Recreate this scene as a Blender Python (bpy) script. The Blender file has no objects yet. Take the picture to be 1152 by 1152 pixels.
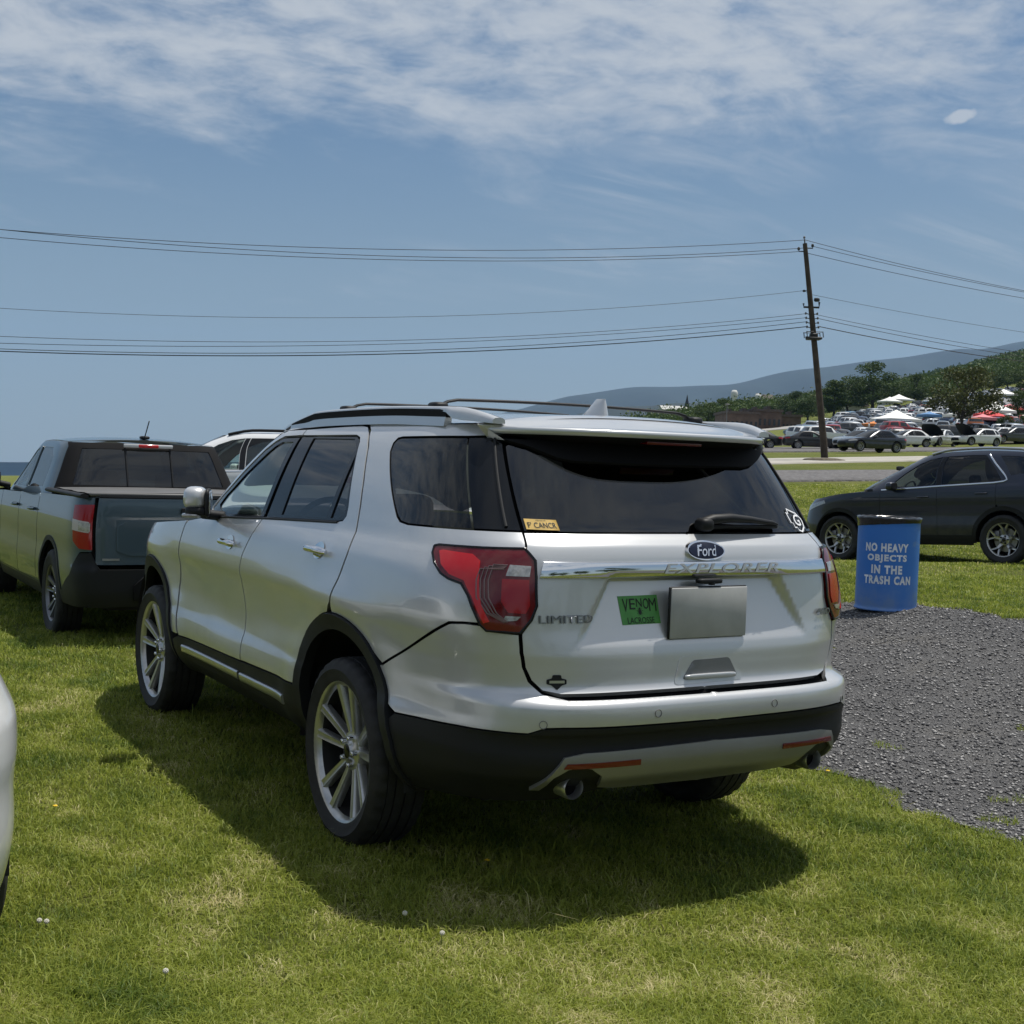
import bpy, math, random
import numpy as np
from mathutils import Vector, Matrix
from mathutils.geometry import delaunay_2d_cdt

# ------------------------------------------------------------------ camera, sky, sun, exposure
SC = bpy.context.scene
CAMP = np.array([-4.8049, 3.0210, 1.5905]); YAW, PIT, ROL, FPX = -0.53309, -0.04207, 0.03537, 1446.59
_F = np.array([math.cos(YAW)*math.cos(PIT), math.sin(YAW)*math.cos(PIT), math.sin(PIT)])
_R = np.array([math.sin(YAW), -math.cos(YAW), 0.]); _U = np.cross(_R, _F)
_R2 = _R*math.cos(ROL)+_U*math.sin(ROL); _U2 = -_R*math.sin(ROL)+_U*math.cos(ROL)
cd = bpy.data.cameras.new('camera'); cam = bpy.data.objects.new('camera', cd); SC.collection.objects.link(cam)
cd.sensor_width = 36; cd.lens = FPX/1152*36; cd.clip_start = .05; cd.clip_end = 40000
M = Matrix.Identity(4)
for i in range(3):
    M[i][0], M[i][1], M[i][2], M[i][3] = _R2[i], _U2[i], -_F[i], CAMP[i]
cam.matrix_world = M; SC.camera = cam

SUN_DIR = np.array([0.03, -0.30, 1.0]); SUN_DIR /= np.linalg.norm(SUN_DIR)      # towards the sun
SUN_EL = math.asin(SUN_DIR[2]); SUN_AZ = math.atan2(SUN_DIR[0], SUN_DIR[1])
world = bpy.data.worlds.new('World'); SC.world = world; world.use_nodes = True
SC.view_settings.view_transform = 'Standard'; SC.view_settings.look = 'None'; SC.view_settings.gamma = 1
SC.view_settings.exposure = -0.05
SKY_STRENGTH = 0.066; SUN_STRENGTH = 4.9

class NT:
    """small helper for writing node trees"""
    def __init__(s, tree): s.t = tree; s.n = tree.nodes; s.l = tree.links
    def __call__(s, kind, **k):
        nd = s.n.new(kind)
        for a, v in k.items():
            if a.startswith('_'): setattr(nd, a[1:], v)
        return nd
    def link(s, a, b): s.l.new(a, b)
    def val(s, sock, v):
        if hasattr(v, 'is_output') or isinstance(v, bpy.types.NodeSocket): s.l.new(v, sock)
        else: sock.default_value = v
    def math(s, op, a, b=0., c=None, clamp=False):
        nd = s.n.new('ShaderNodeMath'); nd.operation = op; nd.use_clamp = clamp
        s.val(nd.inputs[0], a); s.val(nd.inputs[1], b)
        if c is not None: s.val(nd.inputs[2], c)
        return nd.outputs[0]
    def mix(s, f, a, b):
        nd = s.n.new('ShaderNodeMix'); nd.data_type = 'RGBA'
        s.val(nd.inputs[0], f); s.val(nd.inputs[6], a); s.val(nd.inputs[7], b); return nd.outputs[2]
    def noise(s, vec, scale, detail=4, rough=.55, dist=0., col=False):
        nd = s.n.new('ShaderNodeTexNoise'); s.val(nd.inputs['Vector'], vec); nd.inputs['Scale'].default_value = scale
        nd.inputs['Detail'].default_value = detail; nd.inputs['Roughness'].default_value = rough; nd.inputs['Distortion'].default_value = dist
        return nd.outputs[1 if col else 0]
    def ramp(s, f, lo, hi, a=0., b=1.):
        nd = s.n.new('ShaderNodeMapRange'); nd.interpolation_type = 'SMOOTHSTEP'
        s.val(nd.inputs[0], f); nd.inputs[1].default_value = lo; nd.inputs[2].default_value = hi
        nd.inputs[3].default_value = a; nd.inputs[4].default_value = b; return nd.outputs[0]
def rgb(r, g, b): return (r, g, b, 1.)

def build_world():
    T = NT(world.node_tree); T.n.clear()
    out = T('ShaderNodeOutputWorld'); bg = T('ShaderNodeBackground'); bg.inputs[1].default_value = SKY_STRENGTH
    sky = T('ShaderNodeTexSky', _sky_type='NISHITA', _sun_disc=False); sky.sun_elevation = SUN_EL; sky.sun_rotation = SUN_AZ
    sky.air_density = 1.35; sky.dust_density = 1.3; sky.ozone_density = 1.6; sky.altitude = 100
    tc = T('ShaderNodeTexCoord')
    # the ground falls away to the left, so the sky's own horizon sits a little lower than the field
    mp = T('ShaderNodeVectorMath', _operation='ADD'); T.link(tc.outputs['Generated'], mp.inputs[0]); mp.inputs[1].default_value = (0, 0, .045)
    T.link(mp.outputs[0], sky.inputs[0])
    def dot(v):
        nd = T('ShaderNodeVectorMath', _operation='DOT_PRODUCT'); T.link(tc.outputs['Generated'], nd.inputs[0]); nd.inputs[1].default_value = v; return nd.outputs['Value']
    fx, fy = math.cos(YAW), math.sin(YAW)
    dep = dot((fx, fy, 0)); lat = dot((fy, -fx, 0)); up = dot((-_R2[2]*_R[0], -_R2[2]*_R[1], 1.))
    k = T.math('DIVIDE', 1., T.math('ADD', T.math('MAXIMUM', up, 0.), .10))
    X = T.math('MULTIPLY', lat, k); Y = T.math('MULTIPLY', dep, k)
    co = T('ShaderNodeCombineXYZ'); T.link(X, co.inputs[0]); T.link(Y, co.inputs[1])
    # fan of cirrus streaks running from the upper right down to the left
    rot = T('ShaderNodeVectorRotate', _rotation_type='Z_AXIS'); T.link(co.outputs[0], rot.inputs[0]); rot.inputs['Angle'].default_value = .62
    sc = T('ShaderNodeVectorMath', _operation='MULTIPLY'); T.link(rot.outputs[0], sc.inputs[0]); sc.inputs[1].default_value = (1.0, .42, 1)
    big = T.noise(sc.outputs[0], .62, 3, .5, .5)
    mid = T.noise(sc.outputs[0], 2.3, 7, .62, .9)
    rip = T.noise(co.outputs[0], 7.5, 5, .6, .3)
    elev = T.ramp(up, .19, .30)
    big2 = T.noise(co.outputs[0], 1.15, 2, .5, .3)
    side = T.math('MULTIPLY', T.ramp(lat, -.10, .30), T.ramp(up, .10, .20))      # more cirrus towards the right
    cov = T.math('ADD', T.math('MULTIPLY', elev, .25), T.math('MULTIPLY', big, .45)); cov = T.math('ADD', cov, T.math('MULTIPLY', side, .10)); cov = T.math('ADD', cov, T.math('MULTIPLY', big2, .25))
    cov = T.math('ADD', cov, T.math('MULTIPLY', mid, .62)); cov = T.math('ADD', cov, T.math('MULTIPLY', T.math('SUBTRACT', rip, .5), T.math('ADD', .12, T.math('MULTIPLY', elev, .48))))
    m = T.math('MULTIPLY', T.ramp(cov, .71, 1.10), .95)
    r2 = T('ShaderNodeVectorRotate', _rotation_type='Z_AXIS'); T.link(co.outputs[0], r2.inputs[0]); r2.inputs['Angle'].default_value = .95
    s2 = T('ShaderNodeVectorMath', _operation='MULTIPLY'); T.link(r2.outputs[0], s2.inputs[0]); s2.inputs[1].default_value = (2.6, .40, 1)
    st = T.noise(s2.outputs[0], 1.5, 7, .62, .6); pat = T.noise(co.outputs[0], .9, 2, .5)
    reg = T.math('MULTIPLY', T.math('MULTIPLY', T.ramp(lat, -.18, .12), T.ramp(up, .07, .14)), T.ramp(pat, .38, .62))
    m = T.math('MAXIMUM', m, T.math('MULTIPLY', T.math('MULTIPLY', T.ramp(st, .40, .80), reg), .75))
    m = T.math('MULTIPLY', m, T.ramp(up, .03, .16)); m = T.math('MULTIPLY', m, .92)
    # the small lens cloud in the upper right
    e = W(1070, 133, 1.)-CAMP; e /= np.linalg.norm(e); a = W(1092, 128, 1.)-CAMP; a /= np.linalg.norm(a)
    rt = a-e; hw = np.linalg.norm(rt); rt /= hw; uu = np.cross(rt, e)
    px = T.math('DIVIDE', dot(tuple(rt)), hw); py = T.math('DIVIDE', dot(tuple(uu)), hw*.42)
    wob = T.math('MULTIPLY', T.math('SUBTRACT', T.noise(tc.outputs['Generated'], 90, 3), .5), .9)
    rr = T.math('ADD', T.math('SQRT', T.math('ADD', T.math('MULTIPLY', px, px), T.math('MULTIPLY', py, py))), wob)
    lens = T.math('MULTIPLY', T.ramp(rr, .55, 1.1, 1., 0.), T.ramp(dot(tuple(e)), .9, .99)); lens = T.math('MULTIPLY', lens, .75)
    m = T.math('MAXIMUM', m, lens)
    haze = T.ramp(up, -.02, .30, .75, .0)
    tn = T('ShaderNodeVectorMath', _operation='MULTIPLY'); T.link(sky.outputs[0], tn.inputs[0]); tn.inputs[1].default_value = (.83, .97, 1.09)
    base = T.mix(haze, tn.outputs[0], rgb(5.4, 6.4, 6.9))
    col = T.mix(m, base, rgb(8.8, 9.3, 9.8))
    T.link(col, bg.inputs[0]); T.link(bg.outputs[0], out.inputs[0])

def W(px, py, D):
    """world point at depth D along the ray of the 1152 px photograph"""
    d = _F+_R2*(px-576)/FPX+_U2*(576-py)/FPX
    return CAMP+d*D
build_world()
sl = bpy.data.lights.new('sun', 'SUN'); sl.energy = SUN_STRENGTH; sl.angle = math.radians(.55); sl.color = (1., .955, .88)
so = bpy.data.objects.new('sun', sl); SC.collection.objects.link(so)
so.rotation_euler = Vector(tuple(-SUN_DIR)).to_track_quat('-Z', 'Y').to_euler(); so.location = (0, -20, 60)

# ------------------------------------------------------------------ helpers
COL = SC.collection
def tag(o, label=None, cat=None, group=None, kind=None):
    if label: o['label'] = label
    if cat: o['category'] = cat
    if group: o['group'] = group
    if kind: o['kind'] = kind
    return o
def empty(name, loc=(0, 0, 0), rz=0., parent=None):
    o = bpy.data.objects.new(name, None); COL.objects.link(o); o.empty_display_size = .2
    o.location = loc; o.rotation_euler = (0, 0, rz)
    if parent: o.parent = parent
    return o
def copy_tree(o, parent=None):
    c = o.copy(); COL.objects.link(c); c.parent = parent
    for ch in list(o.children): copy_tree(ch, c)
    return c
def nz(v): return v/(np.linalg.norm(v, axis=-1, keepdims=True)+1e-12)

class MB:
    """collects chunks (vertices, equal-sized faces, loop normals) and builds ONE mesh object"""
    def __init__(s): s.V = []; s.L = []; s.S = []; s.N = []; s.M = []; s.n = 0
    def add(s, V, F, mat=0, N=None, ang=38):
        V = np.asarray(V, float).reshape(-1, 3); F = np.asarray(F, int)
        if len(F) == 0: return s
        k = F.shape[1]
        P = V[F]
        fn = nz(np.cross(P[:, 1]-P[:, 0], P[:, 2]-P[:, 0]) if k == 3 else np.cross(P[:, 2]-P[:, 0], P[:, 3]-P[:, 1]))
        if N is None:
            if ang <= 0: LN = np.repeat(fn, k, 0)
            else:
                acc = np.zeros_like(V)
                for j in range(k): np.add.at(acc, F[:, j], fn)
                vn = nz(acc)
                LN = vn[F].copy(); c = (LN*fn[:, None, :]).sum(-1)
                bad = c < math.cos(math.radians(ang)); LN[bad] = np.broadcast_to(fn[:, None, :], LN.shape)[bad]
                LN = LN.reshape(-1, 3)
        else:
            N = np.asarray(N, float)
            LN = N[F].reshape(-1, 3) if len(N) == len(V) else N
        s.V.append(V); s.L.append((F+s.n).ravel()); s.S.append(np.full(len(F), k)); s.N.append(LN); s.M.append(np.full(len(F), mat)); s.n += len(V)
        return s
    def xf(s, mat4):
        A = np.array(mat4); R = A[:3, :3]; t = A[:3, 3]; Ri = np.linalg.inv(R).T
        s.V = [v@R.T+t for v in s.V]; s.N = [nz(n@Ri.T) for n in s.N]
        return s
    def mesh(s, name, mats):
        me = bpy.data.meshes.new(name)
        V = np.concatenate(s.V); L = np.concatenate(s.L); S = np.concatenate(s.S); N = np.concatenate(s.N); Mi = np.concatenate(s.M)
        me.vertices.add(len(V)); me.vertices.foreach_set('co', V.ravel())
        me.loops.add(len(L)); me.loops.foreach_set('vertex_index', L)
        me.polygons.add(len(S)); st = np.concatenate([[0], np.cumsum(S)[:-1]])
        me.polygons.foreach_set('loop_start', st)
        me.polygons.foreach_set('material_index', Mi)
        me.polygons.foreach_set('use_smooth', np.ones(len(S), bool))
        me.update(calc_edges=True)
        for m in (mats if isinstance(mats, (list, tuple)) else [mats]): me.materials.append(m)
        if len(L) < 600000: me.normals_split_custom_set(N)
        me.update(); return me
    def build(s, name, mats, parent=None, label=None):
        o = bpy.data.objects.new(name, s.mesh(name, mats)); COL.objects.link(o)
        if parent: o.parent = parent
        if label: o['label'] = label
        return o
    # ---- shapes
    def box(s, c, d, mat=0, rz=0., bev=0.):
        """box centred at c with sizes d, edges chamfered by bev"""
        hx, hy, hz = [q/2 for q in d]; b = min(bev, hx*.9, hy*.9, hz*.9)
        if b <= 0:
            V = [(x*hx, y*hy, z*hz) for x in (-1, 1) for y in (-1, 1) for z in (-1, 1)]
            F = [(0, 1, 3, 2), (4, 6, 7, 5), (0, 4, 5, 1), (2, 3, 7, 6), (0, 2, 6, 4), (1, 5, 7, 3)]; ang = 0
        else:
            V = []; F = []
            xs = [-hx, -hx+b, hx-b, hx]; ys = [-hy, -hy+b, hy-b, hy]; zs = [-hz, -hz+b, hz-b, hz]
            idx = {}
            def vid(p):
                if p not in idx: idx[p] = len(V); V.append(p)
                return idx[p]
            I = (hx-b, hy-b, hz-b); H = (hx, hy, hz)
            def pt(ax, sgn, a, bb):   # vertex on face ax
                q = [0, 0, 0]; q[ax] = sgn*H[ax]; o1, o2 = [k for k in range(3) if k != ax]; q[o1] = a*I[o1]; q[o2] = bb*I[o2]; return vid(tuple(round(t, 6) for t in q))
            for ax in range(3):
                for sg in (-1, 1):
                    f = [pt(ax, sg, -1, -1), pt(ax, sg, 1, -1), pt(ax, sg, 1, 1), pt(ax, sg, -1, 1)]
                    if (sg > 0) != (ax != 1): f = f[::-1]
                    F.append(tuple(f))
            def pv(ax, sg3):
                o1, o2 = [k for k in range(3) if k != ax]; return pt(ax, sg3[ax], sg3[o1], sg3[o2])
            T3 = []
            for e in range(3):
                a, c2 = [k for k in range(3) if k != e]
                for s1 in (-1, 1):
                    for s2 in (-1, 1):
                        g = [0, 0, 0]; g[a] = s1; g[c2] = s2
                        g0 = list(g); g0[e] = -1; g1 = list(g); g1[e] = 1
                        f = [pv(a, g0), pv(a, g1), pv(c2, g1), pv(c2, g0)]
                        n = np.cross(np.array(V[f[1]])-V[f[0]], np.array(V[f[2]])-V[f[0]])
                        if n@np.array(g) < 0: f = f[::-1]
                        F.append(tuple(f))
            for sx in (-1, 1):
                for sy in (-1, 1):
                    for sz in (-1, 1):
                        g = (sx, sy, sz); f = [pv(0, g), pv(1, g), pv(2, g)]
                        n = np.cross(np.array(V[f[1]])-V[f[0]], np.array(V[f[2]])-V[f[0]])
                        if n@np.array(g) < 0: f = f[::-1]
                        T3.append(tuple(f))
            ang = 60
        V = np.array(V, float); cr, sr = math.cos(rz), math.sin(rz)
        V = np.stack([V[:, 0]*cr-V[:, 1]*sr, V[:, 0]*sr+V[:, 1]*cr, V[:, 2]], 1)+np.array(c)
        s.add(V, F, mat, ang=ang)
        if b > 0: s.add(V, T3, mat, ang=0)
        return s
    def sup(s, c, r, n=4., mat=0, rows=10, cols=16, R=None):
        """superellipsoid pillow"""
        th = np.linspace(-np.pi/2, np.pi/2, rows+1); ph = np.linspace(0, 2*np.pi, cols, endpoint=False)
        T, P = np.meshgrid(th, ph, indexing='ij'); f = lambda a: np.sign(a)*np.abs(a)**(2/n)
        V = np.stack([f(np.cos(T))*f(np.cos(P))*r[0], f(np.cos(T))*f(np.sin(P))*r[1], f(np.sin(T))*r[2]], -1).reshape(-1, 3)
        if R is not None: V = V@np.array(R).T
        F = [(i*cols+j, i*cols+(j+1) % cols, (i+1)*cols+(j+1) % cols, (i+1)*cols+j) for i in range(rows) for j in range(cols)]
        return s.add(V+np.array(c), F, mat, ang=80)
    def tube(s, pts, r, seg=8, mat=0, caps=True, sq=None):
        """tube along pts; r number or per point; sq=(a,b) scales the section sideways / upwards"""
        pts = np.asarray(pts, float); n = len(pts); r = np.broadcast_to(r, (n,))
        t = nz(np.gradient(pts, axis=0)); up = np.array([0, 0, 1.])
        V = []
        for i in range(n):
            u = up if abs(t[i]@up) < .95 else np.array([1., 0, 0])
            a = nz(np.cross(t[i], u)); b = np.cross(a, t[i])
            for j in range(seg):
                w = 2*np.pi*j/seg; ca, cb = math.cos(w), math.sin(w)
                V.append(pts[i]+(a*ca*(sq[0] if sq else 1)+b*cb*(sq[1] if sq else 1))*r[i])
        F = [(i*seg+j, (i+1)*seg+j, (i+1)*seg+(j+1) % seg, i*seg+(j+1) % seg) for i in range(n-1) for j in range(seg)]
        s.add(V, F, mat, ang=60)
        if caps:
            V = np.array(V)
            for k, fl in ((0, 1), ((n-1)*seg, 0)):
                c = V[k:k+seg]; cc = np.vstack([c, c.mean(0)])
                f = [(j, (j+1) % seg, seg) if fl else ((j+1) % seg, j, seg) for j in range(seg)]
                s.add(cc, f, mat, ang=0)
        return s
    def lathe(s, prof, seg=48, axis='y', c=(0, 0, 0), mat=0, ang=38, a0=0., a1=2*np.pi, rmod=None):
        """prof: (radius, along-axis) list"""
        prof = np.array(prof, float); full = abs(a1-a0-2*np.pi) < 1e-6
        th = np.linspace(a0, a1, seg, endpoint=False) if full else np.linspace(a0, a1, seg+1)
        k = len(th); V = []
        for i, a in enumerate(th):
            rr = prof[:, 0].copy()
            if rmod is not None: rr = rmod(i, prof)
            if axis == 'y': V.append(np.stack([rr*math.cos(a), prof[:, 1], rr*math.sin(a)], 1))
            else: V.append(np.stack([rr*math.cos(a), rr*math.sin(a), prof[:, 1]], 1))
        V = np.concatenate(V); m = len(prof)
        F = [(i*m+j, i*m+j+1, ((i+1) % k)*m+j+1, ((i+1) % k)*m+j) for i in range(k if full else k-1) for j in range(m-1)]
        if axis != 'y': F = [f[::-1] for f in F]
        return s.add(V+np.array(c), F, mat, ang=ang)
    def loft(s, secs, mat=0, ang=38, closed=True, caps=False):
        """list of equally long sections (closed loops)"""
        secs = np.array(secs, float); n, m, _ = secs.shape; V = secs.reshape(-1, 3)
        F = [(i*m+j, i*m+(j+1) % m, (i+1)*m+(j+1) % m, (i+1)*m+j) for i in range(n-1) for j in range(m if closed else m-1)]
        s.add(V, F, mat, ang=ang)
        if caps:
            for i, fl in ((0, 1), (n-1, 0)):
                c = secs[i]; cc = np.vstack([c, c.mean(0)])
                s.add(cc, [((j+1) % m, j, m) if fl else (j, (j+1) % m, m) for j in range(m)], mat, ang=0)
        return s
def fix_out(mb):
    return mb

# ------------------------------------------------------------------ materials
MATS = {}
def mat_new(name):
    m = bpy.data.materials.new(name); m.use_nodes = True; T = NT(m.node_tree); T.n.clear()
    out = T('ShaderNodeOutputMaterial'); return m, T, out
def pbr(name, col, rough=.5, metal=0., coat=0., spec=.5, bump=None, var=0., coatr=.03, vscale=3., rvar=0.):
    if name in MATS: return MATS[name]
    m, T, out = mat_new(name); b = T('ShaderNodeBsdfPrincipled')
    b.inputs['Metallic'].default_value = metal; b.inputs['Roughness'].default_value = rough
    b.inputs['Coat Weight'].default_value = coat; b.inputs['Coat Roughness'].default_value = coatr; b.inputs['Specular IOR Level'].default_value = spec
    tc = T('ShaderNodeTexCoord')
    if var > 0:
        n = T.noise(tc.outputs['Object'], vscale, 5, .6)
        f = T.ramp(n, .3, .7)
        T.link(T.mix(f, rgb(*[c*(1-var) for c in col]), rgb(*[min(1, c*(1+var)) for c in col])), b.inputs['Base Color'])
    else: b.inputs['Base Color'].default_value = rgb(*col)
    if rvar > 0:
        n2 = T.noise(tc.outputs['Object'], vscale*2.3, 6, .6)
        T.link(T.math('ADD', rough-rvar/2, T.math('MULTIPLY', n2, rvar)), b.inputs['Roughness'])
    if bump:
        bn = T('ShaderNodeBump'); bn.inputs['Strength'].default_value = bump[1]; bn.inputs['Distance'].default_value = bump[2] if len(bump) > 2 else .01
        T.link(T.noise(tc.outputs['Object'], bump[0], 4, .6), bn.inputs['Height']); T.link(bn.outputs[0], b.inputs['Normal'])
    T.link(b.outputs[0], out.inputs[0]); MATS[name] = m; return m
def glass(name, tint, ior=1.52, rough=0.):
    if name in MATS: return MATS[name]
    m, T, out = mat_new(name); tr = T('ShaderNodeBsdfTransparent'); tr.inputs[0].default_value = rgb(*tint)
    gl = T('ShaderNodeBsdfGlossy'); gl.inputs['Roughness'].default_value = rough; gl.inputs[0].default_value = rgb(.95, .95, .95)
    fr = T('ShaderNodeFresnel'); fr.inputs[0].default_value = ior
    mx = T('ShaderNodeMixShader'); T.link(fr.outputs[0], mx.inputs[0]); T.link(tr.outputs[0], mx.inputs[1]); T.link(gl.outputs[0], mx.inputs[2])
    T.link(mx.outputs[0], out.inputs[0]); MATS[name] = m; return m
def paint(name, col, metal=.0, rough=.4, coat=1., flake=0.):
    """car paint: (metallic) base under clear coat, with faint road dust low down on the object"""
    if name in MATS: return MATS[name]
    m, T, out = mat_new(name); b = T('ShaderNodeBsdfPrincipled'); tc = T('ShaderNodeTexCoord')
    b.inputs['Metallic'].default_value = metal; b.inputs['Coat Weight'].default_value = coat; b.inputs['Coat Roughness'].default_value = .015; b.inputs['Coat IOR'].default_value = 1.45
    sp = T('ShaderNodeSeparateXYZ'); T.link(tc.outputs['Object'], sp.inputs[0])
    n = T.noise(tc.outputs['Object'], 5., 6, .65)
    dust = T.math('MULTIPLY', T.ramp(sp.outputs[2], .35, .95, 1., .12), T.ramp(n, .35, .75))
    dust = T.math('MULTIPLY', dust, .28 if col[0] > .3 else .10)
    T.link(T.mix(dust, rgb(*col), rgb(.30, .27, .21)), b.inputs['Base Color'])
    T.link(T.math('ADD', rough, T.math('MULTIPLY', dust, .35)), b.inputs['Roughness'])
    if flake > 0:
        fl = T('ShaderNodeTexNoise'); T.link(tc.outputs['Object'], fl.inputs['Vector']); fl.inputs['Scale'].default_value = 900; fl.inputs['Detail'].default_value = 1
        bn = T('ShaderNodeBump'); bn.inputs['Strength'].default_value = flake; bn.inputs['Distance'].default_value = .0004
        T.link(fl.outputs[0], bn.inputs['Height']); T.link(bn.outputs[0], b.inputs['Normal'])
    T.link(b.outputs[0], out.inputs[0]); MATS[name] = m; return m
m_silver = paint('silver_paint', (.585, .595, .605), metal=.47, rough=.31)
m_blk = pbr('black_plastic', (.011, .012, .014), .55, spec=.3, bump=(220, .12, .002), rvar=.15, vscale=4)
m_gloss = pbr('gloss_black', (.006, .007, .009), .14, coat=.0, spec=.35)
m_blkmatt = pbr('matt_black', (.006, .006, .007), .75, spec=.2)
m_under = pbr('underbody', (.010, .010, .011), .8)
m_liner = pbr('liner', (.006, .006, .007), .9, spec=.1)
m_chrome = pbr('chrome', (.80, .81, .83), .05, metal=1.)
m_satin = pbr('satin_metal', (.55, .56, .57), .32, metal=.9, rvar=.1)
m_tyre = pbr('tyre_rubber', (.020, .020, .021), .75, bump=(60, .15, .003), var=.35, vscale=9)
m_rim = pbr('rim_metal', (.48, .48, .47), .28, metal=.75, var=.12, vscale=12, coat=.3)
m_rimdark = pbr('rim_dark', (.035, .035, .036), .5, metal=.4)
m_disc = pbr('brake_disc', (.25, .24, .23), .4, metal=.9, var=.3)
m_red = pbr('red_lens', (.34, .005, .009), .15, coat=.4)
m_redlit = pbr('bright_red_lens', (.58, .012, .016), .15, coat=.4)
m_darkred = pbr('dark_red_lens', (.13, .004, .007), .12, coat=.4)
m_clearlens = pbr('clear_lens', (.40, .39, .38), .10, metal=.35, coat=1., var=.25, vscale=60)
m_tint = glass('tinted_glass', (.085, .085, .088))
m_tint2 = glass('dark_tinted_glass', (.045, .05, .055), 1.75)
m_clear = glass('clear_glass', (.62, .72, .68))
m_cloth = pbr('seat_cloth', (.035, .034, .033), .85, var=.2)
m_grey = pbr('grey_trim', (.16, .16, .165), .6)
m_white = pbr('white_paint', (.80, .80, .80), .5)
m_whiteletter = pbr('white_lettering', (.74, .77, .80), .6, var=.12, vscale=25)
m_amber = pbr('amber_lens', (.5, .18, .02), .15, coat=1.)
def pch(xs, ys):
    xs=np.array(xs,float); ys=np.array(ys,float); h=np.diff(xs); d=np.diff(ys)/h
    m=np.zeros(len(xs)); m[0]=d[0]; m[-1]=d[-1]
    for i in range(1,len(xs)-1):
        if d[i-1]*d[i]>0:
            w1=2*h[i]+h[i-1]; w2=h[i]+2*h[i-1]; m[i]=(w1+w2)/(w1/d[i-1]+w2/d[i])
    def f(x):
        x=np.clip(np.asarray(x,float),xs[0],xs[-1]); i=np.clip(np.searchsorted(xs,x,side='right')-1,0,len(xs)-2)
        t=(x-xs[i])/h[i]; t2=t*t; t3=t2*t
        return (2*t3-3*t2+1)*ys[i]+(t3-2*t2+t)*h[i]*m[i]+(-2*t3+3*t2)*ys[i+1]+(t3-t2)*h[i]*m[i+1]
    return f
def tab(s):
    """'z:v z:v ...' -> smooth function"""
    p=[tuple(map(float,a.split(':'))) for a in s.split()]
    return pch([a for a,b in p],[b for a,b in p])
def sst(a,b,x):
    t=np.clip((x-a)/(b-a),0,1); return t*t*(3-2*t)
HP=np.pi/2
class Skin:
    """closed car skin: u runs along the left side (u = x between xc and xf), round the tail through u=xc-pi/2 and back up the right side"""
    def __init__(s,b,rear,nr,front,nf,xc,xf,disp=None):
        s.b=tab(b); s.rear=tab(rear); s.nr=tab(nr); s.front=tab(front); s.nf=tab(nf); s.xc=xc; s.xf=tab(xf); s.disp=disp; s.zs=sorted(set([float(a.split(':')[0]) for a in (b+' '+rear).split()]))
    def raw(s,u,z):
        u,z=np.broadcast_arrays(np.asarray(u,float),np.asarray(z,float)); shp=u.shape; u=np.atleast_1d(u).copy(); z=np.atleast_1d(z); sg=np.ones(u.shape)
        r=u<s.xc-HP; u[r]=2*s.xc-np.pi-u[r]; sg[r]=-1
        xf=s.xf(z); r=u>xf+HP; u[r]=2*xf[r]+np.pi-u[r]; sg[r]=-sg[r]
        b=s.b(z); x=u.copy(); y=b.copy()
        r=u<s.xc
        if r.any():
            ph=HP-(s.xc-u[r]); n=s.nr(z[r]); a=s.xc-s.rear(z[r]); c=np.abs(np.cos(ph)); q=np.abs(np.sin(ph)); k=(c**n+q**n)**(-1/n)
            x[r]=s.xc-a*c*k; y[r]=b[r]*q*k*np.sign(np.sin(ph)+1e-12)
        r=u>xf
        if r.any():
            ph=HP-(u[r]-xf[r]); n=s.nf(z[r]); a=s.front(z[r])-xf[r]; c=np.abs(np.cos(ph)); q=np.abs(np.sin(ph)); k=(c**n+q**n)**(-1/n)
            x[r]=xf[r]+a*c*k; y[r]=b[r]*q*k*np.sign(np.sin(ph)+1e-12)
        P=np.stack([x,y,z],-1)
        if s.disp is not None:
            dy,dx=s.disp(x,y,z); P[...,1]+=dy; P[...,0]+=dx
        P[...,1]*=sg
        return P.reshape(shp+(3,))
    def nrm(s,u,z,e=2e-3):
        du=s.raw(np.asarray(u)+e,z)-s.raw(np.asarray(u)-e,z); dz=s.raw(u,np.asarray(z)+e)-s.raw(u,np.asarray(z)-e)
        n=np.cross(dz,du); n/=np.linalg.norm(n,axis=-1,keepdims=True)+1e-12
        return n
    def P(s,u,z,off=0.):
        p=s.raw(u,z)
        return p+s.nrm(u,z)*off if np.any(off) else p
    def rear_x(s,y,z):
        b=s.b(z);n=s.nr(z);x=s.xc-(s.xc-s.rear(z))*(1-np.clip(np.abs(y)/b,0,.999)**n)**(1/n)
        if s.disp is not None:
            dy,dx=s.disp(x,np.abs(y),z); x=x+dx
        return x
def gauss(x,s): return np.exp(-(x/s)**2)
def suv_disp(x,y,z):
    ay=np.abs(y)
    side=sst(.55,.85,ay)*(1-sst(1.14,1.24,z))
    d=0
    for wx in (0.,2.865):
        r=np.hypot(x-wx,z-.38)
        d=d+.020*gauss(r-.56,.12)*(z>-.1)
    # rear haunch and door hollow
    d=d+.012*gauss(z-1.0,.07)*gauss(x-.1,.6)
    d=d+.006*gauss(z-.72,.07)*np.sin(x*3.1)
    d=d-.010*gauss(z-.80,.12)*sst(.45,.9,x)*(1-sst(1.9,2.4,x))
    d=d-.0045*sst(.985,.965,z)*gauss(z-.95,.06)*(1-sst(2.1,2.6,x))*sst(.2,.6,x)
    d=d+.0009*np.sin(8.5*x+2.5*np.sin(4.*z))*np.sin(10.5*z+1.7*x)+0.0004*np.sin(17*x-5*z)
    dy=d*side
    # tail : plate recess, tilted centre face
    w=.37+(1.19-z)*.62
    m=(1-sst(w-.015,w+.03,ay))*sst(.925,.96,z)*(1-sst(1.165,1.18,z))*(x<-.8)
    dx=m*.040*(z-.92)/.25
    return dy,dx
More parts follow.
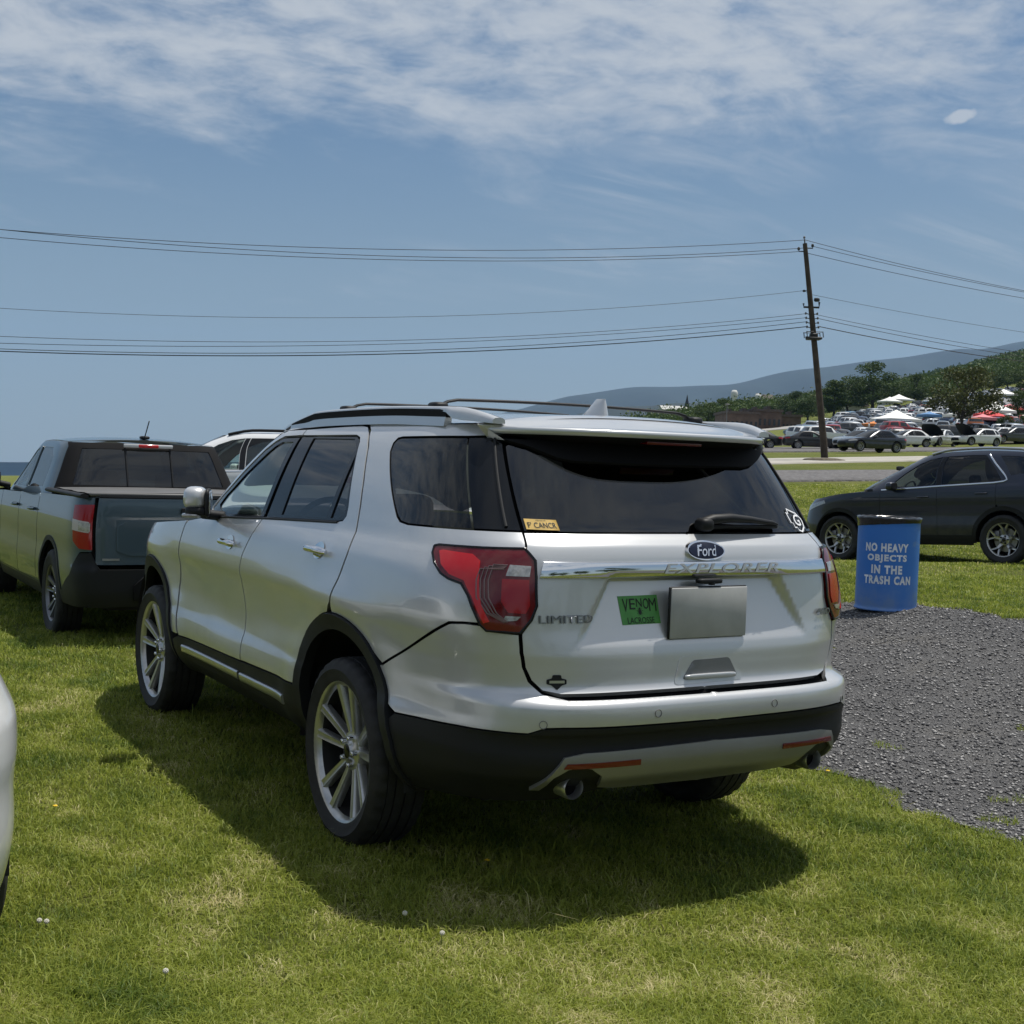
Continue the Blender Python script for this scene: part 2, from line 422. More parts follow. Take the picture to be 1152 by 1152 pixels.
SUV=dict(
 b='.25:.80 .33:.86 .37:.90 .42:.935 .48:.958 .53:.965 .58:.972 .64:.968 .70:.955 .78:.952 .86:.958 .93:.972 .98:.985 1.02:.990 1.06:.988 1.12:.978 1.18:.962 1.235:.938 1.27:.920 1.33:.898 1.45:.855 1.58:.800 1.64:.770 1.69:.735 1.73:.690 1.78:.60',
 rear='.25:-.98 .36:-1.03 .44:-1.10 .50:-1.17 .55:-1.185 .60:-1.180 .63:-1.185 .65:-1.200 .70:-1.208 .735:-1.205 .76:-1.185 .775:-1.125 .80:-1.110 .86:-1.105 .90:-1.102 .93:-1.096 1.0:-1.080 1.10:-1.068 1.17:-1.062 1.24:-1.055 1.28:-1.040 1.305:-1.015 1.33:-.985 1.36:-.963 1.45:-.905 1.60:-.805 1.70:-.735 1.78:-.68',
 nr='.3:4.2 .7:4.2 1.1:4.6 1.3:4.4 1.5:4.2 1.7:4.0',
 front='.25:3.55 .35:3.68 .5:3.80 .7:3.83 .9:3.80 1.05:3.66 1.12:3.55 1.19:3.35 1.21:2.55 1.26:2.50 1.40:2.26 1.60:1.90 1.72:1.62 1.78:1.1',
 nf='.3:3.4 1.1:3.4 1.19:3.2 1.24:3.6 1.7:3.5',
 xc=0.,xf='.3:2.2 1.19:2.2 1.235:1.35 1.40:1.25 1.6:1.1 1.7:1.0',disp=suv_disp)

def pin(P, poly):
    """points inside polygon"""
    P = np.asarray(P); poly = np.asarray(poly); x, y = P[:, 0], P[:, 1]; r = np.zeros(len(P), bool)
    x0, y0 = poly[-1]
    for x1, y1 in poly:
        c = ((y1 > y) != (y0 > y)); 
        if abs(y0-y1) > 1e-15: r ^= c & (x < (x0-x1)*(y-y1)/(y0-y1)+x1)
        x0, y0 = x1, y1
    return r
def chaikin(p, it=2, keep=None):
    p = np.asarray(p, float)
    for _ in range(it):
        q = np.roll(p, -1, 0); p = np.stack([p*.75+q*.25, p*.25+q*.75], 1).reshape(-1, 2)
    return p
def rnd(p, r, k=4):
    """round polygon corners with radius-ish r"""
    p = np.asarray(p, float); out = []
    for i in range(len(p)):
        a, b, c = p[i-1], p[i], p[(i+1) % len(p)]
        d1 = np.linalg.norm(a-b); d2 = np.linalg.norm(c-b); rr = r[i] if hasattr(r, '__len__') else r
        q1 = b+(a-b)/d1*min(rr, d1*.45); q2 = b+(c-b)/d2*min(rr, d2*.45)
        for t in np.linspace(0, 1, k+1): out.append((1-t)**2*q1+2*t*(1-t)*b+t*t*q2)
    return np.array(out)
def resample(p, h):
    p = np.asarray(p, float); out = []
    for i in range(len(p)):
        a, b = p[i], p[(i+1) % len(p)]; L = np.linalg.norm(b-a)
        if L < 1e-6: continue
        k = max(1, int(math.ceil(L/h)))
        for j in range(k): out.append(a+(b-a)*j/k)
    return np.array(out)
def parea(p): x, y = p[:, 0], p[:, 1]; return .5*np.sum(x*np.roll(y, -1)-np.roll(x, -1)*y)
def inset(p, d):
    if abs(d) < 1e-9: return p
    if parea(p) < 0: p = p[::-1]
    t = nz(np.roll(p, -1, 0)-p); tp = np.roll(t, 1, 0); n = nz(np.stack([-(t+tp)[:, 1], (t+tp)[:, 0]], 1))
    c = np.clip((n*np.stack([-t[:, 1], t[:, 0]], 1)).sum(1), .5, 1)
    return p+n*(d/c)[:, None]
def fill(poly, holes, h, zs=None):
    """constrained triangulation of a polygon with holes; returns points, triangles"""
    lo, hi = poly.min(0), poly.max(0)
    gx = np.arange(lo[0]+h*.37, hi[0], h); gy = np.arange(lo[1]+h*.41, hi[1], h)
    if zs is not None:                     # rows follow the creases of the profile
        zz = [z for z in zs if lo[1] < z < hi[1]]; zz = [lo[1]]+zz+[hi[1]]; gy = []
        for a, b in zip(zz[:-1], zz[1:]):
            kk = max(1, int(math.ceil((b-a)/h))); gy += [a+(b-a)*j/kk for j in range(kk)]
        gy = np.array(gy[1:]) if len(gy) > 1 else np.array([])
    G = np.stack(np.meshgrid(gx, gy, indexing='ij'), -1) if len(gx) and len(gy) else np.zeros((0, 0, 2))
    if zs is None and G.size: G[1::2, :, 1] += h*.5
    G = G.reshape(-1, 2)
    G = G[pin(G, poly)] if len(G) else G
    for q in holes:
        if len(G): G = G[~pin(G, q)]
    B = np.concatenate([poly]+list(holes))
    if len(G):
        keep = np.ones(len(G), bool)
        for c in range(0, len(G), 2000):
            d = np.min(np.abs(G[c:c+2000, None, :]-B[None]).sum(-1), 1); keep[c:c+2000] = d > h*(.45 if zs is None else .25)
        G = G[keep]
    pts = np.concatenate([B, G]); E = []; o = 0
    for q in [poly]+list(holes):
        n = len(q); E += [(o+i, o+(i+1) % n) for i in range(n)]; o += n
    r = delaunay_2d_cdt([Vector((float(a), float(b))) for a, b in pts], E, [], 0, 1e-7)
    P = np.array([(v.x, v.y) for v in r[0]]); F = np.array([f for f in r[2] if len(f) == 3])
    cen = P[F].mean(1); k = pin(cen, poly)
    for q in holes: k &= ~pin(cen, q)
    return P, F[k]
class Panels(MB):
    def __init__(s, skin): super().__init__(); s.k = skin
    def panel(s, poly, holes=(), off=0., h=.03, gap=.0022, flange=.022, mat=0, mirror=False, both=False, rim=.004, fmat=None):
        """polygon in skin coordinates (u, z) -> curved sheet with folded-in edges; mirror: right-hand twin; both: left and right in one"""
        poly = inset(resample(poly, h), gap)
        hs = [inset(resample(q, h), 0.) for q in holes]
        P, F = fill(poly, hs, h, s.k.zs)
        sides = [False, True] if both else [mirror]
        loops = [poly]+hs
        for mi in sides:
            V = s.k.P(P[:, 0], P[:, 1]); N = s.k.nrm(P[:, 0], P[:, 1]); V = V+N*off
            tri = F.copy(); A = V[tri]; fn = np.cross(A[:, 1]-A[:, 0], A[:, 2]-A[:, 0])
            fl = (fn*N[tri[:, 0]]).sum(1) < 0; tri[fl] = tri[fl][:, ::-1]
            if mi: V = V*[1, -1, 1]; N = N*[1, -1, 1]; tri = tri[:, ::-1]
            s.add(V, tri, mat, N)
            if flange > 0:
                for li, q in enumerate(loops):
                    a = s.k.P(q[:, 0], q[:, 1]); n = s.k.nrm(q[:, 0], q[:, 1]); a = a+n*off; b = a-n*flange; m = len(q)
                    if mi: a = a*[1, -1, 1]; b = b*[1, -1, 1]
                    V2 = np.concatenate([a, b]); F2 = np.array([(j, (j+1) % m, m+(j+1) % m, m+j) for j in range(m)])
                    cen = a.mean(0); A = V2[F2]; fn = np.cross(A[:, 1]-A[:, 0], A[:, 2]-A[:, 0])
                    sgn = parea(q) > 0
                    if (sgn != mi) ^ (li > 0): F2 = F2[:, ::-1]
                    s.add(V2, F2, mat if fmat is None else fmat, ang=50)
        return s
    def strip(s, path, w, off=.0, th=.01, mat=0, both=False, mirror=False, h=.03, prof=None):
        """raised bead along a (u,z) path: rounded trim strip of width w and height th"""
        path = np.asarray(path, float); q = []
        for i in range(len(path)-1):
            k = max(1, int(np.linalg.norm(path[i+1]-path[i])/h))
            for j in range(k): q.append(path[i]+(path[i+1]-path[i])*j/k)
        q.append(path[-1]); q = np.array(q); t = nz(np.gradient(q, axis=0)); n2 = np.stack([-t[:, 1], t[:, 0]], 1)
        wv = np.broadcast_to(w, (len(q),)) if np.ndim(w) == 0 else np.interp(np.linspace(0, 1, len(q)), np.linspace(0, 1, len(w)), w)
        pr = prof or [(-.5, -.3), (-.5, .5), (-.42, .9), (-.25, 1.), (.25, 1.), (.42, .9), (.5, .5), (.5, -.3)]
        for mi in ([False, True] if both else [mirror]):
            secs = []
            for a, b in pr:
                uv = q+n2*(wv*a)[:, None]; N = s.k.nrm(q[:, 0], q[:, 1]); secs.append(s.k.P(uv[:, 0], uv[:, 1])+N*(off+th*b))
            S = np.array(secs).transpose(1, 0, 2)
            if mi: S = S*[1, -1, 1]
            m = len(pr); V = S.reshape(-1, 3)
            F = np.array([(i*m+j, i*m+(j+1) % m, (i+1)*m+(j+1) % m, (i+1)*m+j) for i in range(len(q)-1) for j in range(m)])
            A = V[F]; fn = np.cross(A[:, 2]-A[:, 0], A[:, 3]-A[:, 1]); cc = S.mean(1).repeat(m, 0)[:len(F)]
            if ((A.mean(1)-cc)*fn).sum() < 0: F = F[:, ::-1]
            s.add(V, F, mat, ang=50)
            for i in (0, len(q)-1):
                c = S[i]; cc = np.vstack([c, c.mean(0)]); f = np.array([(j, (j+1) % m, m) for j in range(m)])
                s.add(cc, f if (i == 0) == (not mi) else f[:, ::-1], mat, ang=0)
        return s
def roof_fn(k, ze, crown, pw=2.4):
    ze = tab(ze)
    def H(x, y):
        e = ze(x); return e+crown*(1-np.clip(np.abs(y)/k.b(e), 0, 1)**pw)
    def top(u):
        u = np.atleast_1d(u).astype(float); z = ze(u*0+.3)
        for _ in range(25):
            p = k.raw(u, z); z = .5*z+.5*H(p[:, 0], p[:, 1])
        return z
    return H, top
def roof_panel(mb, k, H, top, u0, u1, mat=0, drop=.0, h=.04, shift=0., flange=.012, inn=1.):
    """sheet roof between the glasshouse outlines; u0 rear centre, u1 front centre"""
    u = np.linspace(u0, u1, 90); z = top(u); p = k.raw(u, z)[:, :2]
    loop = np.concatenate([p, (p*[1, -1])[::-1][1:-1]])*[1, inn]
    loop = resample(loop, .06)
    P, F = fill(loop if parea(loop) > 0 else loop[::-1], [], h)
    zf = lambda q: H(q[:, 0], q[:, 1])-drop
    V = np.column_stack([P, zf(P)]); e = 1e-3
    gx = (H(P[:, 0]+e, P[:, 1])-H(P[:, 0]-e, P[:, 1]))/(2*e); gy = (H(P[:, 0], P[:, 1]+e)-H(P[:, 0], P[:, 1]-e))/(2*e)
    N = nz(np.column_stack([-gx, -gy, np.ones(len(P))]))
    A = V[F]; fl = np.cross(A[:, 1]-A[:, 0], A[:, 2]-A[:, 0])[:, 2] < 0; F = F.copy(); F[fl] = F[fl][:, ::-1]
    mb.add(V, F, mat, N); return mb
def arch(cx, cz, r, a0, a1, n=24):
    a = np.radians(np.linspace(a0, a1, n)); return [(cx+r*math.cos(t), cz+r*math.sin(t)) for t in a]

# text -> flat mesh data
def text_tris(body, size=1., bold=0., shear=0., ext=0., space=1., align='CENTER'):
    cu = bpy.data.curves.new('lettering', 'FONT'); cu.body = body; cu.size = size; cu.offset = 0. if 'M' in body else bold; cu.shear = shear; cu.extrude = ext
    cu.align_x = align; cu.align_y = 'CENTER'; cu.space_character = space; cu.resolution_u = 3
    o = bpy.data.objects.new('lettering', cu); COL.objects.link(o); dg = bpy.context.evaluated_depsgraph_get(); dg.update()
    me = o.evaluated_get(dg).to_mesh(); me.calc_loop_triangles()
    V = np.array([v.co[:] for v in me.vertices]); F = np.array([t.vertices[:] for t in me.loop_triangles])
    o.evaluated_get(dg).to_mesh_clear(); bpy.data.objects.remove(o); bpy.data.curves.remove(cu)
    return V, F
def text_fit(body, w, hgt, **k):
    V, F = text_tris(body, 1., **k); lo, hi = V.min(0), V.max(0)
    V[:, 0] = (V[:, 0]-(lo[0]+hi[0])/2)*w/(hi[0]-lo[0]); V[:, 1] = (V[:, 1]-(lo[1]+hi[1])/2)*hgt/(hi[1]-lo[1])
    return V, F

# ------------------------------------------------------------------ wheels
def make_wheel(parent, loc, R, Wd, rr, style, side=1, rimmat=None, seg=72, steer=0.):
    """wheel > tyre, rim (> hub cap, lug nuts), brake disc; outer face towards +y (side=1) or -y"""
    w = empty('wheel', loc, (0 if side > 0 else math.pi)+steer, parent)
    hw = Wd/2; sh = R-rr
    prof = [(rr+.002, -hw*.80), (rr+.012, -hw*.9), (rr+sh*.5, -hw*1.0), (R-.030, -hw*.93), (R-.010, -hw*.86), (R-.002, -hw*.72)]
    xs = [-.50, -.46, -.44, -.40, -.12, -.10, -.07, -.05, .05, .07, .10, .12, .40, .44, .46, .50]
    gr = [0, 0, 1, 1, 0, 1, 1, 0, 0, 1, 1, 0, 1, 1, 0, 0]
    xs2 = [(-.55, 0), (-.46, 0), (-.455, 1), (-.40, 1), (-.395, 0), (-.12, 0), (-.115, 1), (-.06, 1), (-.055, 0), (.20, 0), (.205, 1), (.26, 1), (.265, 0), (.46, 0), (.465, 1), (.50, 1), (.505, 0), (.62, 0)]
    prof += [(R-(.009 if g else 0), x*hw*1.1) for x, g in xs2]
    prof += [(R-.003, hw*.76), (R-.011, hw*.86), (R-.016, hw*.885), (R-.034, hw*.95), (rr+sh*.52, hw*1.0), (rr+sh*.5, hw*.985), (rr+.022, hw*.93), (rr+.008, hw*.88), (rr, hw*.84)]
    def rmod(i, p):
        r = p[:, 0].copy(); k = i % 4
        if k >= 2:
            m = (r > R-.018) & (np.abs(p[:, 1]) > hw*.55); r[m] -= .005
        return r
    MB().lathe(prof, seg*2, rmod=rmod, ang=28).build('tyre', m_tyre, w)
    rm = rimmat or m_rim
    b = MB(); y0 = hw*.86
    b.lathe([(rr*.90, -hw*.7), (rr*.925, -hw*.2), (rr*.93, y0-.03)], seg, ang=30, mat=1)
    b.lathe([(rr*.93, y0-.03), (rr*.955, y0-.012), (rr*.985, y0-.004), (rr+.010, y0+.002), (rr+.011, y0-.006)], seg, ang=30)
    b.lathe([(.0, y0-.030), (.032, y0-.030), (.034, y0-.034)], 24, ang=30)
    b.lathe([(.034, y0-.034), (.040, y0-.046), (.078, y0-.050), (.088, y0-.075), (.09, y0-.12)], 40, ang=30)
    def spoke(a0, a1, w0, w1, th=.03, r0=.06, r1=None, mat=0, dish=.0):
        r1 = r1 or rr*.955; secs = []
        for t in np.linspace(0, 1, 7):
            r = r0+(r1-r0)*t; a = a0+(a1-a0)*t; wd = (w0+(w1-w0)*t)/2; yy = y0-.052+.042*t**1.1-dish*math.sin(math.pi*t)
            ca, sa = math.cos(a), math.sin(a); c = np.array([r*ca, 0, r*sa]); n = np.array([-sa, 0, ca])
            pr = [(-1, -th), (-1, -.010), (-.72, 0), (-.15, -.003), (.15, -.003), (.72, 0), (1, -.010), (1, -th)]
            secs.append([c+n*wd*q+np.array([0, yy+z, 0]) for q, z in pr])
        b.loft(secs, mat, ang=26, closed=True)
    if style == 'double':                   # ten spokes in five close pairs
        for k in range(5):
            a = 2*np.pi*k/5+.30
            for sgn in (-1, 1): spoke(a+sgn*.26, a+sgn*.225, .030, .042, .034)
    elif style == 'vee':                     # five wide spokes that split into a Y
        for k in range(5):
            a = 2*np.pi*k/5+.31
            spoke(a, a, .062, .040, .034, r1=rr*.58)
            for sgn in (-1, 1): spoke(a+sgn*.04, a+sgn*.30, .036, .030, .030, r0=rr*.50)
    elif style == 'mesh':
        for k in range(10): spoke(2*np.pi*k/10, 2*np.pi*k/10, .020, .026, .026)
    else:                                    # six plain
        for k in range(6):
            a = 2*np.pi*k/6+.2; spoke(a, a, .055, .075, .03)
    rim = b.build('rim', [rm, m_rimdark], w)
    for k in range(5):
        n = MB(); a = 2*np.pi*k/5+.6; n.lathe([(0, y0-.024), (.009, y0-.024), (.0115, y0-.030), (.0115, y0-.052)], 8, c=(.057*math.cos(a), 0, .057*math.sin(a)))
        n.build('lug_nut', m_chrome if style == 'double' else m_blk, rim)
    c = MB(); c.lathe([(0, y0-.026), (.024, y0-.0262), (.030, y0-.029)], 20); c.build('hub_cap', m_gloss, rim)
    d = MB(); d.lathe([(.05, 0), (.175, 0), (.175, .022), (.05, .022)], 40, c=(0, -.02, 0), ang=30)
    d.box((.13, .0, .06), (.09, .06, .15), bev=.01); d.build('brake_disc', m_disc, w)
    MB().lathe([(0, -hw*.4), (rr*.92, -hw*.4)], 24).build('inner_shield', m_liner, w)
    return w
# ------------------------------------------------------------------ car building kit
def Ux(k, x, z, lo=-1.5, hi=3.7):
    """skin coordinate u on the left side where the skin passes x at height z"""
    x = np.atleast_1d(np.asarray(x, float)); z = np.broadcast_to(np.asarray(z, float), x.shape); a = np.full(x.shape, lo); b = np.full(x.shape, hi)
    for _ in range(40):
        m = (a+b)/2; v = k.raw(m, z)[..., 0]; s = v < x; a = np.where(s, m, a); b = np.where(s, b, m)
    return (a+b)/2
def xz(k, pts):
    """(x, z) outline points on the left side -> (u, z)"""
    p = np.array(pts, float); return np.column_stack([Ux(k, p[:, 0], p[:, 1]), p[:, 1]])
def uy(k, y, z):
    """skin coordinate on the tail for sideways position y"""
    z = np.asarray(z, float); y = np.asarray(y, float); b = k.b(z); n = k.nr(z); a = k.xc-k.rear(z)
    X = (1-np.clip(np.abs(y)/b, 0, .9999)**n)**(1/n); ph = np.arctan2(np.abs(y)/b, X)
    return k.xc-HP+np.sign(y)*ph
def yz(k, pts):
    p = np.array(pts, float); return np.column_stack([uy(k, p[:, 0], p[:, 1]), p[:, 1]])
def full(k, left, bottom_left):
    """close a left-half outline (ordered top centre -> bottom centre) with its mirror image"""
    l = np.array(left, float); r = l[::-1].copy(); r[:, 0] = 2*k.xc-np.pi-r[:, 0]
    return np.concatenate([l, r])
def put_text(mb, k, body, yc, zc, w, hgt, off=.004, mat=0, th=.0015, **kw):
    V, F = text_fit(body, w, hgt, **kw)
    y = yc-V[:, 0]; z = zc+V[:, 1]; x = k.rear_x(y, z)-off
    P = np.column_stack([x, y, z])
    mb.add(P, F, mat, ang=60)
    if th > 0: mb.add(P+[th, 0, 0], F[:, ::-1], mat, ang=60)
def tail_shape(mb, k, pts, off, mat=0, th=0., h=.03):
    """flat plate shape given as (y, z) outline laid on the tail"""
    P, F = fill(resample(np.array(pts, float), h), [], h) if parea(np.array(pts, float)) > 0 else fill(resample(np.array(pts, float)[::-1], h), [], h)
    x = k.rear_x(P[:, 0], P[:, 1])-off; V = np.column_stack([x, P])
    A = V[F]; fl = np.cross(A[:, 1]-A[:, 0], A[:, 2]-A[:, 0])[:, 0] > 0; F = F.copy(); F[fl] = F[fl][:, ::-1]
    mb.add(V, F, mat, ang=60)
    if th:
        q = resample(np.array(pts, float), h); a = np.column_stack([k.rear_x(q[:, 0], q[:, 1])-off, q]); m = len(q)
        mb.add(np.concatenate([a, a+[th, 0, 0]]), [(j, (j+1) % m, m+(j+1) % m, m+j) for j in range(m)], mat, ang=40)
def ell(cy, cz, ry, rz, n=32, a0=0., a1=2*np.pi):
    return [(cy+ry*math.cos(t), cz+rz*math.sin(t)) for t in np.linspace(a0, a1, n, endpoint=abs(a1-a0-2*np.pi) > 1e-6)]
def seat(parent, x, y, z, rear=False, name='seat', w=.5):
    s = MB()
    s.sup((x, y, z), (.27, w/2, .09), 5); R = Matrix.Rotation(math.radians(-16), 3, 'Y')
    s.sup((x-.30, y, z+.33), (.075, w/2, .36), 5, R=np.array(R)); o = s.build(name, m_cloth, parent)
    for dy in ([0] if not rear else [-.38, .38]):
        h = MB(); h.sup((x-.42, y+dy, z+.73), (.05, .13, .095), 4); h.tube([(x-.39, y+dy-.05, z+.55), (x-.42, y+dy-.05, z+.70)], .007); h.tube([(x-.39, y+dy+.05, z+.55), (x-.42, y+dy+.05, z+.70)], .007)
        h.build('headrest', m_cloth, o)
    return o
def interior(root, xd, zb, wy=.62, xs=None, driver=1):
    d = MB(); d.sup((xd, 0, zb-.06), (.30, wy+.08, .11), 5); d.sup((xd-.10, driver*.38, zb+.015), (.16, .19, .07), 4); d.sup((xd-.15, 0, zb-.25), (.2, .2, .2), 5); d.build('dashboard', m_cloth, root)
    w = MB(); c = np.array([xd-.36, driver*.38, zb-.03]); ph = np.linspace(0, 2*np.pi, 33); R = np.array(Matrix.Rotation(math.radians(-25), 3, 'Y'))
    w.tube((np.stack([0*ph, .185*np.cos(ph), .185*np.sin(ph)], 1)@R.T)+c, .016, 8, caps=False)
    w.sup(tuple(c), (.03, .06, .06), 4); w.tube([c+R@np.array([0, -.17, 0]), c+R@np.array([0, .17, 0])], .014); w.build('steering_wheel', m_cloth, root)
    for sy in (-.38, .38): seat(root, xs[0], sy, zb-.62)
    seat(root, xs[1], 0, zb-.60, True, 'rear_seat', 1.25)
    mr = MB(); mr.sup((xd-.02, 0, zb+.36), (.012, .12, .035), 5); mr.build('rear_view_mirror', m_blk, root)

# ------------------------------------------------------------------ the silver SUV in the middle
def arch_r(k, cx, cz, dr=0., a0=-4., a1=184., rf=.46, rt=.56, rr=.545, n=34):
    out = []
    for a in np.linspace(a0, a1, n):
        t = max(0, min(1, a/58.)); f = rf+(rt-rf)*t*t*(3-2*t)
        if a > 120: f = rt+(rr-rt)*min(1, (a-120)/60.)
        r = f+dr; out.append((cx+r*math.cos(math.radians(a)), cz+r*math.sin(math.radians(a))))
    return out
def build_suv():
    k = Skin(**SUV)
    H, top = roof_fn(k, '-.9:1.690 -.72:1.698 -.4:1.715 .2:1.728 .8:1.722 1.2:1.700 1.5:1.672 1.7:1.645', .062)
    root = empty('suv'); tag(root, 'big silver SUV with black arch trim and a green sticker on its tailgate', 'suv')
    T_ = lambda us: [(float(u), float(z)-.006) for u, z in zip(us, top(np.array(us)))]
    A = arch_r(k, 0, .38)                         # rear arch, from its front foot over the top to its rear foot
    Ai = arch_r(k, 0, .38, -.068)
    Fz = arch_r(k, 2.865, .38, rf=.52, rt=.56, rr=.50); Fi = arch_r(k, 2.865, .38, -.068, rf=.52, rt=.56, rr=.50)
    Au = [tuple(q) for q in xz(k, A)]; Aiu = [tuple(q) for q in xz(k, Ai)]; Fu = [tuple(q) for q in xz(k, Fz)]; Fiu = [tuple(q) for q in xz(k, Fi)]
    # --- silver skin panels
    bline = [(1.235, .556), (1.25, .74), (1.252, .93), (1.20, 1.07), (1.12, 1.20), (1.088, 1.262)]
    fd = [(2.235, .54)]+bline+[(1.81, 1.224), (1.85, 1.268), (1.81, 1.34), (1.69, 1.466), (1.54, 1.592), (1.447, 1.632), (1.345, 1.657), (1.045, 1.663), (1.05, 1.692), (1.38, 1.688), (1.48, 1.663), (1.58, 1.62), (1.73, 1.50), (1.87, 1.365), (1.91, 1.29), (1.95, 1.215), (2.18, 1.185), (2.21, 1.165), (2.235, 1.04), (2.275, .80), (2.265, .68)]
    dr = Panels(k); dr.panel(fd); fdo = dr.build('front_door', m_silver, root)
    Panels(k).panel(fd, mirror=True).build('front_door', m_silver, root)
    bl2 = [(1.228, .558), (1.244, .74), (1.246, .93), (1.194, 1.07), (1.114, 1.20), (1.081, 1.264)]
    ar = [q for q in Au if q[1] > .575 and q[0] < .6 and q[0] > .0]
    rd = bl2+[(1.055, 1.270), (.21, 1.297), (.16, 1.305), (.142, 1.325), (.155, 1.36), (.319, 1.635), (.345, 1.655), (.40, 1.666), (.995, 1.662), (1.037, 1.664), (1.042, 1.692), (.424, 1.710), (.345, 1.703), (.29, 1.68), (.21, 1.615), (.10, 1.465), (.045, 1.37), (-.003, 1.27), (-.018, 1.18), (-.008, 1.08), (.022, .985)]
    cl = [q for q in Au if q[1] > .572 and q[0] > .045]; rd += cl[::-1]+[(cl[0][0]-.002, .575)]
    rdo = Panels(k).panel(rd).build('rear_door', m_silver, root); Panels(k).panel(rd, mirror=True).build('rear_door', m_silver, root)
    us = np.linspace(1.50, -.80, 28)
    q = T_(us)+[(-.806, 1.672), (-.646, 1.666), (-.10, 1.660), (-.05, 1.655), (-.028, 1.635), (-.04, 1.60), (-.267, 1.398), (-.32, 1.35), (-.352, 1.332), (-.41, 1.325), (-.724, 1.329), (-.886, 1.330), (-.886, 1.274), (-.76, 1.2705), (-.602, 1.2685), (-.581, 1.262), (-.585, 1.235), (-.61, 1.20), (-.646, 1.168), (-.677, 1.154), (-.722, 1.142), (-.75, 1.104), (-.778, 1.038), (-.786, 1.013), (-.740, 1.013), (-.693, 1.008), (-.52, .902), (-.347, .797)]
    au = [a for a in Au if a[1] > .80 and a[0] < .04][::-1]
    q += au+[(.014, .985), (-.016, 1.08), (-.026, 1.18), (-.011, 1.27), (.037, 1.375), (.092, 1.47), (.202, 1.62), (.285, 1.687), (.342, 1.709), (.424, 1.7165), (1.05, 1.6985), (1.385, 1.694), (1.47, 1.675)]
    for mi in (False, True): Panels(k).panel(q, mirror=mi, h=.026, fmat=1).build('quarter_panel', [m_silver, m_blkmatt], root)  # folded edges coloured black to lose a sunlit line and darken the gaps
    # fender with front bumper
    fu = [a for a in Fu if a[1] > .545]
    e = 3.77
    fr = [(2.205, 1.185), (2.217, 1.165), (2.242, 1.04), (2.282, .80), (2.272, .68), (2.245, .545)]+fu[::-1]+[(fu[0][0], .48), (e, .46), (e, 1.06), (3.2, 1.085), (2.8, 1.12), (2.5, 1.155)]
    for mi in (False, True): Panels(k).panel(fr, mirror=mi).build('front_fender', m_silver, root)
    # tailgate
    tl = [(-1.5708, 1.330), (-1.2, 1.330), (-.890, 1.328), (-.888, 1.272), (-.906, 1.25), (-.924, 1.235), (-.939, 1.177), (-.951, 1.079), (-.937, 1.03), (-.903, .982), (-.893, .918), (-.893, .867), (-.908, .822), (-.938, .787), (-.99, .7755), (-1.5708, .7745)]
    tgp = full(k, tl, 0)
    tg = Panels(k); tg.panel(tgp, h=.013); tgo = tg.build('tailgate', m_silver, root)
    # bumper cover
    bt = [(-1.5708, .764), (-.99, .765), (-.935, .777), (-.90, .817), (-.886, .867), (-.886, .918), (-.896, .980), (-.806, .987), (-.790, 1.005), (-.742, 1.0075), (-.693, 1.002), (-.52, .897), (-.350, .792)]
    af = [a for a in Au if a[0] < -.3 and .635 < a[1] < .79]
    bt += af+[(-.428, .637), (-.66, .650), (-.80, .651), (-.875, .651), (-.918, .672), (-.97, .674), (-1.5708, .669)]
    bp_ = Panels(k); bp_.panel(full(k, bt, 0), h=.022); bpo = bp_.build('rear_bumper', m_silver, root)
    lb = [(-1.5708, .6665), (-.97, .6715), (-.915, .6695), (-.872, .6485), (-.80, .6485), (-.66, .6475), (-.428, .634)]+[a for a in Au if a[0] < -.3 and a[1] < .63]+[(-.475, .36), (-.75, .37), (-1.0, .385), (-1.15, .425), (-1.5708, .425)]
    lbp = Panels(k); lbp.panel(full(k, lb, 0), h=.03); lbo = lbp.build('lower_bumper', m_blk, root)
    # skid trim with notches round the exhaust tips
    def uyz(y, z): return float(uy(k, y, z))
    sk = [(-1.5708, .590), (-1.052, .583), (-.986, .570), (-.905, .447)]
    sk += [(uyz(y, z), z) for y, z in [(.655, .447), (.640, .50), (.60, .528), (.56, .534), (.52, .528), (.475, .50), (.455, .452), (.38, .440)]]+[(-1.5708, .432)]
    sp_ = Panels(k); sp_.panel(full(k, sk, 0), off=.014, h=.03, flange=.02); sko = sp_.build('skid_trim', pbr('silver_grey_trim', (.27, .27, .265), .42, metal=.6, var=.06), root)
    for mi in (False, True):
        r = Panels(k); r.panel([(-.980, .532), (-.993, .551), (-1.243, .553), (-1.243, .532)], off=.018, mirror=mi, flange=.006); r.build('reflector', m_darkred, sko)
    for yy in (.56, -.56):
        ex = MB(); ex.lathe([(.034, .18), (.034, .01), (.038, 0), (.041, .005), (.043, .02), (.043, .2)], 32, axis='z', ang=30)
        ex.xf(Matrix.Translation((-1.125, yy, .452)) @ Matrix.Rotation(math.radians(90), 4, 'Y'))
        ex.build('exhaust_tip', m_satin, root)
        MB().lathe([(0, 0), (.036, 0)], 20, axis='z').xf(Matrix.Translation((-1.085, yy, .452)) @ Matrix.Rotation(math.radians(90), 4, 'Y')).build('exhaust_bore', m_liner, root.children[-1])
    for yy, zz in ((.695, .684), (.27, .710), (-.27, .710), (-.695, .684)):
        s = MB(); x = float(k.rear_x(yy, zz)); n = k.nrm(uy(k, yy, zz), zz)
        ph = np.linspace(0, 2*np.pi, 25); a = nz(np.cross(n, [0, 0, 1])); b = np.cross(n, a); c = np.array([x, yy, zz])+n*.0015
        s.tube([c+a*.0135*math.cos(t)+b*.0135*math.sin(t) for t in ph], .0014, 6, caps=False); s.build('parking_sensor', m_grey, bpo)
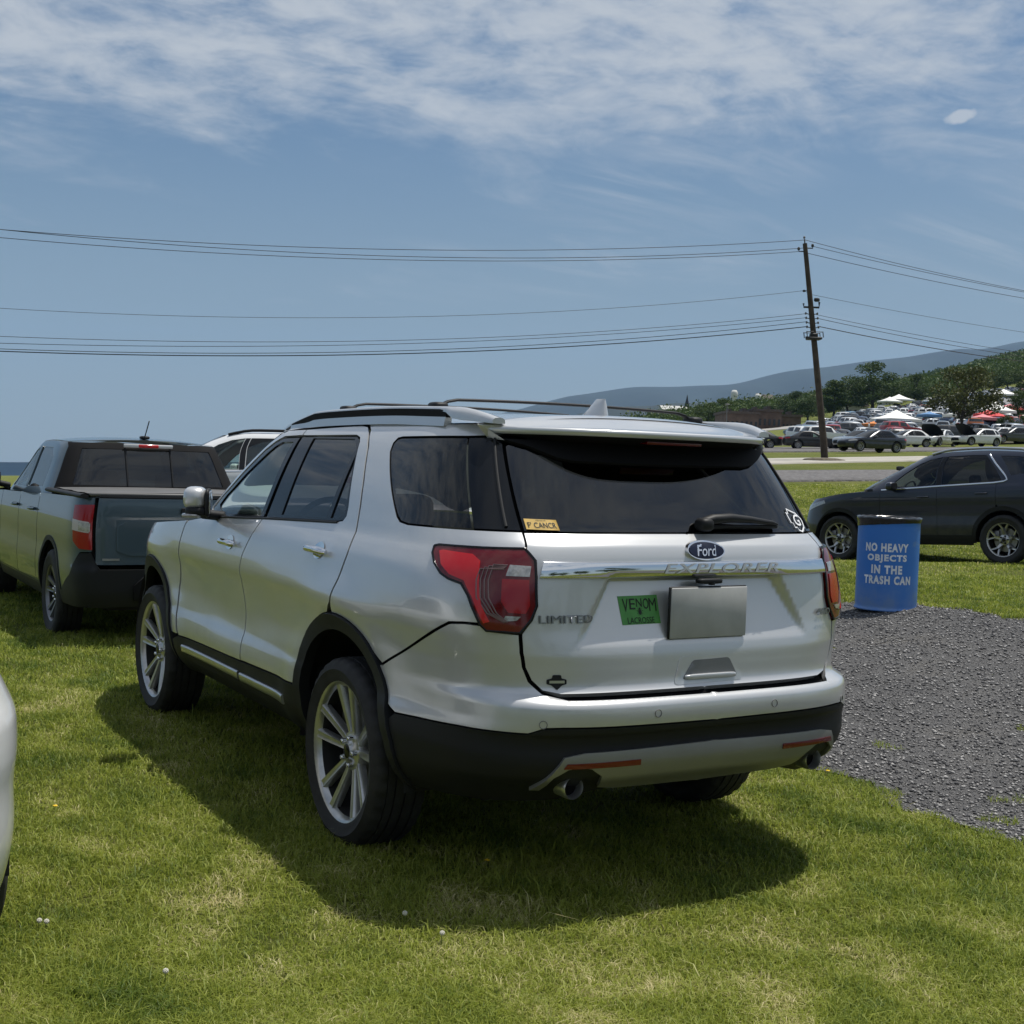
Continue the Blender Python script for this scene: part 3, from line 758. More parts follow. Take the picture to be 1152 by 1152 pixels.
    # --- black trim
    for mi in (False, True):
        p = Panels(k); p.panel(Au+Aiu[::-1], off=.012, flange=.05, mirror=mi, h=.03); p.build('wheel_arch_trim', m_blk, root)
        p = Panels(k); p.panel(Fu+Fiu[::-1], off=.012, flange=.05, mirror=mi, h=.03); p.build('wheel_arch_trim', m_blk, root)
        s0, s1 = Au[0][0]+.002, Fu[-1][0]-.004
        p = Panels(k); p.panel([(s0, .34), (s1, .34), (s1+.005, .50), (2.24, .537), (1.24, .553), (.46, .572), (s0, .50)], off=.004, mirror=mi); cl_ = p.build('sill_cladding', m_blk, root)
        for a, b in ((2.20, 1.262), (1.235, .60)):
            p = Panels(k); p.strip([(a, .476), (b, .480)], .044, off=.004, th=.012, mirror=mi); p.build('sill_trim_strip', m_satin, cl_)
        # window frames
        ff = [(1.80, 1.228), (1.10, 1.267), (1.065, 1.655), (1.34, 1.650), (1.44, 1.625), (1.53, 1.585), (1.68, 1.46), (1.80, 1.335), (1.84, 1.27)]
        fg = [(1.66, 1.252), (1.145, 1.272), (1.125, 1.633), (1.32, 1.630), (1.40, 1.608), (1.47, 1.568), (1.62, 1.46), (1.74, 1.345), (1.76, 1.29)]
        rf = [(1.062, 1.268), (.215, 1.300), (.165, 1.307), (.147, 1.327), (.160, 1.36), (.322, 1.632), (.348, 1.651), (.40, 1.662), (1.035, 1.658)]
        rg = [(.885, 1.290), (.355, 1.306), (.333, 1.612), (.40, 1.652), (.885, 1.652)]
        rg2 = [(.310, 1.308), (.225, 1.311), (.185, 1.33), (.185, 1.36), (.305, 1.585)]
        p = Panels(k); p.panel(ff, [fg], off=-.004, flange=.012, mirror=mi); p.build('window_frame', m_gloss, root)
        p = Panels(k); p.panel(rf, [rg, rg2], off=-.0045, flange=.012, mirror=mi); p.build('window_frame', m_gloss, root)
        Panels(k).panel(fg, off=-.010, flange=0, gap=-.01, mirror=mi, h=.05).build('front_door_glass', m_clear, root)
        Panels(k).panel(rg, off=-.010, flange=0, gap=-.01, mirror=mi, h=.05).build('rear_door_glass', m_tint, root)
        Panels(k).panel(rg2, off=-.010, flange=0, gap=-.01, mirror=mi, h=.05).build('rear_vent_glass', m_tint, root)
        qg = [(-.646, 1.662), (-.10, 1.656), (-.055, 1.651), (-.034, 1.634), (-.045, 1.60), (-.271, 1.398), (-.323, 1.354), (-.355, 1.336), (-.41, 1.329), (-.722, 1.333)]
        Panels(k).panel(qg, off=-.003, flange=0, mirror=mi, h=.04).build('quarter_glass', m_tint, root)
        dp = [(-.650, 1.662), (-.803, 1.668), (-.845, 1.50), (-.884, 1.334), (-.727, 1.333)]
        o = Panels(k).panel(dp, off=-.002, mirror=mi, flange=.01).build('pillar_cover', m_gloss, root)
        Panels(k).strip([(-.775, 1.66), (-.835, 1.345)], .012, off=-.002, th=.008, mirror=mi).build('pillar_trim', m_blk, o)
        # belt moulding
        Panels(k).strip([(1.80, 1.224), (1.04, 1.262), (.21, 1.294)], .010, off=-.003, th=.008, mirror=mi).build('belt_moulding', m_blk, root)
    # --- glass
    gl = [(-1.5708, 1.69), (-1.0, 1.69), (-.835, 1.676), (-.816, 1.66), (-.853, 1.50), (-.892, 1.333), (-1.5708, 1.333)]
    hg = Panels(k).panel(full(k, gl, 0), off=-.002, h=.05, flange=.012).build('rear_window', m_tint2, root)
    Panels(k).panel(full(k, [(-1.5708, 1.352), (-.93, 1.352), (-.893, 1.50), (-.86, 1.64), (-.83, 1.68), (-.818, 1.66), (-.855, 1.50), (-.893, 1.335), (-1.5708, 1.335)], 0), off=-.006, flange=0, h=.04).build('window_border', m_gloss, hg)
    sh_ = yz(k, [(0, 1.655), (.64, 1.655), (.56, 1.628), (.47, 1.588), (.41, 1.578), (0, 1.574)])
    Panels(k).panel(full(k, sh_, 0), off=.012, flange=.02).build('spoiler_shroud', m_blkmatt, root)
    wc = lambda z: float(k.xf(z))+1.5708
    wp = [(wc(1.69), 1.69), (1.8, 1.69), (1.60, 1.675), (1.66, 1.625), (1.76, 1.51), (1.89, 1.37), (1.95, 1.25), (wc(1.25), 1.25)]
    for mi in (False, True): Panels(k).panel(wp, off=-.004, flange=0, gap=0, mirror=mi, h=.05).build('windscreen', m_clear, root)
    # --- roof, spoiler, hood
    rp = MB(); roof_panel(rp, k, H, top, -1.5708, float(k.xf(1.7))+1.5708, drop=.003, inn=1.0); ro = rp.build('roof', m_silver, root)
    sp = MB(); secs = []; ysn = np.linspace(-1, 1, 41)
    for s in ysn:
        yl = .655*s; y0 = .705*s; xl = -.935+.31*abs(s)**3.2; x0 = -.60; L = []
        for t in np.linspace(0, 1, 9):
            x = x0+(xl-x0)*t; y = y0+(yl-y0)*t; z0 = float(H(np.array([x0]), np.array([y]))[0])+.004; z1 = 1.706
            sl = -.05; hh = z0*(1-t)**2*(1+2*t)+z1*(3*t*t-2*t**3)-.022*(t*(1-t)**2)-.010*0
            L.append((x, y, hh))
        xg = float(k.rear_x(min(.60, abs(yl)), 1.655))-.004
        L += [(xl-.006, yl, 1.701), (xl-.008, yl, 1.690), (xl+.004, yl*.995, 1.680), (xl+.05, yl*.98, 1.668), (min(xg, x0-.03), yl*.965, 1.655), (x0, y0*.93, 1.66)]
        secs.append(L)
    sp.loft([q_[:12] for q_ in secs[::-1]], ang=32, closed=False); spo = sp.build('rear_spoiler', m_silver, root)
    sp = MB(); sp.loft([q_[11:]+q_[:1] for q_ in secs[::-1]], ang=32, closed=False); sp.build('spoiler_underside', m_blkmatt, spo)
    sp = MB()
    for s_ in (0, -1):
        sp = MB(); c = np.array(secs[s_]); sp.add(np.vstack([c, c.mean(0)]), [(j, (j+1) % len(c), len(c)) for j in range(len(c))], ang=0); sp.build('spoiler_end', m_silver, spo)
    bl_ = MB(); bl_.box((-.865, -.0, 1.6665), (.05, .26, .016), bev=.003); bl_.build('brake_light', m_darkred, root)
    def hood(mb, zt, x0, x1, crown):
        xs = np.concatenate([np.linspace(x0, x1-.25, 20), x1-.25*np.cos(np.linspace(0, np.pi/2, 10))[1:]]); rows = []
        for x in xs:
            z = float(zt(x)); u = Ux(k, [x], [z])[0]; ye = k.raw(u, z)[1] if x < float(k.front(z))-.01 else .02
            ye = abs(float(ye))*.995; s = np.linspace(-1, 1, 25); rows.append(np.stack([0*s+x, s*ye, z+crown*(1-np.abs(s)**2.6)], 1))
        g = np.array(rows); n, m, _ = g.shape
        mb.add(g.reshape(-1, 3), [(i*m+j, (i+1)*m+j, (i+1)*m+j+1, i*m+j+1) for i in range(n-1) for j in range(m-1)], ang=50)
    hm = MB(); hood(hm, tab('1.9:1.205 2.3:1.165 2.8:1.12 3.3:1.07 3.62:1.045'), 2.0, 3.60, .055); hm.build('hood', m_silver, root)
    cw = MB(); cw.sup((2.12, 0, 1.215), (.26, .80, .03), 5); cw.build('cowl', m_blk, root)
    # front: grille, headlights
    Panels(k).panel([(3.771, .72), (3.771, 1.02), (3.35, 1.02), (3.38, .72)], off=.01, both=True).build('grille', m_blk, root)
    for mi in (False, True): Panels(k).panel([(3.30, .93), (3.30, 1.03), (2.95, 1.07), (2.98, .97)], off=.008, mirror=mi).build('headlight', m_clearlens, root)
    # --- lamps
    lamp = [(-.584, 1.260), (-.603, 1.2655), (-.76, 1.2675), (-.884, 1.271), (-.902, 1.252), (-.920, 1.234), (-.935, 1.177), (-.947, 1.079), (-.933, 1.033), (-.899, .986), (-.806, .990), (-.791, 1.010), (-.780, 1.038), (-.752, 1.104), (-.724, 1.144), (-.678, 1.156), (-.648, 1.171), (-.613, 1.202), (-.588, 1.236)]
    for mi in (False, True):
        p = Panels(k); p.panel(lamp, off=.010, flange=.03, gap=.001, mirror=mi, h=.02); lo = p.build('tail_light', m_darkred, root)
        p = Panels(k); p.panel([(-.612, 1.245), (-.628, 1.250), (-.735, 1.245), (-.765, 1.225), (-.795, 1.08), (-.822, 1.02), (-.800, 1.012), (-.762, 1.10), (-.73, 1.152), (-.68, 1.168), (-.640, 1.198)], off=.0135, flange=.004, mirror=mi, h=.02); p.build('side_lens', m_redlit, lo)
        p = Panels(k); p.panel([(-.838, 1.170), (-.918, 1.170), (-.930, 1.08), (-.918, 1.05), (-.868, 1.052), (-.845, 1.09)], off=.0135, flange=.004, mirror=mi, h=.02); p.build('brake_lens', m_red, lo)
        p = Panels(k); p.panel([(-.850, 1.218), (-.915, 1.216), (-.918, 1.176), (-.846, 1.176)], off=.0135, flange=.004, mirror=mi, h=.02); p.build('reversing_lens', m_clearlens, lo)
        p = Panels(k); p.panel([(-.860, 1.046), (-.908, 1.044), (-.893, 1.026), (-.852, 1.022)], off=.0135, flange=.004, mirror=mi, h=.02); p.build('lower_lens', m_clearlens, lo)
        for j in range(4):
            o_ = j*.0115
            p = Panels(k); p.strip([(-.846+o_*.2, 1.214-o_*.4), (-.806+o_, 1.214-o_*.5), (-.803+o_, 1.16), (-.812+o_, 1.10), (-.838+o_*.8, 1.05), (-.868+o_*.3, 1.022)], .0045, off=.0105, th=.0035, mirror=mi); p.build('light_guide', pbr('lens_rib', (.20, .13, .13), .2, metal=.4), lo)
        Panels(k).strip([(q0, q1) for q0, q1 in (lamp+lamp[:1])], .008, off=.008, th=.0045, mirror=mi).build('lamp_rim', m_gloss, lo)
    m_letter = pbr('letter_metal', (.24, .25, .26), .28, metal=.7)
    # --- chrome bar, letters, badges
    cb = Panels(k); cb.strip([(float(u), 1.203) for u in np.linspace(-.945, -np.pi+.945, 60)], .057, off=.003, th=.014, prof=[(-.5, -.1), (-.5, .7), (-.46, .93), (-.40, .99), (0, 1.03), (.40, .99), (.46, .93), (.5, .7), (.5, -.1)]); cbo = cb.build('chrome_bar', m_chrome, root)
    t = MB(); put_text(t, k, 'EXPLORER', -.105, 1.208, .55, .036, off=.0205, th=.004, bold=.008, shear=.25, space=1.12); t.build('lettering', pbr('letter_silver', (.55, .56, .58), .35, metal=.3), cbo)
    t = MB(); put_text(t, k, 'LIMITED', .572, 1.034, .205, .027, off=.011, th=.006, bold=.004); t.build('lettering', m_letter, root)
    t = MB(); put_text(t, k, '4WD', -.650, 1.024, .095, .026, off=.011, th=.006, bold=.02, shear=.3); t.build('lettering', m_letter, root)
    em = MB(); ec = (-.035, 1.272); tail_shape(em, k, ell(ec[0], ec[1], .088, .036, 40), .016, th=.016); emo = em.build('oval_badge', m_chrome, root)
    em = MB(); tail_shape(em, k, ell(ec[0], ec[1], .081, .030, 40), .018, th=.002); em.build('badge_field', pbr('badge_blue', (.003, .007, .025), .35, spec=.3), emo)
    em = MB(); V, F = text_fit('Ford', .098, .040, shear=.35, bold=.006); y = ec[0]-V[:, 0]; z = ec[1]+V[:, 1]
    em.add(np.column_stack([k.rear_x(y, z)-.0205, y, z]), F, ang=60); em.build('badge_script', m_chrome, emo)
    # stickers, plate, latch
    g = MB(); tail_shape(g, k, [(.346, 1.107), (.172, 1.109), (.168, 1.008), (.337, 1.006)], .0015, th=.001); go = g.build('green_sticker', pbr('sticker_green', (.07, .27, .055), .5, var=.1, vscale=20), root)
    m_ink = pbr('black_ink', (.008, .012, .008), .6)
    g = MB()
    for i, c in enumerate('VENOM'):      # arched word, tallest at its ends
        x_ = -.060+i*.030; hgt = .030+.016*abs(i-2)/2; V, F = text_fit(c, .025 if c != 'M' else .032, hgt, bold=.004)
        y = .2565-(x_+V[:, 0]); z = 1.098-hgt/2+V[:, 1]; g.add(np.column_stack([k.rear_x(y, z)-.003, y, z]), F, ang=60)
    put_text(g, k, 'LACROSSE', .2545, 1.021, .118, .022, off=.003, th=0, bold=.004)
    cy_, cz_ = .2555, 1.050
    tail_shape(g, k, ell(cy_, cz_, .006, .010, 12), .003); tail_shape(g, k, ell(cy_, cz_+.012, .004, .004, 10), .003)
    for s in (-1, 1):
        for a, b in ((.012, .016), (.018, .006), (.016, -.006), (.010, -.014)):
            q0 = np.array([cy_+s*.004, cz_+b*.3]); q1 = np.array([cy_+s*a*.8, cz_+b*.9]); nn = np.array([0, .0016])
            tail_shape(g, k, [tuple(q0-nn), tuple(q1-nn*.4), tuple(q1+nn*.4), tuple(q0+nn)] if s < 0 else [tuple(q0+nn), tuple(q1+nn*.4), tuple(q1-nn*.4), tuple(q0-nn)], .003)
    g.build('sticker_print', m_ink, go)
    pl = MB(); pl.box((-1.093, -.031, 1.045), (.010, .358, .186), bev=.003); plo = pl.build('license_plate', pbr('plate_grey', (.38, .385, .38), .55, var=.10, vscale=6), root, label='plain grey licence plate without readable writing')
    MB().box((-1.090, -.026, 1.047), (.010, .364, .191), bev=.004).build('plate_frame', m_blk, plo)
    cm = MB(); cm.sup((-1.082, -.035, 1.160), (.020, .055, .010), 5); cm.lathe([(0, 0), (.012, 0), (.012, .01)], 16, c=(-1.098, -.035, 1.147), axis='z'); cm.build('camera_housing', m_blk, root)
    hb = [(.105, .886), (-.165, .890), (-.190, .790), (.135, .786)]
    hd = MB(); tail_shape(hd, k, rnd(np.array(hb), .02), -.001+.003, th=.003)
    hdo = hd.build('latch_panel', m_silver, root)
    hd = MB(); tail_shape(hd, k, rnd(np.array([(.045, .872), (-.125, .876), (-.165, .807), (.095, .804)]), .012), .0035, th=.001); hd.build('latch_recess', pbr('silver_shadow', (.20, .205, .21), .45, metal=.6), hdo)
    hd = MB(); hd.sup((-1.112, -.035, .812), (.012, .120, .010), 6); hd.build('latch_lip', m_silver, hdo)
    hy, hz = .612, .818
    hh = MB(); tail_shape(hh, k, rnd(np.array([(hy+.034, hz+.008), (hy+.016, hz+.012), (hy+.014, hz+.024), (hy-.014, hz+.024), (hy-.016, hz+.012), (hy-.034, hz+.008), (hy-.034, hz-.008), (hy-.018, hz-.012), (hy, hz-.028), (hy+.018, hz-.012), (hy+.034, hz-.008)][::-1]), .004), .004, th=.003)
    ho = hh.build('shield_badge', m_blk, root); hh = MB(); hh_ = [(hy+.026, hz+.0045), (hy-.026, hz+.0045), (hy-.026, hz-.0045), (hy+.026, hz-.0045)]
    tail_shape(hh, k, hh_, .0055, th=.001); hh.build('badge_bar', m_satin, ho)
    # yellow sticker and arrowhead decal on the rear glass
    y_ = MB(); tail_shape(y_, k, [(.660, 1.376), (.550, 1.374), (.548, 1.338), (.662, 1.340)], .004, th=.001); yo = y_.build('yellow_sticker', pbr('sticker_yellow', (.62, .40, .09), .5, var=.1, vscale=30), root)
    y_ = MB(); put_text(y_, k, "F' CANCR", .605, 1.355, .098, .020, off=.0055, th=0, bold=.010); put_text(y_, k, 'PENNA', .605, 1.3715, .034, .004, off=.0055, th=0); y_.build('sticker_print', m_ink, yo)
    m_dec = pbr('white_decal', (.75, .76, .78), .5)
    gy, gz = -.625, 1.380
    # arrowhead outline pointing to the right, letter G inside
    arr = np.array([(.058, .030), (.046, .026), (.044, .044), (.020, .036), (-.018, .026), (-.048, .004), (-.052, -.006), (-.040, -.030), (-.006, -.046), (.014, -.040), (.020, -.028), (.034, -.030), (.036, -.012), (.050, -.010)])
    arr = np.array([(gy+a*1.05, gz+b*1.05) for a, b in arr])
    d = MB(); a2 = arr.mean(0)+(arr-arr.mean(0))*.86
    for i in range(len(arr)):
        j = (i+1) % len(arr); tail_shape(d, k, [tuple(arr[i]), tuple(arr[j]), tuple(a2[j]), tuple(a2[i])], .004, h=.05)
    put_text(d, k, 'G', gy-.002, gz-.001, .046, .044, off=.004, th=0, bold=.012); d.build('arrowhead_decal', m_dec, root)
    # wiper
    wp_ = MB(); rx = lambda y, z: float(k.rear_x(y, z))
    pts = [(rx(y, z)-o, y, z) for y, z, o in [(-.065, 1.372, .035), (-.11, 1.385, .050), (-.20, 1.390, .048), (-.30, 1.384, .042), (-.42, 1.372, .034), (-.452, 1.366, .03)]]
    wp_.tube(pts, [.022, .026, .024, .019, .012, .006], 10, sq=(1.0, .75)); wp_.tube([(rx(y, z)-.016, y, z) for y, z in [(-.08, 1.352), (-.2, 1.356), (-.35, 1.356), (-.455, 1.357)]], .008, 8)
    wp_.sup((rx(-.075, 1.362)-.03, -.075, 1.364), (.035, .032, .026), 3.); wp_.build('rear_wiper', m_blk, root)
    # --- roof rails, bars, fin
    for s in (1, -1):
        xs = np.linspace(1.42, -.66, 36); secs = []; blk = []; pls = []
        for x in xs:
            t = (1.42-x)/2.08; yy = min(.700, abs(float(k.raw(x, 1.705)[1]))-.012); zr = float(H(np.array([x]), np.array([yy]))[0])
            env = min(1, t/.20)**.8*(1 if t < .88 else 1-.85*((t-.88)/.12)**2)
            zt = zr+.016+.048*env; thk = .017+.034*sst(.84, .9, t)*env; w = .019+.008*sst(.8, .9, t)
            pr = [(-1, -.5), (-.95, .1), (-.6, .42), (0, .5), (.6, .42), (.95, .1), (1, -.5), (0, -.55)]
            secs.append([(x, s*(yy-.01+w*a), zt-thk*.5+thk*b) for a, b in pr])
            if .05 < t < .86: blk.append([(x, s*(yy-.008), zt-.044*min(1, env*1.2)), (x, s*(yy-.010), zt-thk*.7), (x, s*(yy+.012), zt-thk*.7), (x, s*(yy+.013), zt-.044*min(1, env*1.2))]); pls.append([(x, s*(yy-.012), zr-.012), (x, s*(yy-.014), zt-.042*min(1, env*1.2)), (x, s*(yy+.014), zt-.042*min(1, env*1.2)), (x, s*(yy+.022), zr-.014)])
        rb = MB(); rb.loft(secs, ang=35, caps=True); ro_ = rb.build('roof_rail', m_silver, root)
        rb = MB(); rb.loft(pls, ang=35, caps=True); rb.build('rail_base', m_silver, ro_)
        rb = MB(); rb.loft(blk, ang=35, caps=True); rb.build('rail_insert', m_blkmatt, ro_)
    for x in (-.17, .74):
        c = MB(); ys = np.linspace(-.645, .645, 31); zc = lambda y: 1.826-.012*(abs(y)/.68)**2-.028*sst(.58, .645, abs(y))
        c.tube([(x+.01*(y/.68)**2, y, float(zc(y))) for y in ys], .012, 10, sq=(1.5, .55)); 
        for s in (-1, 1): c.sup((x, s*.650, 1.785), (.045, .034, .020), 3.5)
        c.build('cross_bar', m_blk, root)
    fn = MB(); secs = []
    for t in np.linspace(0, 1, 10):
        z = 1.775+.072*t; xl = -.24-.105*t**.8; xr_ = -.425+.015*t; w = .028*(1-t)**.8+.006; n = 14; L = []
        for j in range(n):
            a = 2*np.pi*j/n; L.append(((xl+xr_)/2+(xl-xr_)/2*math.cos(a), w*math.sin(a), z))
        secs.append(L)
    fn.loft(secs, ang=40, caps=True); fn.build('antenna_fin', m_silver, root)
    # --- handles, mirrors
    for mi in (1, -1):
        for par, u0, z0 in ((fdo, 1.41, 1.118), (rdo, .270, 1.168)):
            hN = k.nrm(u0, z0); base = k.raw(u0, z0); hm_ = MB(); ps = []
            for t in np.linspace(-1, 1, 11):
                ps.append(k.raw(u0+t*.105, z0+.010*t*0)+k.nrm(u0+t*.105, z0)*(.012+.026*(1-abs(t)**3)))
            hm_.tube([(p[0], p[1]*mi, p[2]) for p in ps], [.010]+[.0155]*9+[.010], 10, sq=(1., 1.)); c = base+hN*.002
            cup = [k.raw(u0+.055*math.cos(a), z0+.004+.036*math.sin(a))+hN*.0035 for a in np.linspace(0, 2*np.pi, 24, endpoint=False)]
            cc = np.vstack([cup, c+hN*-.004]); m_ = 24
            cc = cc*[1, mi, 1]; f = [(j, (j+1) % m_, m_) for j in range(m_)]
            if mi > 0: f = [q_[::-1] for q_ in f]
            hm_.add(cc, f, 0, ang=60); hm_.build('door_handle', m_chrome, par if mi > 0 else root)
        ry = Matrix.Translation((1.70, mi*1.065, 0)) @ Matrix.Rotation(mi*math.radians(68), 4, 'Z')
        mr = MB(); mr.sup((.005, 0, 1.328), (.060, .085, .060), 3.0); mr.xf(ry); mo = mr.build('door_mirror', m_silver, root)
        q_ = MB(); q_.sup((-.005, 0, 1.262), (.060, .087, .028), 3.4); q_.sup((-.058, 0, 1.305), (.012, .084, .074), 5); q_.xf(ry); q_.tube([(1.74, mi*.90, 1.232), (1.71, mi*1.02, 1.245)], .034, 10, sq=(1.3, .8)); q_.build('mirror_base', m_blk, mo)
        q_ = MB(); q_.sup((-.071, 0, 1.308), (.004, .074, .060), 6); q_.xf(ry); q_.build('mirror_glass', m_chrome, mo)
        q_ = MB(); q_.sup((.02, mi*.02, 1.240), (.048, .068, .012), 4); q_.xf(ry); q_.build('mirror_lamp', m_clearlens, mo)
    # --- wheels, wells, underbody, liner
    for x in (0, 2.865):
        for s in (1, -1): make_wheel(root, (x, s*.852, .372), .382, .248, .284, 'double', s)
    un = MB(); un.box((1.35, 0, .45), (4.0, 1.30, .30)); un.box((1.43, 0, .50), (1.95, 1.76, .28)); un.box((-.74, 0, .58), (.4, 1.25, .22)); un.box((3.5, 0, .62), (.3, 1.3, .4)); un.tube([(0, -.8, .372), (0, .8, .372)], .05); un.tube([(2.865, -.8, .4), (2.865, .8, .4)], .04)
    for x in (0, 2.865):
        for s in (1, -1):
            un.lathe([(.53, .58*s), (.53, .925*s)], 24, c=(x, 0, .38), a0=-.1, a1=np.pi+.1, ang=60); 
            un.box((x, .56*s, .70), (1.0, .04, .60))
    un.build('underbody', m_under, root)
    ln = Panels(k)
    af_, ff_ = [(a, b) for a, b in Au if b > .40], [(a, b) for a, b in Fu if b > .40]
    ln.panel([(-1.5708, .40), (af_[-1][0]-.02, .40)]+af_[::-1]+[(af_[0][0], .40), (ff_[-1][0], .40)]+ff_[::-1]+[(ff_[0][0], .40), (3.771, .40), (3.771, 1.04), (2.6, 1.12), (2.2, 1.17), (1.7, 1.215), (-.9, 1.30), (-.9, 1.32), (-1.5708, 1.32)], off=-.028, flange=0, gap=0, both=True, h=.06)
    dpq = [(-.70, 1.655), (-.80, 1.66), (-.875, 1.34), (-.76, 1.335)]
    ln.panel([(-.84, 1.69), (1.60, 1.69), (1.70, 1.61), (1.90, 1.41), (1.965, 1.30), (1.97, 1.20), (-.9, 1.27), (-.905, 1.32)], [np.array(fg_) for fg_ in ([(1.68, 1.248), (1.13, 1.268), (1.115, 1.640), (1.33, 1.636), (1.41, 1.612), (1.48, 1.573), (1.63, 1.463), (1.75, 1.345), (1.775, 1.285)], [(.91, 1.286), (.36, 1.302), (.32, 1.302), (.17, 1.315), (.17, 1.36), (.31, 1.62), (.37, 1.660), (.90, 1.660)], [(-.650, 1.668), (-.10, 1.664), (-.03, 1.645), (-.03, 1.60), (-.26, 1.398), (-.31, 1.35), (-.40, 1.322), (-.722, 1.326)])], off=-.022, flange=0, gap=0, both=True, h=.06)
    ln.build('body_liner', m_liner, root)
    cp = MB(); cp.box((.9, 0, .62), (3.2, 1.6, .04)); cp.build('cabin_floor', m_liner, root)
    hl = MB(); roof_panel(hl, k, H, top, -1.5708, float(k.xf(1.7))+1.5708, drop=.035, inn=.97); hl.build('headliner', pbr('headliner', (.20, .19, .175), .9), root)
    interior(root, 1.98, 1.20, .70, (1.06, .12))
    return root
suv = build_suv()
# ------------------------------------------------------------------ terrain
fx_, fy_ = math.cos(YAW), math.sin(YAW)
def DL(x, y):
    dx, dy = x-CAMP[0], y-CAMP[1]; return dx*fx_+dy*fy_, dx*fy_-dy*fx_
def XY(D, L): return CAMP[0]+D*fx_+L*fy_, CAMP[1]+D*fy_-L*fx_
_Dk = np.log([20, 30, 40, 60, 80, 110, 150, 200, 300, 500, 1000, 3000])
_pk = [150, 576, 850, 1000, 1150]
_yk = np.array([[610, 585, 572, 557, 549, 545, 541, 538, 536.5, 535.5, 535, 535],
                [632, 575, 553, 535, 526, 520, 517, 514, 512, 510, 508, 507],
                [636, 566, 541, 517, 510, 502, 495, 489, 481, 473, 464, 462],
                [636, 566, 541, 518, 509.5, 502, 487, 474, 462, 452, 442, 440],
                [636, 566, 541, 518, 509.5, 500, 482, 468, 445, 425, 405, 400]])
_yf = [pch(_Dk, r) for r in _yk]
def ysc(D, px):
    l = np.log(np.maximum(D, 15)); v = np.array([f(l) for f in _yf]); D = np.atleast_1d(D); px = np.clip(np.atleast_1d(px), 150, 1150)
    i = np.clip(np.searchsorted(_pk, px, side='right')-1, 0, 3); a = np.array(_pk)[i]; b = np.array(_pk)[i+1]; t = (px-a)/(b-a); t = t*t*(3-2*t)*.5+t*.5
    j = np.arange(len(px)); return v[i, j]*(1-t)+v[i+1, j]*t
def ground(x, y):
    x = np.atleast_1d(np.asarray(x, float)); y = np.atleast_1d(np.asarray(y, float)); shp = x.shape; x = x.ravel(); y = y.ravel()
    D, L = DL(x, y); near = .33*sst(1.5, 4.5, L)*sst(5, 12, D)
    Df = np.maximum(D, 13.); px = np.clip(576+FPX*L/Df, -600, 1750)
    ys = ysc(Df, px); px_ = px
    d = _F[None]+_R2[None]*((px_-576)/FPX)[:, None]+_U2[None]*((576-ys)/FPX)[:, None]
    far = CAMP[2]+d[:, 2]*Df
    far = far+.035*(L-(px-576)/FPX*Df)*0
    w = sst(13, 22, D)
    return (near*(1-w)+far*w).reshape(shp)
def gz(x, y): return float(ground(x, y)[0])
def G(px, D):
    """ground point seen in photo column px at distance D"""
    L = (px-576)/FPX*D; x, y = XY(D, L); return np.array([x, y, gz(x, y)])
def grid_mesh(mb, P, mat=0, ang=180):
    n, m = P.shape[:2]; i, j = np.meshgrid(np.arange(n-1), np.arange(m-1), indexing='ij'); a = (i*m+j).ravel()
    F = np.stack([a, a+m, a+m+1, a+1], 1)
    A = P.reshape(-1, 3)[F[0]]
    if np.cross(A[1]-A[0], A[2]-A[0])[2] < 0: F = F[:, ::-1]
    return mb.add(P.reshape(-1, 3), F, mat, ang=ang)
def nz3(x, y, s, seed=0):
    """cheap smooth numpy noise, about -1..1"""
    r = np.random.RandomState(seed); v = 0
    for k in range(5):
        a = r.rand()*6.28; f = s*(.6+r.rand()*1.6); v = v+np.sin((x*math.cos(a)+y*math.sin(a))*f+r.rand()*6.28+1.7*np.sin((x*math.sin(a)-y*math.cos(a))*f*.7+r.rand()*6))
    return v/3.2
def mat_grass():
    m, T, out = mat_new('grass_ground'); b = T('ShaderNodeBsdfPrincipled'); b.inputs['Roughness'].default_value = .9; b.inputs['Specular IOR Level'].default_value = .15
    tc = T('ShaderNodeTexCoord'); o = tc.outputs['Object']
    a = T.noise(o, .35, 5, .6, .4); c = T.noise(o, 2.6, 6, .65); d = T.noise(o, 38, 5, .7); e = T.noise(o, 150, 4, .7)
    f = T.math('ADD', T.math('MULTIPLY', a, .45), T.math('ADD', T.math('MULTIPLY', c, .35), T.math('MULTIPLY', d, .25)))
    col = T.mix(T.ramp(f, .40, .68), rgb(.090, .120, .020), rgb(.175, .180, .045))
    col = T.mix(T.math('MULTIPLY', T.ramp(e, .50, .75), .55), col, rgb(.22, .205, .085))
    col = T.mix(T.math('MULTIPLY', T.ramp(e, .50, .28), .6), col, rgb(.018, .028, .008))
    T.link(col, b.inputs['Base Color'])
    bn = T('ShaderNodeBump'); bn.inputs['Strength'].default_value = .9; bn.inputs['Distance'].default_value = .05
    T.link(T.math('ADD', d, T.math('MULTIPLY', e, .6)), bn.inputs['Height']); T.link(bn.outputs[0], b.inputs['Normal'])
    T.link(b.outputs[0], out.inputs[0]); return m
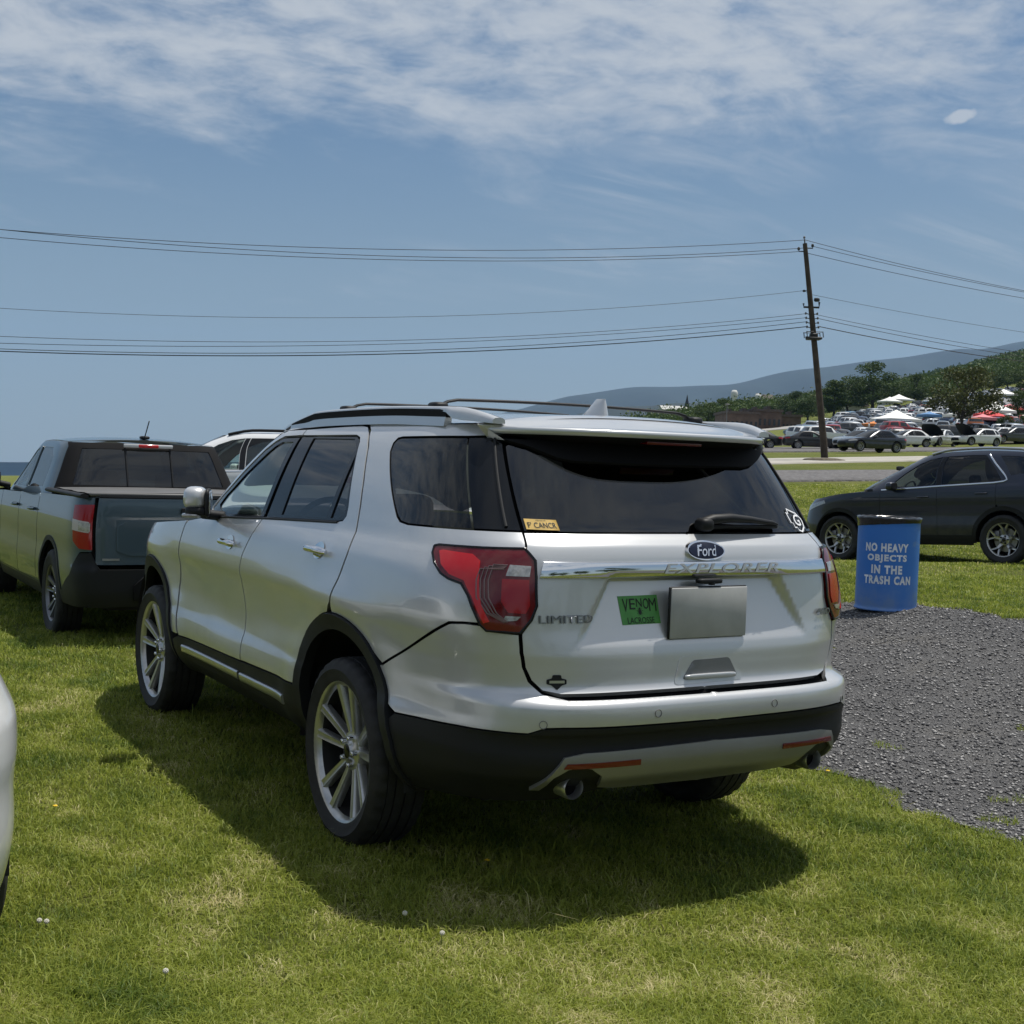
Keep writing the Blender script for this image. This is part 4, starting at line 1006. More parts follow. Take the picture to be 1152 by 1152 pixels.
def mat_gravel(name, c0, c1, scale=130, dist=.009):
    m, T, out = mat_new(name); b = T('ShaderNodeBsdfPrincipled'); b.inputs['Roughness'].default_value = .85; b.inputs['Specular IOR Level'].default_value = .3
    tc = T('ShaderNodeTexCoord'); o = tc.outputs['Object']
    v = T('ShaderNodeTexVoronoi'); T.link(o, v.inputs['Vector']); v.inputs['Scale'].default_value = scale
    v2 = T('ShaderNodeTexVoronoi'); T.link(o, v2.inputs['Vector']); v2.inputs['Scale'].default_value = scale*2.3
    sv = T('ShaderNodeSeparateColor'); T.link(v.outputs['Color'], sv.inputs[0]); sv2 = T('ShaderNodeSeparateColor'); T.link(v2.outputs['Color'], sv2.inputs[0])
    n = T.noise(o, 1.2, 5, .6); f = T.math('ADD', T.math('MULTIPLY', sv.outputs[0], .45), T.math('ADD', T.math('MULTIPLY', sv2.outputs[0], .30), T.math('MULTIPLY', n, .35)))
    col = T.mix(T.ramp(f, .25, .95), rgb(*c0), rgb(*c1)); col = T.mix(T.math('MULTIPLY', T.ramp(n, .55, .8), .35), col, rgb(.13, .115, .085))
    T.link(col, b.inputs['Base Color'])
    bn = T('ShaderNodeBump'); bn.inputs['Strength'].default_value = 1.; bn.inputs['Distance'].default_value = dist
    T.link(T.math('ADD', v.outputs['Distance'], T.math('MULTIPLY', v2.outputs['Distance'], .5)), bn.inputs['Height']); bn.invert = True; T.link(bn.outputs[0], b.inputs['Normal'])
    T.link(b.outputs[0], out.inputs[0]); return m
m_grass = mat_grass()
m_gravel = mat_gravel('gravel', (.045, .045, .048), (.20, .195, .19))
m_track = mat_gravel('track_gravel', (.085, .08, .08), (.17, .165, .165), 9, .02)
m_path = pbr('path_concrete', (.36, .34, .30), .9, var=.12, vscale=.8)
m_lot = pbr('lot_ground', (.13, .125, .075), .95, var=.35, vscale=.15)

Ds = np.concatenate([-np.geomspace(120, 8, 14), np.linspace(-6, 14, 41), np.geomspace(14.5, 1500, 110)])
Ls = np.concatenate([-np.geomspace(900, 15, 40), np.linspace(-14, 14, 57), np.geomspace(15, 900, 60)])
DD, LL = np.meshgrid(Ds, Ls, indexing='ij'); X, Y = XY(DD, LL); Z = ground(X, Y)
Z += .012*nz3(X, Y, 2.1, 3)*(np.hypot(X, Y) < 25)
def lane_mask(x, y):      # the gravel lane beside the parked SUV
    e = 0.10*nz3(x, y*0, 2.3, 8)+.07*nz3(x, y, 7., 9)+.05*nz3(x, y, 23., 10)-.04
    y0 = -1.80+.12*sst(.3, -.9, x)-.10*sst(-.9, -2.2, x)
    return (y < y0+e) & (y > -6.62+e*1.4)
g = MB(); grid_mesh(g, np.stack([X, Y, Z], -1)); tag(g.build('ground', m_grass), kind='structure')
# gravel lane as a sheet just above the soil, with a ragged edge
xs = np.linspace(-14, 40, 270); rows = []
for x in xs:
    e0 = .10*nz3(np.array([x]), np.array([0.]), 2.3, 8)[0]; y0 = -1.80+.12*float(sst(.3, -.9, x))-.10*float(sst(-.9, -2.2, x))+e0; y1 = -6.62+e0*1.4
    yy = np.linspace(y0+.05*math.sin(x*9), y1, 22); rows.append(np.stack([0*yy+x, yy, ground(0*yy+x, yy)+.012*nz3(0*yy+x, yy, 2.1, 3)+.006], 1))
g = MB(); grid_mesh(g, np.array(rows)); tag(g.build('gravel_lane', m_gravel), kind='structure')
def D_at(px, ys):
    d = np.exp(np.linspace(math.log(20), math.log(1400), 700)); v = ysc(d, np.full(d.shape, px)); return float(np.interp(-ys, -v, d))
def band(name, mat, cols, up=.03, n=6):
    """strip of ground given by its upper and lower edge in photo columns (px, y far, y near)"""
    rows = []; c = np.array(cols, float)
    for px in np.linspace(c[0, 0], c[-1, 0], 60):
        a = D_at(px, np.interp(px, c[:, 0], c[:, 1])); b = D_at(px, np.interp(px, c[:, 0], c[:, 2]))
        d = np.linspace(b, a, n); L = (px-576)/FPX*d; x, y = XY(d, L); rows.append(np.stack([x, y, ground(x, y)+up], 1))
    R_ = np.array(rows); lo = R_.copy(); lo[..., 2] -= .2; R_ = np.concatenate([lo[:, :1], R_, lo[:, -1:]], 1)
    g = MB(); grid_mesh(g, R_, ang=60); return tag(g.build(name, mat), kind='structure')
band('gravel_track', m_track, [(300, 556, 573), (700, 534, 549), (860, 530, 542.5), (960, 529.5, 541.5), (1300, 529, 540.5)], .04)
band('path', m_path, [(500, 529, 534), (700, 521, 526), (860, 516.5, 522.5), (1030, 514, 519), (1300, 513, 517)], .05)
band('access_road', m_track, [(600, 512, 514), (860, 503.5, 509), (1050, 504, 508), (1300, 503, 506)], .06)
band('parking_field', m_lot, [(865, 492, 501), (900, 487, 501), (950, 478, 501), (1000, 467, 501), (1060, 456, 500), (1152, 436, 499), (1300, 420, 498)], .06, 30)
band('far_road', pbr('far_road', (.30, .29, .27), .9, var=.1, vscale=.1), [(700, 494, 497), (830, 484.5, 487), (900, 478.5, 481.5), (960, 472, 475), (1035, 461, 463.5), (1075, 452, 454)], .12)

# ------------------------------------------------------------------ grass blades, stones, flowers near the camera
def blades():
    r = np.random.RandomState(5); N = 560000
    D = 3.35+(15.5-3.35)*r.rand(N*2)**1.55; fa = r.rand(N*2) < .27; D = np.where(fa, 14+24*r.rand(N*2)**1.1, D); L = (r.rand(N*2)*2-1)*(D*.50+.15); L = np.where(fa & (D > 19) & (L < 0), -L, L)
    x, y = XY(D, L); k = ~lane_mask(x, y) & (r.rand(N*2) < .9)
    tuft = lane_mask(x, y) & (nz3(x, y, 5, 31) > .75) & (y > -2.6) & (r.rand(N*2) < .5); k |= tuft
    x, y, D = x[k][:N], y[k][:N], D[k][:N]; n = len(x)
    dry = .49+.16*nz3(x, y, 1.1, 21)+.22*nz3(x, y, 5.5, 22)+.12*nz3(x, y, 15., 26)+.50*(r.rand(n)-.5); thick = .5+.5*nz3(x, y, 2.6, 23)+.25*nz3(x, y, 9, 24)
    isdry = dry > .66; z = ground(x, y)+.012*nz3(x, y, 2.1, 3)
    h = (.016+.020*r.rand(n)+.030*np.clip(thick, 0, 1.2)*(.4+.8*r.rand(n)))*(1+(r.rand(n) > .98)*1.3*r.rand(n)); h[isdry] *= .8
    w = (.0011+.0011*r.rand(n))*(1+(D-3.4)*.16); a = r.rand(n)*6.283; lean = (.35+1.25*r.rand(n)**1.2+.7*isdry*r.rand(n))*h
    la = r.rand(n)*6.283; c, s = np.cos(a)*w, np.sin(a)*w; lx, ly = np.cos(la)*lean, np.sin(la)*lean
    V = np.empty((n, 5, 3)); V[:, 0] = np.stack([x-c, y-s, z-.004], 1); V[:, 1] = np.stack([x+c, y+s, z-.004], 1)
    V[:, 2] = np.stack([x-c*.8+lx*.32, y-s*.8+ly*.32, z+h*.58], 1); V[:, 3] = np.stack([x+c*.8+lx*.32, y+s*.8+ly*.32, z+h*.58], 1); V[:, 4] = np.stack([x+lx, y+ly, z+h*(1-.28*(lean/h).clip(0, 1.5))], 1)
    F = (np.arange(n)[:, None, None]*5+np.array([[0, 1, 3], [0, 3, 2], [2, 3, 4]])[None]).reshape(-1)
    me = bpy.data.meshes.new('grass'); me.vertices.add(n*5); me.vertices.foreach_set('co', V.ravel()); me.loops.add(len(F)); me.loops.foreach_set('vertex_index', F)
    me.polygons.add(n*3); me.polygons.foreach_set('loop_start', np.arange(n*3)*3); me.update(calc_edges=True)
    at = me.attributes.new('tint', 'FLOAT', 'POINT'); v = np.clip(dry*.8+.3*(r.rand(n)-.5), 0, 1); at.data.foreach_set('value', np.repeat(v, 5).astype('f'))
    m, T, out = mat_new('grass_blade'); at_ = T('ShaderNodeAttribute'); at_.attribute_name = 'tint'; f = at_.outputs['Fac']
    col = T.mix(T.ramp(f, .0, .55), rgb(.095, .155, .020), rgb(.32, .365, .055)); col = T.mix(T.ramp(f, .55, .95), col, rgb(.70, .62, .34))
    b = T('ShaderNodeBsdfPrincipled'); b.inputs['Roughness'].default_value = .55; b.inputs['Specular IOR Level'].default_value = .35; T.link(col, b.inputs['Base Color'])
    tr = T('ShaderNodeBsdfTranslucent'); T.link(col, tr.inputs[0]); mx = T('ShaderNodeMixShader'); mx.inputs[0].default_value = .42
    T.link(b.outputs[0], mx.inputs[1]); T.link(tr.outputs[0], mx.inputs[2]); T.link(mx.outputs[0], out.inputs[0]); me.materials.append(m)
    o = bpy.data.objects.new('grass', me); COL.objects.link(o); tag(o, 'short patchy mown grass with straw coloured blades around the cars', 'grass', kind='stuff')
blades()
def stones():
    r = np.random.RandomState(9); n = 52000; D = 4.2+11*r.rand(n*5)**1.2; L = (r.rand(n*5)*.52)*D
    x, y = XY(D, L); k = lane_mask(x, y); x, y, D = x[k][:n], y[k][:n], D[k][:n]; n = len(x)
    base = np.array([(1, 0, 0), (-1, 0, 0), (0, 1, 0), (0, -1, 0), (0, 0, 1), (0, 0, -1.)]); f = np.array([(0, 2, 4), (2, 1, 4), (1, 3, 4), (3, 0, 4), (2, 0, 5), (1, 2, 5), (3, 1, 5), (0, 3, 5)])
    sz = (.003+.0095*r.rand(n)**3)*(1+(D-4)*.05); V = base[None]*sz[:, None, None]*(.55+.8*r.rand(n, 6, 1)); V[..., 2] *= .6
    a = r.rand(n)*6.28; c, s = np.cos(a)[:, None], np.sin(a)[:, None]; V = np.stack([V[..., 0]*c-V[..., 1]*s, V[..., 0]*s+V[..., 1]*c, V[..., 2]], -1)
    V += np.stack([x, y, ground(x, y)+.012*nz3(x, y, 2.1, 3)+.008+sz*.2], 1)[:, None]
    F = (np.arange(n)[:, None, None]*6+f[None]).reshape(-1); me = bpy.data.meshes.new('gravel'); me.vertices.add(n*6); me.vertices.foreach_set('co', V.ravel())
    me.loops.add(len(F)); me.loops.foreach_set('vertex_index', F); me.polygons.add(n*8); me.polygons.foreach_set('loop_start', np.arange(n*8)*3); me.update(calc_edges=True)
    at = me.attributes.new('tint', 'FLOAT', 'POINT'); at.data.foreach_set('value', np.repeat(r.rand(n), 6).astype('f'))
    m, T, out = mat_new('stone'); at_ = T('ShaderNodeAttribute'); at_.attribute_name = 'tint'; b = T('ShaderNodeBsdfPrincipled'); b.inputs['Roughness'].default_value = .8
    T.link(T.mix(T.ramp(at_.outputs['Fac'], .1, 1.), rgb(.05, .05, .055), rgb(.36, .35, .34)), b.inputs['Base Color']); T.link(b.outputs[0], out.inputs[0]); me.materials.append(m)
    o = bpy.data.objects.new('gravel', me); COL.objects.link(o); tag(o, 'loose grey stones scattered over the gravel lane', 'gravel', kind='stuff')
stones()
def on_ray(px, py):
    """where the ray through a photo pixel meets the near ground"""
    d = W(px, py, 1.)-CAMP; t = -CAMP[2]/d[2]; p = CAMP+d*t
    for _ in range(8): p = CAMP+d*((gz(p[0], p[1])-CAMP[2])/d[2])
    return p
m_yel = pbr('dandelion_yellow', (.75, .50, .01), .6); m_wht = pbr('clover_white', (.62, .60, .52), .8, var=.2, vscale=200); m_stem = pbr('stem_green', (.08, .14, .03), .7)
for i, (px, py, kind, lab) in enumerate([(62, 912, 'd', 'yellow dandelion in the sunlit grass at the far left below the white car'), (548, 974, 'd', 'yellow dandelion in the shade behind the rear bumper of the silver SUV'), (931, 871, 'd', 'yellow dandelion in the tuft of grass at the edge of the gravel lane'),
        (455, 1037, 'c', 'white clover head at the edge of the shade, upper one of the pair'), (497, 1060, 'c', 'white clover head just outside the shade, lower one of the pair'), (186, 1104, 'c', 'single white clover head at the bottom left of the photo'),
        (44, 1046, 'c', 'white clover head, left of two close together near the white car tyre'), (52, 1047, 'c', 'white clover head, right of two close together near the white car tyre')]):
    p = on_ray(px, py+4); h = .036; s = MB(); nm = 'dandelion' if kind == 'd' else 'clover_flower'
    t_ = empty(nm, tuple(p)); tag(t_, lab, 'flower', 'dandelions in the grass' if kind == 'd' else 'clover heads in the grass')
    MB().tube([(0, 0, 0), (.003, 0, h*.5), (0, .002, h)], .0012, 5).build('stem', m_stem, t_)
    rr = np.random.RandomState(i)
    for q in range(26 if kind == 'd' else 34):
        a = q*2.4; e_ = (q/26.)**.6 if kind == 'd' else 1
        if kind == 'd': s.sup((.009*e_*math.cos(a), .009*e_*math.sin(a), h+.004-.003*e_), (.0050, .0030, .0022), 2, rows=3, cols=5)
        else:
            zz_ = 1-2*(q+.5)/34; rr_ = math.sqrt(1-zz_*zz_); s.sup((.007*rr_*math.cos(a), .007*rr_*math.sin(a), h+.006+.006*zz_), (.0028, .0024, .0030), 2, rows=3, cols=5)
    s.build('flower_head', m_yel if kind == 'd' else m_wht, t_)

# ------------------------------------------------------------------ other cars
def deck(mb, k, zt, x0, x1, crown, front=True, n=18):
    """hood (front) or boot lid between x0 and the end of the car"""
    ks = 1 if front else -1; xs = np.concatenate([np.linspace(x0, x1-ks*.22, n), x1-ks*.22*np.cos(np.linspace(0, np.pi/2, 7))[1:]]); rows = []
    for x in xs:
        z = float(zt(x)); lim = float(k.front(z) if front else k.rear(z)); ok = ks*x < ks*lim-.01
        u = Ux(k, [x], [z], lo=k.xc-1.57, hi=float(k.xf(z))+1.57)[0]; ye = abs(float(k.raw(u, z)[1]))*.997 if ok else .02
        s = np.linspace(-1, 1, 19); rows.append(np.stack([0*s+x, s*ye, z+crown*(1-np.abs(s)**2.6)], 1))
    g = np.array(rows); a, m, _ = g.shape; F = np.array([(i*m+j, (i+1)*m+j, (i+1)*m+j+1, i*m+j+1) for i in range(a-1) for j in range(m-1)])
    mb.add(g.reshape(-1, 3), F if front else F[:, ::-1], ang=60); return mb
def gen_car(sp, name, label, cat, paintm, loc, rz, group=None, near=1, tint=None, open_hood=False, wheel='mesh', rimm=None, scale=1.):
    k = Skin(**sp['low']); c = Skin(**sp['cab']); h = .045 if near else .09
    root = empty(name, tuple(loc), rz); tag(root, label, cat, group); root.scale = (scale,)*3
    H, top = roof_fn(c, sp['ze'], sp['crown']); belt = tab(sp['belt']); wb, R, z0 = sp['wb'], sp['R'], sp['z0']
    ra = R+.065; zc = R+.01; A0 = [q for q in arch(0, zc, ra, -10, 190, 22) if q[1] >= z0+.02]; A1 = [q for q in arch(wb, zc, ra, -10, 190, 22) if q[1] >= z0+.02]
    UX = lambda p: [tuple(q) for q in xz(k, p)]
    xa, xb = sp['doors']; xr = sp.get('xr', .05); ef = lambda z: float(k.xf(z))+HP
    B = lambda x: (float(x), float(belt(x)))
    fa = [q for q in A1]; za = .30
    fr = UX([(xa, z0+.0)]+[(xa+.0, z) for z in (.6, .8)]+[B(xa)]+[B(x) for x in np.linspace(xa+.15, sp['xhood'], 6)])
    zh = float(belt(sp['xhood'])); fr = fr+[(ef(zh-.03), zh-.03), (ef(z0+.05), z0+.05)]+UX([(A1[0][0]+.02, z0+.02)]+A1+[(A1[-1][0]-.02, z0)])
    q = Panels(k); q.panel(fr, both=True, h=h); q.build('front_fender', paintm, root)
    for mi in (False, True):
        bo = False
        fd = UX([(xa-.0, z0), (xb, z0), (xb, .7), B(xb)]+[B(x) for x in np.linspace(xb+.1, xa-.1, 4)]+[B(xa), (xa, .8), (xa, .6)])
        q = Panels(k); q.panel(fd, mirror=mi, both=bo, h=h); fo = q.build('front_door', paintm, root)
        rear_edge = [p for p in A0 if p[0] > .0 and p[0] > xr]
        rdp = UX([(xb, z0), (ra+.03, z0)]+[p for p in A0 if p[0] > max(xr, .02)]+[(xr, zc+ra+.08), B(xr+.0)]+[B(x) for x in np.linspace(xr+.1, xb-.1, 4)]+[B(xb), (xb, .7)])
        ro = fo
        if sp.get('four', True): q = Panels(k); q.panel(rdp, mirror=mi, both=bo, h=h); ro = q.build('rear_door', paintm, root)
        if near:
            for x_, pr in ((xb+.22, fo), (xr+.22, ro)):
                z_ = float(belt(x_))-.13; s = -1 if mi else 1
                hm = MB(); hm.tube([tuple(k.raw(x_+t*.09, z_)*[1, s, 1]+np.array([0, s*(.008+.024*(1-abs(t)**3)), 0])) for t in np.linspace(-1, 1, 7)], .011, 8); hm.build('door_handle', sp.get('handle', paintm), pr)
    # tail: quarter panels and rear bumper
    eb = k.xc-HP; ztl = sp.get('ztail', float(belt(-.5)))
    rq = [(eb, ztl), (eb, z0+.06)]+UX([(A0[-1][0]-.02, z0+.02)]+A0[::-1]+([(ra+.03, z0), (xb, z0), (xb, .7)] if not sp.get('four', True) else []))
    if sp.get('four', True):
        rq = [(eb, ztl), (eb, z0+.06)]+UX([(A0[-1][0]-.02, z0+.02)]+[p for p in A0[::-1] if p[0] <= max(xr, .02)]+[(xr, zc+ra+.08), B(xr)]+[B(x) for x in np.linspace(xr-.1, -.6, 5)])
    else: rq += UX([B(xb)]+[B(x) for x in np.linspace(xb-.1, -.6, 6)])
    q = Panels(k); q.panel(rq, both=True, h=h); q.build('quarter_panel', paintm, root)
    # black lower trim
    if sp.get('clad'):
        for mi in (False, True):
            o1 = arch(0, zc, ra+.055, -8, 188, 22); o2 = arch(wb, zc, ra+.055, -8, 188, 22)
            q = Panels(k); q.panel(UX(o1+arch(0, zc, ra-.012, -8, 188, 22)[::-1]), off=.008, mirror=mi, h=h, flange=.03); q.panel(UX(o2+arch(wb, zc, ra-.012, -8, 188, 22)[::-1]), off=.008, mirror=mi, h=h, flange=.03); 
            q.panel(UX([(ra+.04, z0-.02), (wb-ra-.04, z0-.02), (wb-ra-.04, z0+.13), (ra+.04, z0+.13)]), off=.009, mirror=mi, h=h); q.build('lower_trim', m_blk, root)
        q = Panels(k); q.panel([(eb, z0+.22), (eb, z0-.02)]+UX([(-ra-.07, z0-.02), (-ra-.06, z0+.16), (-.75, z0+.22)]), off=.009, both=True, h=h); q.build('bumper_trim', m_blk, root)
        q = Panels(k); q.panel([(ef(.45), z0+.18), (ef(.45), z0-.02)]+UX([(wb+ra+.07, z0-.02), (wb+ra+.06, z0+.14)]), off=.009, both=True, h=h); q.build('bumper_trim', m_blk, root)
    # glasshouse
    zb = lambda x: float(belt(x))-.015
    wsu = [tuple(v) for v in sp['ws']]; rwu = [tuple(v) for v in sp['rw']]      # screen side edges, bottom -> top (x, z)
    T_ = lambda us: [(float(u), float(z)-.004) for u, z in zip(us, top(np.array(us)))]
    CX = lambda p: [tuple(v) for v in xz(c, p)]
    ut = CX([wsu[-1]])[0][0]; ur = CX([rwu[-1]])[0][0]
    frame = CX([rwu[0]])+CX([(x, zb(x)) for x in np.linspace(rwu[0][0]+.05, wsu[0][0]-.05, 9)])+CX(wsu)+T_(np.linspace(ut, ur, 14))+CX(rwu[::-1][:-1])
    wins = [np.array(CX(w)) for w in sp['wins']]
    q = Panels(c); q.panel(frame, [resample(w, .08) for w in wins], both=True, h=h, gap=.001); q.build('cabin_frame', paintm, root)
    tm = tint or [m_clear]+[m_tint]*4
    q = Panels(c)
    if sp.get('pillar', True): q.panel(CX(sp['bpillar']), off=.003, both=True, h=h, flange=.004); q.build('door_pillar', m_gloss, root)
    for i, w in enumerate(sp['wins']):
        nm = ['front_door_glass', 'rear_door_glass', 'quarter_glass'][min(i, 2)]
        for mi in (False, True): Panels(c).panel(CX(w), off=-.006, flange=0, gap=-.004, mirror=mi, h=.12).build(nm, tm[i], root)
    if sp.get('wintrim'):
        q = Panels(c)
        for pa in sp['wintrim']: q.strip(CX(pa), .022, off=.0, th=.008, both=True)
        q.build('window_trim', sp.get('trimmat', m_chrome), root)
    cf = lambda z: float(c.xf(z))+HP; er = c.xc-HP
    zt_, zb_ = wsu[-1][1]-.0, wsu[0][1]; Panels(c).panel([(cf(zb_), zb_), (cf(zt_), zt_+.03)]+CX(wsu[::-1]), off=.0, flange=0, gap=0, both=True, h=.12).build('windscreen', m_clear if near else m_tint, root)
    zt_, zb_ = rwu[-1][1], rwu[0][1]; Panels(c).panel([(er, zb_), (er, zt_+.02)]+CX(rwu[::-1]), off=.0, flange=0, gap=0, both=True, h=.12).build('rear_window', m_tint2, root)
    rp = MB(); roof_panel(rp, c, H, top, c.xc-HP, cf(float(top(np.array([ut]))[0])), drop=.001, h=.08); rp.build('roof', paintm, root)
    if open_hood:
        hd = MB(); deck(hd, k, tab(sp['hood']), sp['xcowl'], sp['xnose'], .03); p0 = np.array([sp['xcowl'], 0, float(tab(sp['hood'])(sp['xcowl']))])
        hd.xf(Matrix.Translation(p0) @ Matrix.Rotation(math.radians(-48), 4, 'Y') @ Matrix.Translation(-p0)); hd.build('open_hood', m_blk, root)
        e_ = MB(); e_.box((sp['xnose']-.6, 0, .72), (.8, 1.2, .2), bev=.03); e_.build('engine', m_blk, root)
    else: hd = MB(); deck(hd, k, tab(sp['hood']), sp['xcowl'], sp['xnose'], .035); hd.build('hood', paintm, root)
    if 'boot' in sp: hd = MB(); deck(hd, k, tab(sp['boot']), sp['xboot'], sp['xtail'], .02, front=False); hd.build('boot_lid', paintm, root)
    lm = sp['lamps']
    for mi in (False, True):
        Panels(k).panel(UX(lm['tail']), off=.006, mirror=mi, h=h, flange=.01).build('tail_light', m_red, root)
        Panels(k).panel([((ef(z) if u > 90 else u), z) for u, z in []] or UX(lm['head']), off=.006, mirror=mi, h=h, flange=.01).build('headlight', m_clearlens, root)
    zg0, zg1 = lm['grille']; Panels(k).panel([(ef(.6), zg0), (ef(.6), zg1), (ef(.6)-.42, zg1-.02), (ef(.6)-.46, zg0)], off=.006, both=True, h=h).build('grille', m_blk, root)
    if sp.get('rails'):
        for s in (1, -1):
            x0, x1 = sp['rails'][:2]; xs_ = np.linspace(x0, x1, 18); P_ = []
            for x in xs_:
                t = (x-x0)/(x1-x0); yy = abs(float(c.raw(x, float(tab(sp['ze'])(x)))[1]))-.035; P_.append((x, s*yy, float(H(np.array([x]), np.array([yy]))[0])+.004+.030*min(1, 7*t, 7*(1-t))))
            rr_ = MB(); rr_.tube(P_, .020, 8, sq=(1.1, 1.)); rr_.build('roof_rail', sp['rails'][2], root)
    for s in (1, -1):
        xm = sp['xmir']; zm = float(belt(xm))+.06; ym = float(k.raw(xm, zm-.12)[1]); mr = MB(); mr.sup((xm, s*(ym+.10), zm), (.065, .095, .065), 3.2); mo = mr.build('door_mirror', sp.get('mirmat', paintm), root)
        mr = MB(); mr.tube([(xm+.03, s*(ym-.06), zm-.05), (xm+.02, s*(ym+.06), zm-.04)], .025, 8); mr.sup((xm-.06, s*(ym+.10), zm), (.006, .08, .052), 5); mr.build('mirror_glass', m_blk, mo)
    for x in (0, wb):
        for s in (1, -1): make_wheel(root, (x, s*(sp['w']-.115), R), R, .23, R*sp.get('rimf', .68), wheel, s, rimm, seg=40 if near else 20)
    ln = MB(); w_ = sp['w']; ln.box((wb/2, 0, z0+.16), (wb-2*ra-.06, 2*w_-.16, .26)); ln.box((wb/2, 0, z0+.22), (wb+1.2, 1.25, .34)); ln.box((wb/2, 0, z0+.40), (wb-2*ra, 2*w_-.24, .30))
    for x in (0, wb):
        for s in (1, -1): ln.lathe([(ra+.01, (w_-.42)*s), (ra+.01, (w_-.02)*s)], 14, c=(x, 0, zc), a0=-.1, a1=np.pi+.1, ang=60)
    ln.build('underbody', m_under, root)
    if near: interior(root, sp['xcowl']-.12, float(belt(1.5)), .66, (sp['xseat'], sp['xseat']-.95)); fl = MB(); fl.box((wb/2-.1, 0, float(belt(1.))-.42), (2.6, 1.5, .03)); fl.build('cabin_floor', m_liner, root)
    else: fl = MB(); fl.box((wb/2-.2, 0, float(belt(1.))-.10), (1.8, 1.3, .2)); fl.sup((xb-.1, .35, float(belt(1.))+.12), (.10, .2, .22), 4); fl.sup((xb-.1, -.35, float(belt(1.))+.12), (.10, .2, .22), 4); fl.build('seats', m_cloth, root)
    root['_k'] = 0; del root['_k']
    return root, k, c

CROSS = dict(wb=2.725, R=.362, z0=.30, w=.92, crown=.045, doors=(1.98, 1.02), xr=.10, xhood=3.1, xcowl=2.28, xnose=3.50, xmir=1.72, xseat=1.10,
 low=dict(b='.20:.80 .30:.86 .42:.895 .56:.912 .70:.905 .80:.910 .90:.920 .97:.915 1.02:.900 1.07:.875 1.15:.84 1.25:.80', rear='.20:-.78 .35:-.92 .6:-.965 .8:-.955 1.0:-.93 1.1:-.88 1.25:-.80', nr='.2:4 1.2:4.2', front='.20:3.42 .4:3.62 .6:3.66 .8:3.60 .92:3.46 1.0:3.25 1.1:3.0', nf='.2:3.2 1.1:3.0', xc=0., xf='.2:2.2 1.2:2.2'),
 cab=dict(b='.95:.90 1.02:.890 1.10:.860 1.30:.785 1.45:.725 1.55:.675 1.62:.615 1.72:.46', rear='.95:-.96 1.05:-.90 1.2:-.80 1.35:-.70 1.5:-.60 1.66:-.50', nr='1.:4 1.6:3.6', front='.95:2.60 1.05:2.46 1.2:2.20 1.35:1.92 1.5:1.64 1.66:1.36', nf='1.:3.8 1.6:3.6', xc=0., xf='.95:1.5 1.6:.75'),
 ze='-.6:1.525 -.4:1.555 0:1.605 .5:1.635 .9:1.63 1.2:1.60 1.5:1.54', belt='-.9:1.10 -.4:1.085 .3:1.060 1.0:1.035 1.7:1.01 2.2:1.0 2.6:.985 3.1:.93 3.4:.86',
 hood='2.0:1.0 2.3:.995 2.8:.965 3.2:.915 3.5:.84', ws=[(2.16, 1.03), (1.98, 1.16), (1.78, 1.34), (1.55, 1.49), (1.36, 1.57)], rw=[(-.76, 1.09), (-.72, 1.20), (-.62, 1.38), (-.53, 1.50)],
 wins=[[(1.86, 1.045), (1.80, 1.10), (1.62, 1.28), (1.40, 1.44), (1.22, 1.515), (1.03, 1.55), (1.06, 1.07)], [(.97, 1.072), (.95, 1.553), (.55, 1.562), (.34, 1.55), (.16, 1.32), (.05, 1.15), (.03, 1.11)], [(-.09, 1.20), (.05, 1.43), (.12, 1.53), (-.18, 1.51), (-.40, 1.46), (-.52, 1.36), (-.55, 1.27), (-.50, 1.24)]],
 bpillar=[(1.055, 1.065), (1.025, 1.55), (.955, 1.552), (.975, 1.07)], wintrim=[[(1.97, 1.015), (1.0, 1.048), (.15, 1.085), (.0, 1.105), (-.045, 1.13), (-.02, 1.18), (.17, 1.40), (.30, 1.565)]],
 clad=True, lamps=dict(tail=[(-.78, .92), (-.80, 1.02), (-.45, 1.03), (-.40, .97)], head=[(3.42, .76), (3.42, .84), (3.02, .90), (2.98, .86)], grille=(.55, .80)), rails=(-.45, 1.25, m_satin))
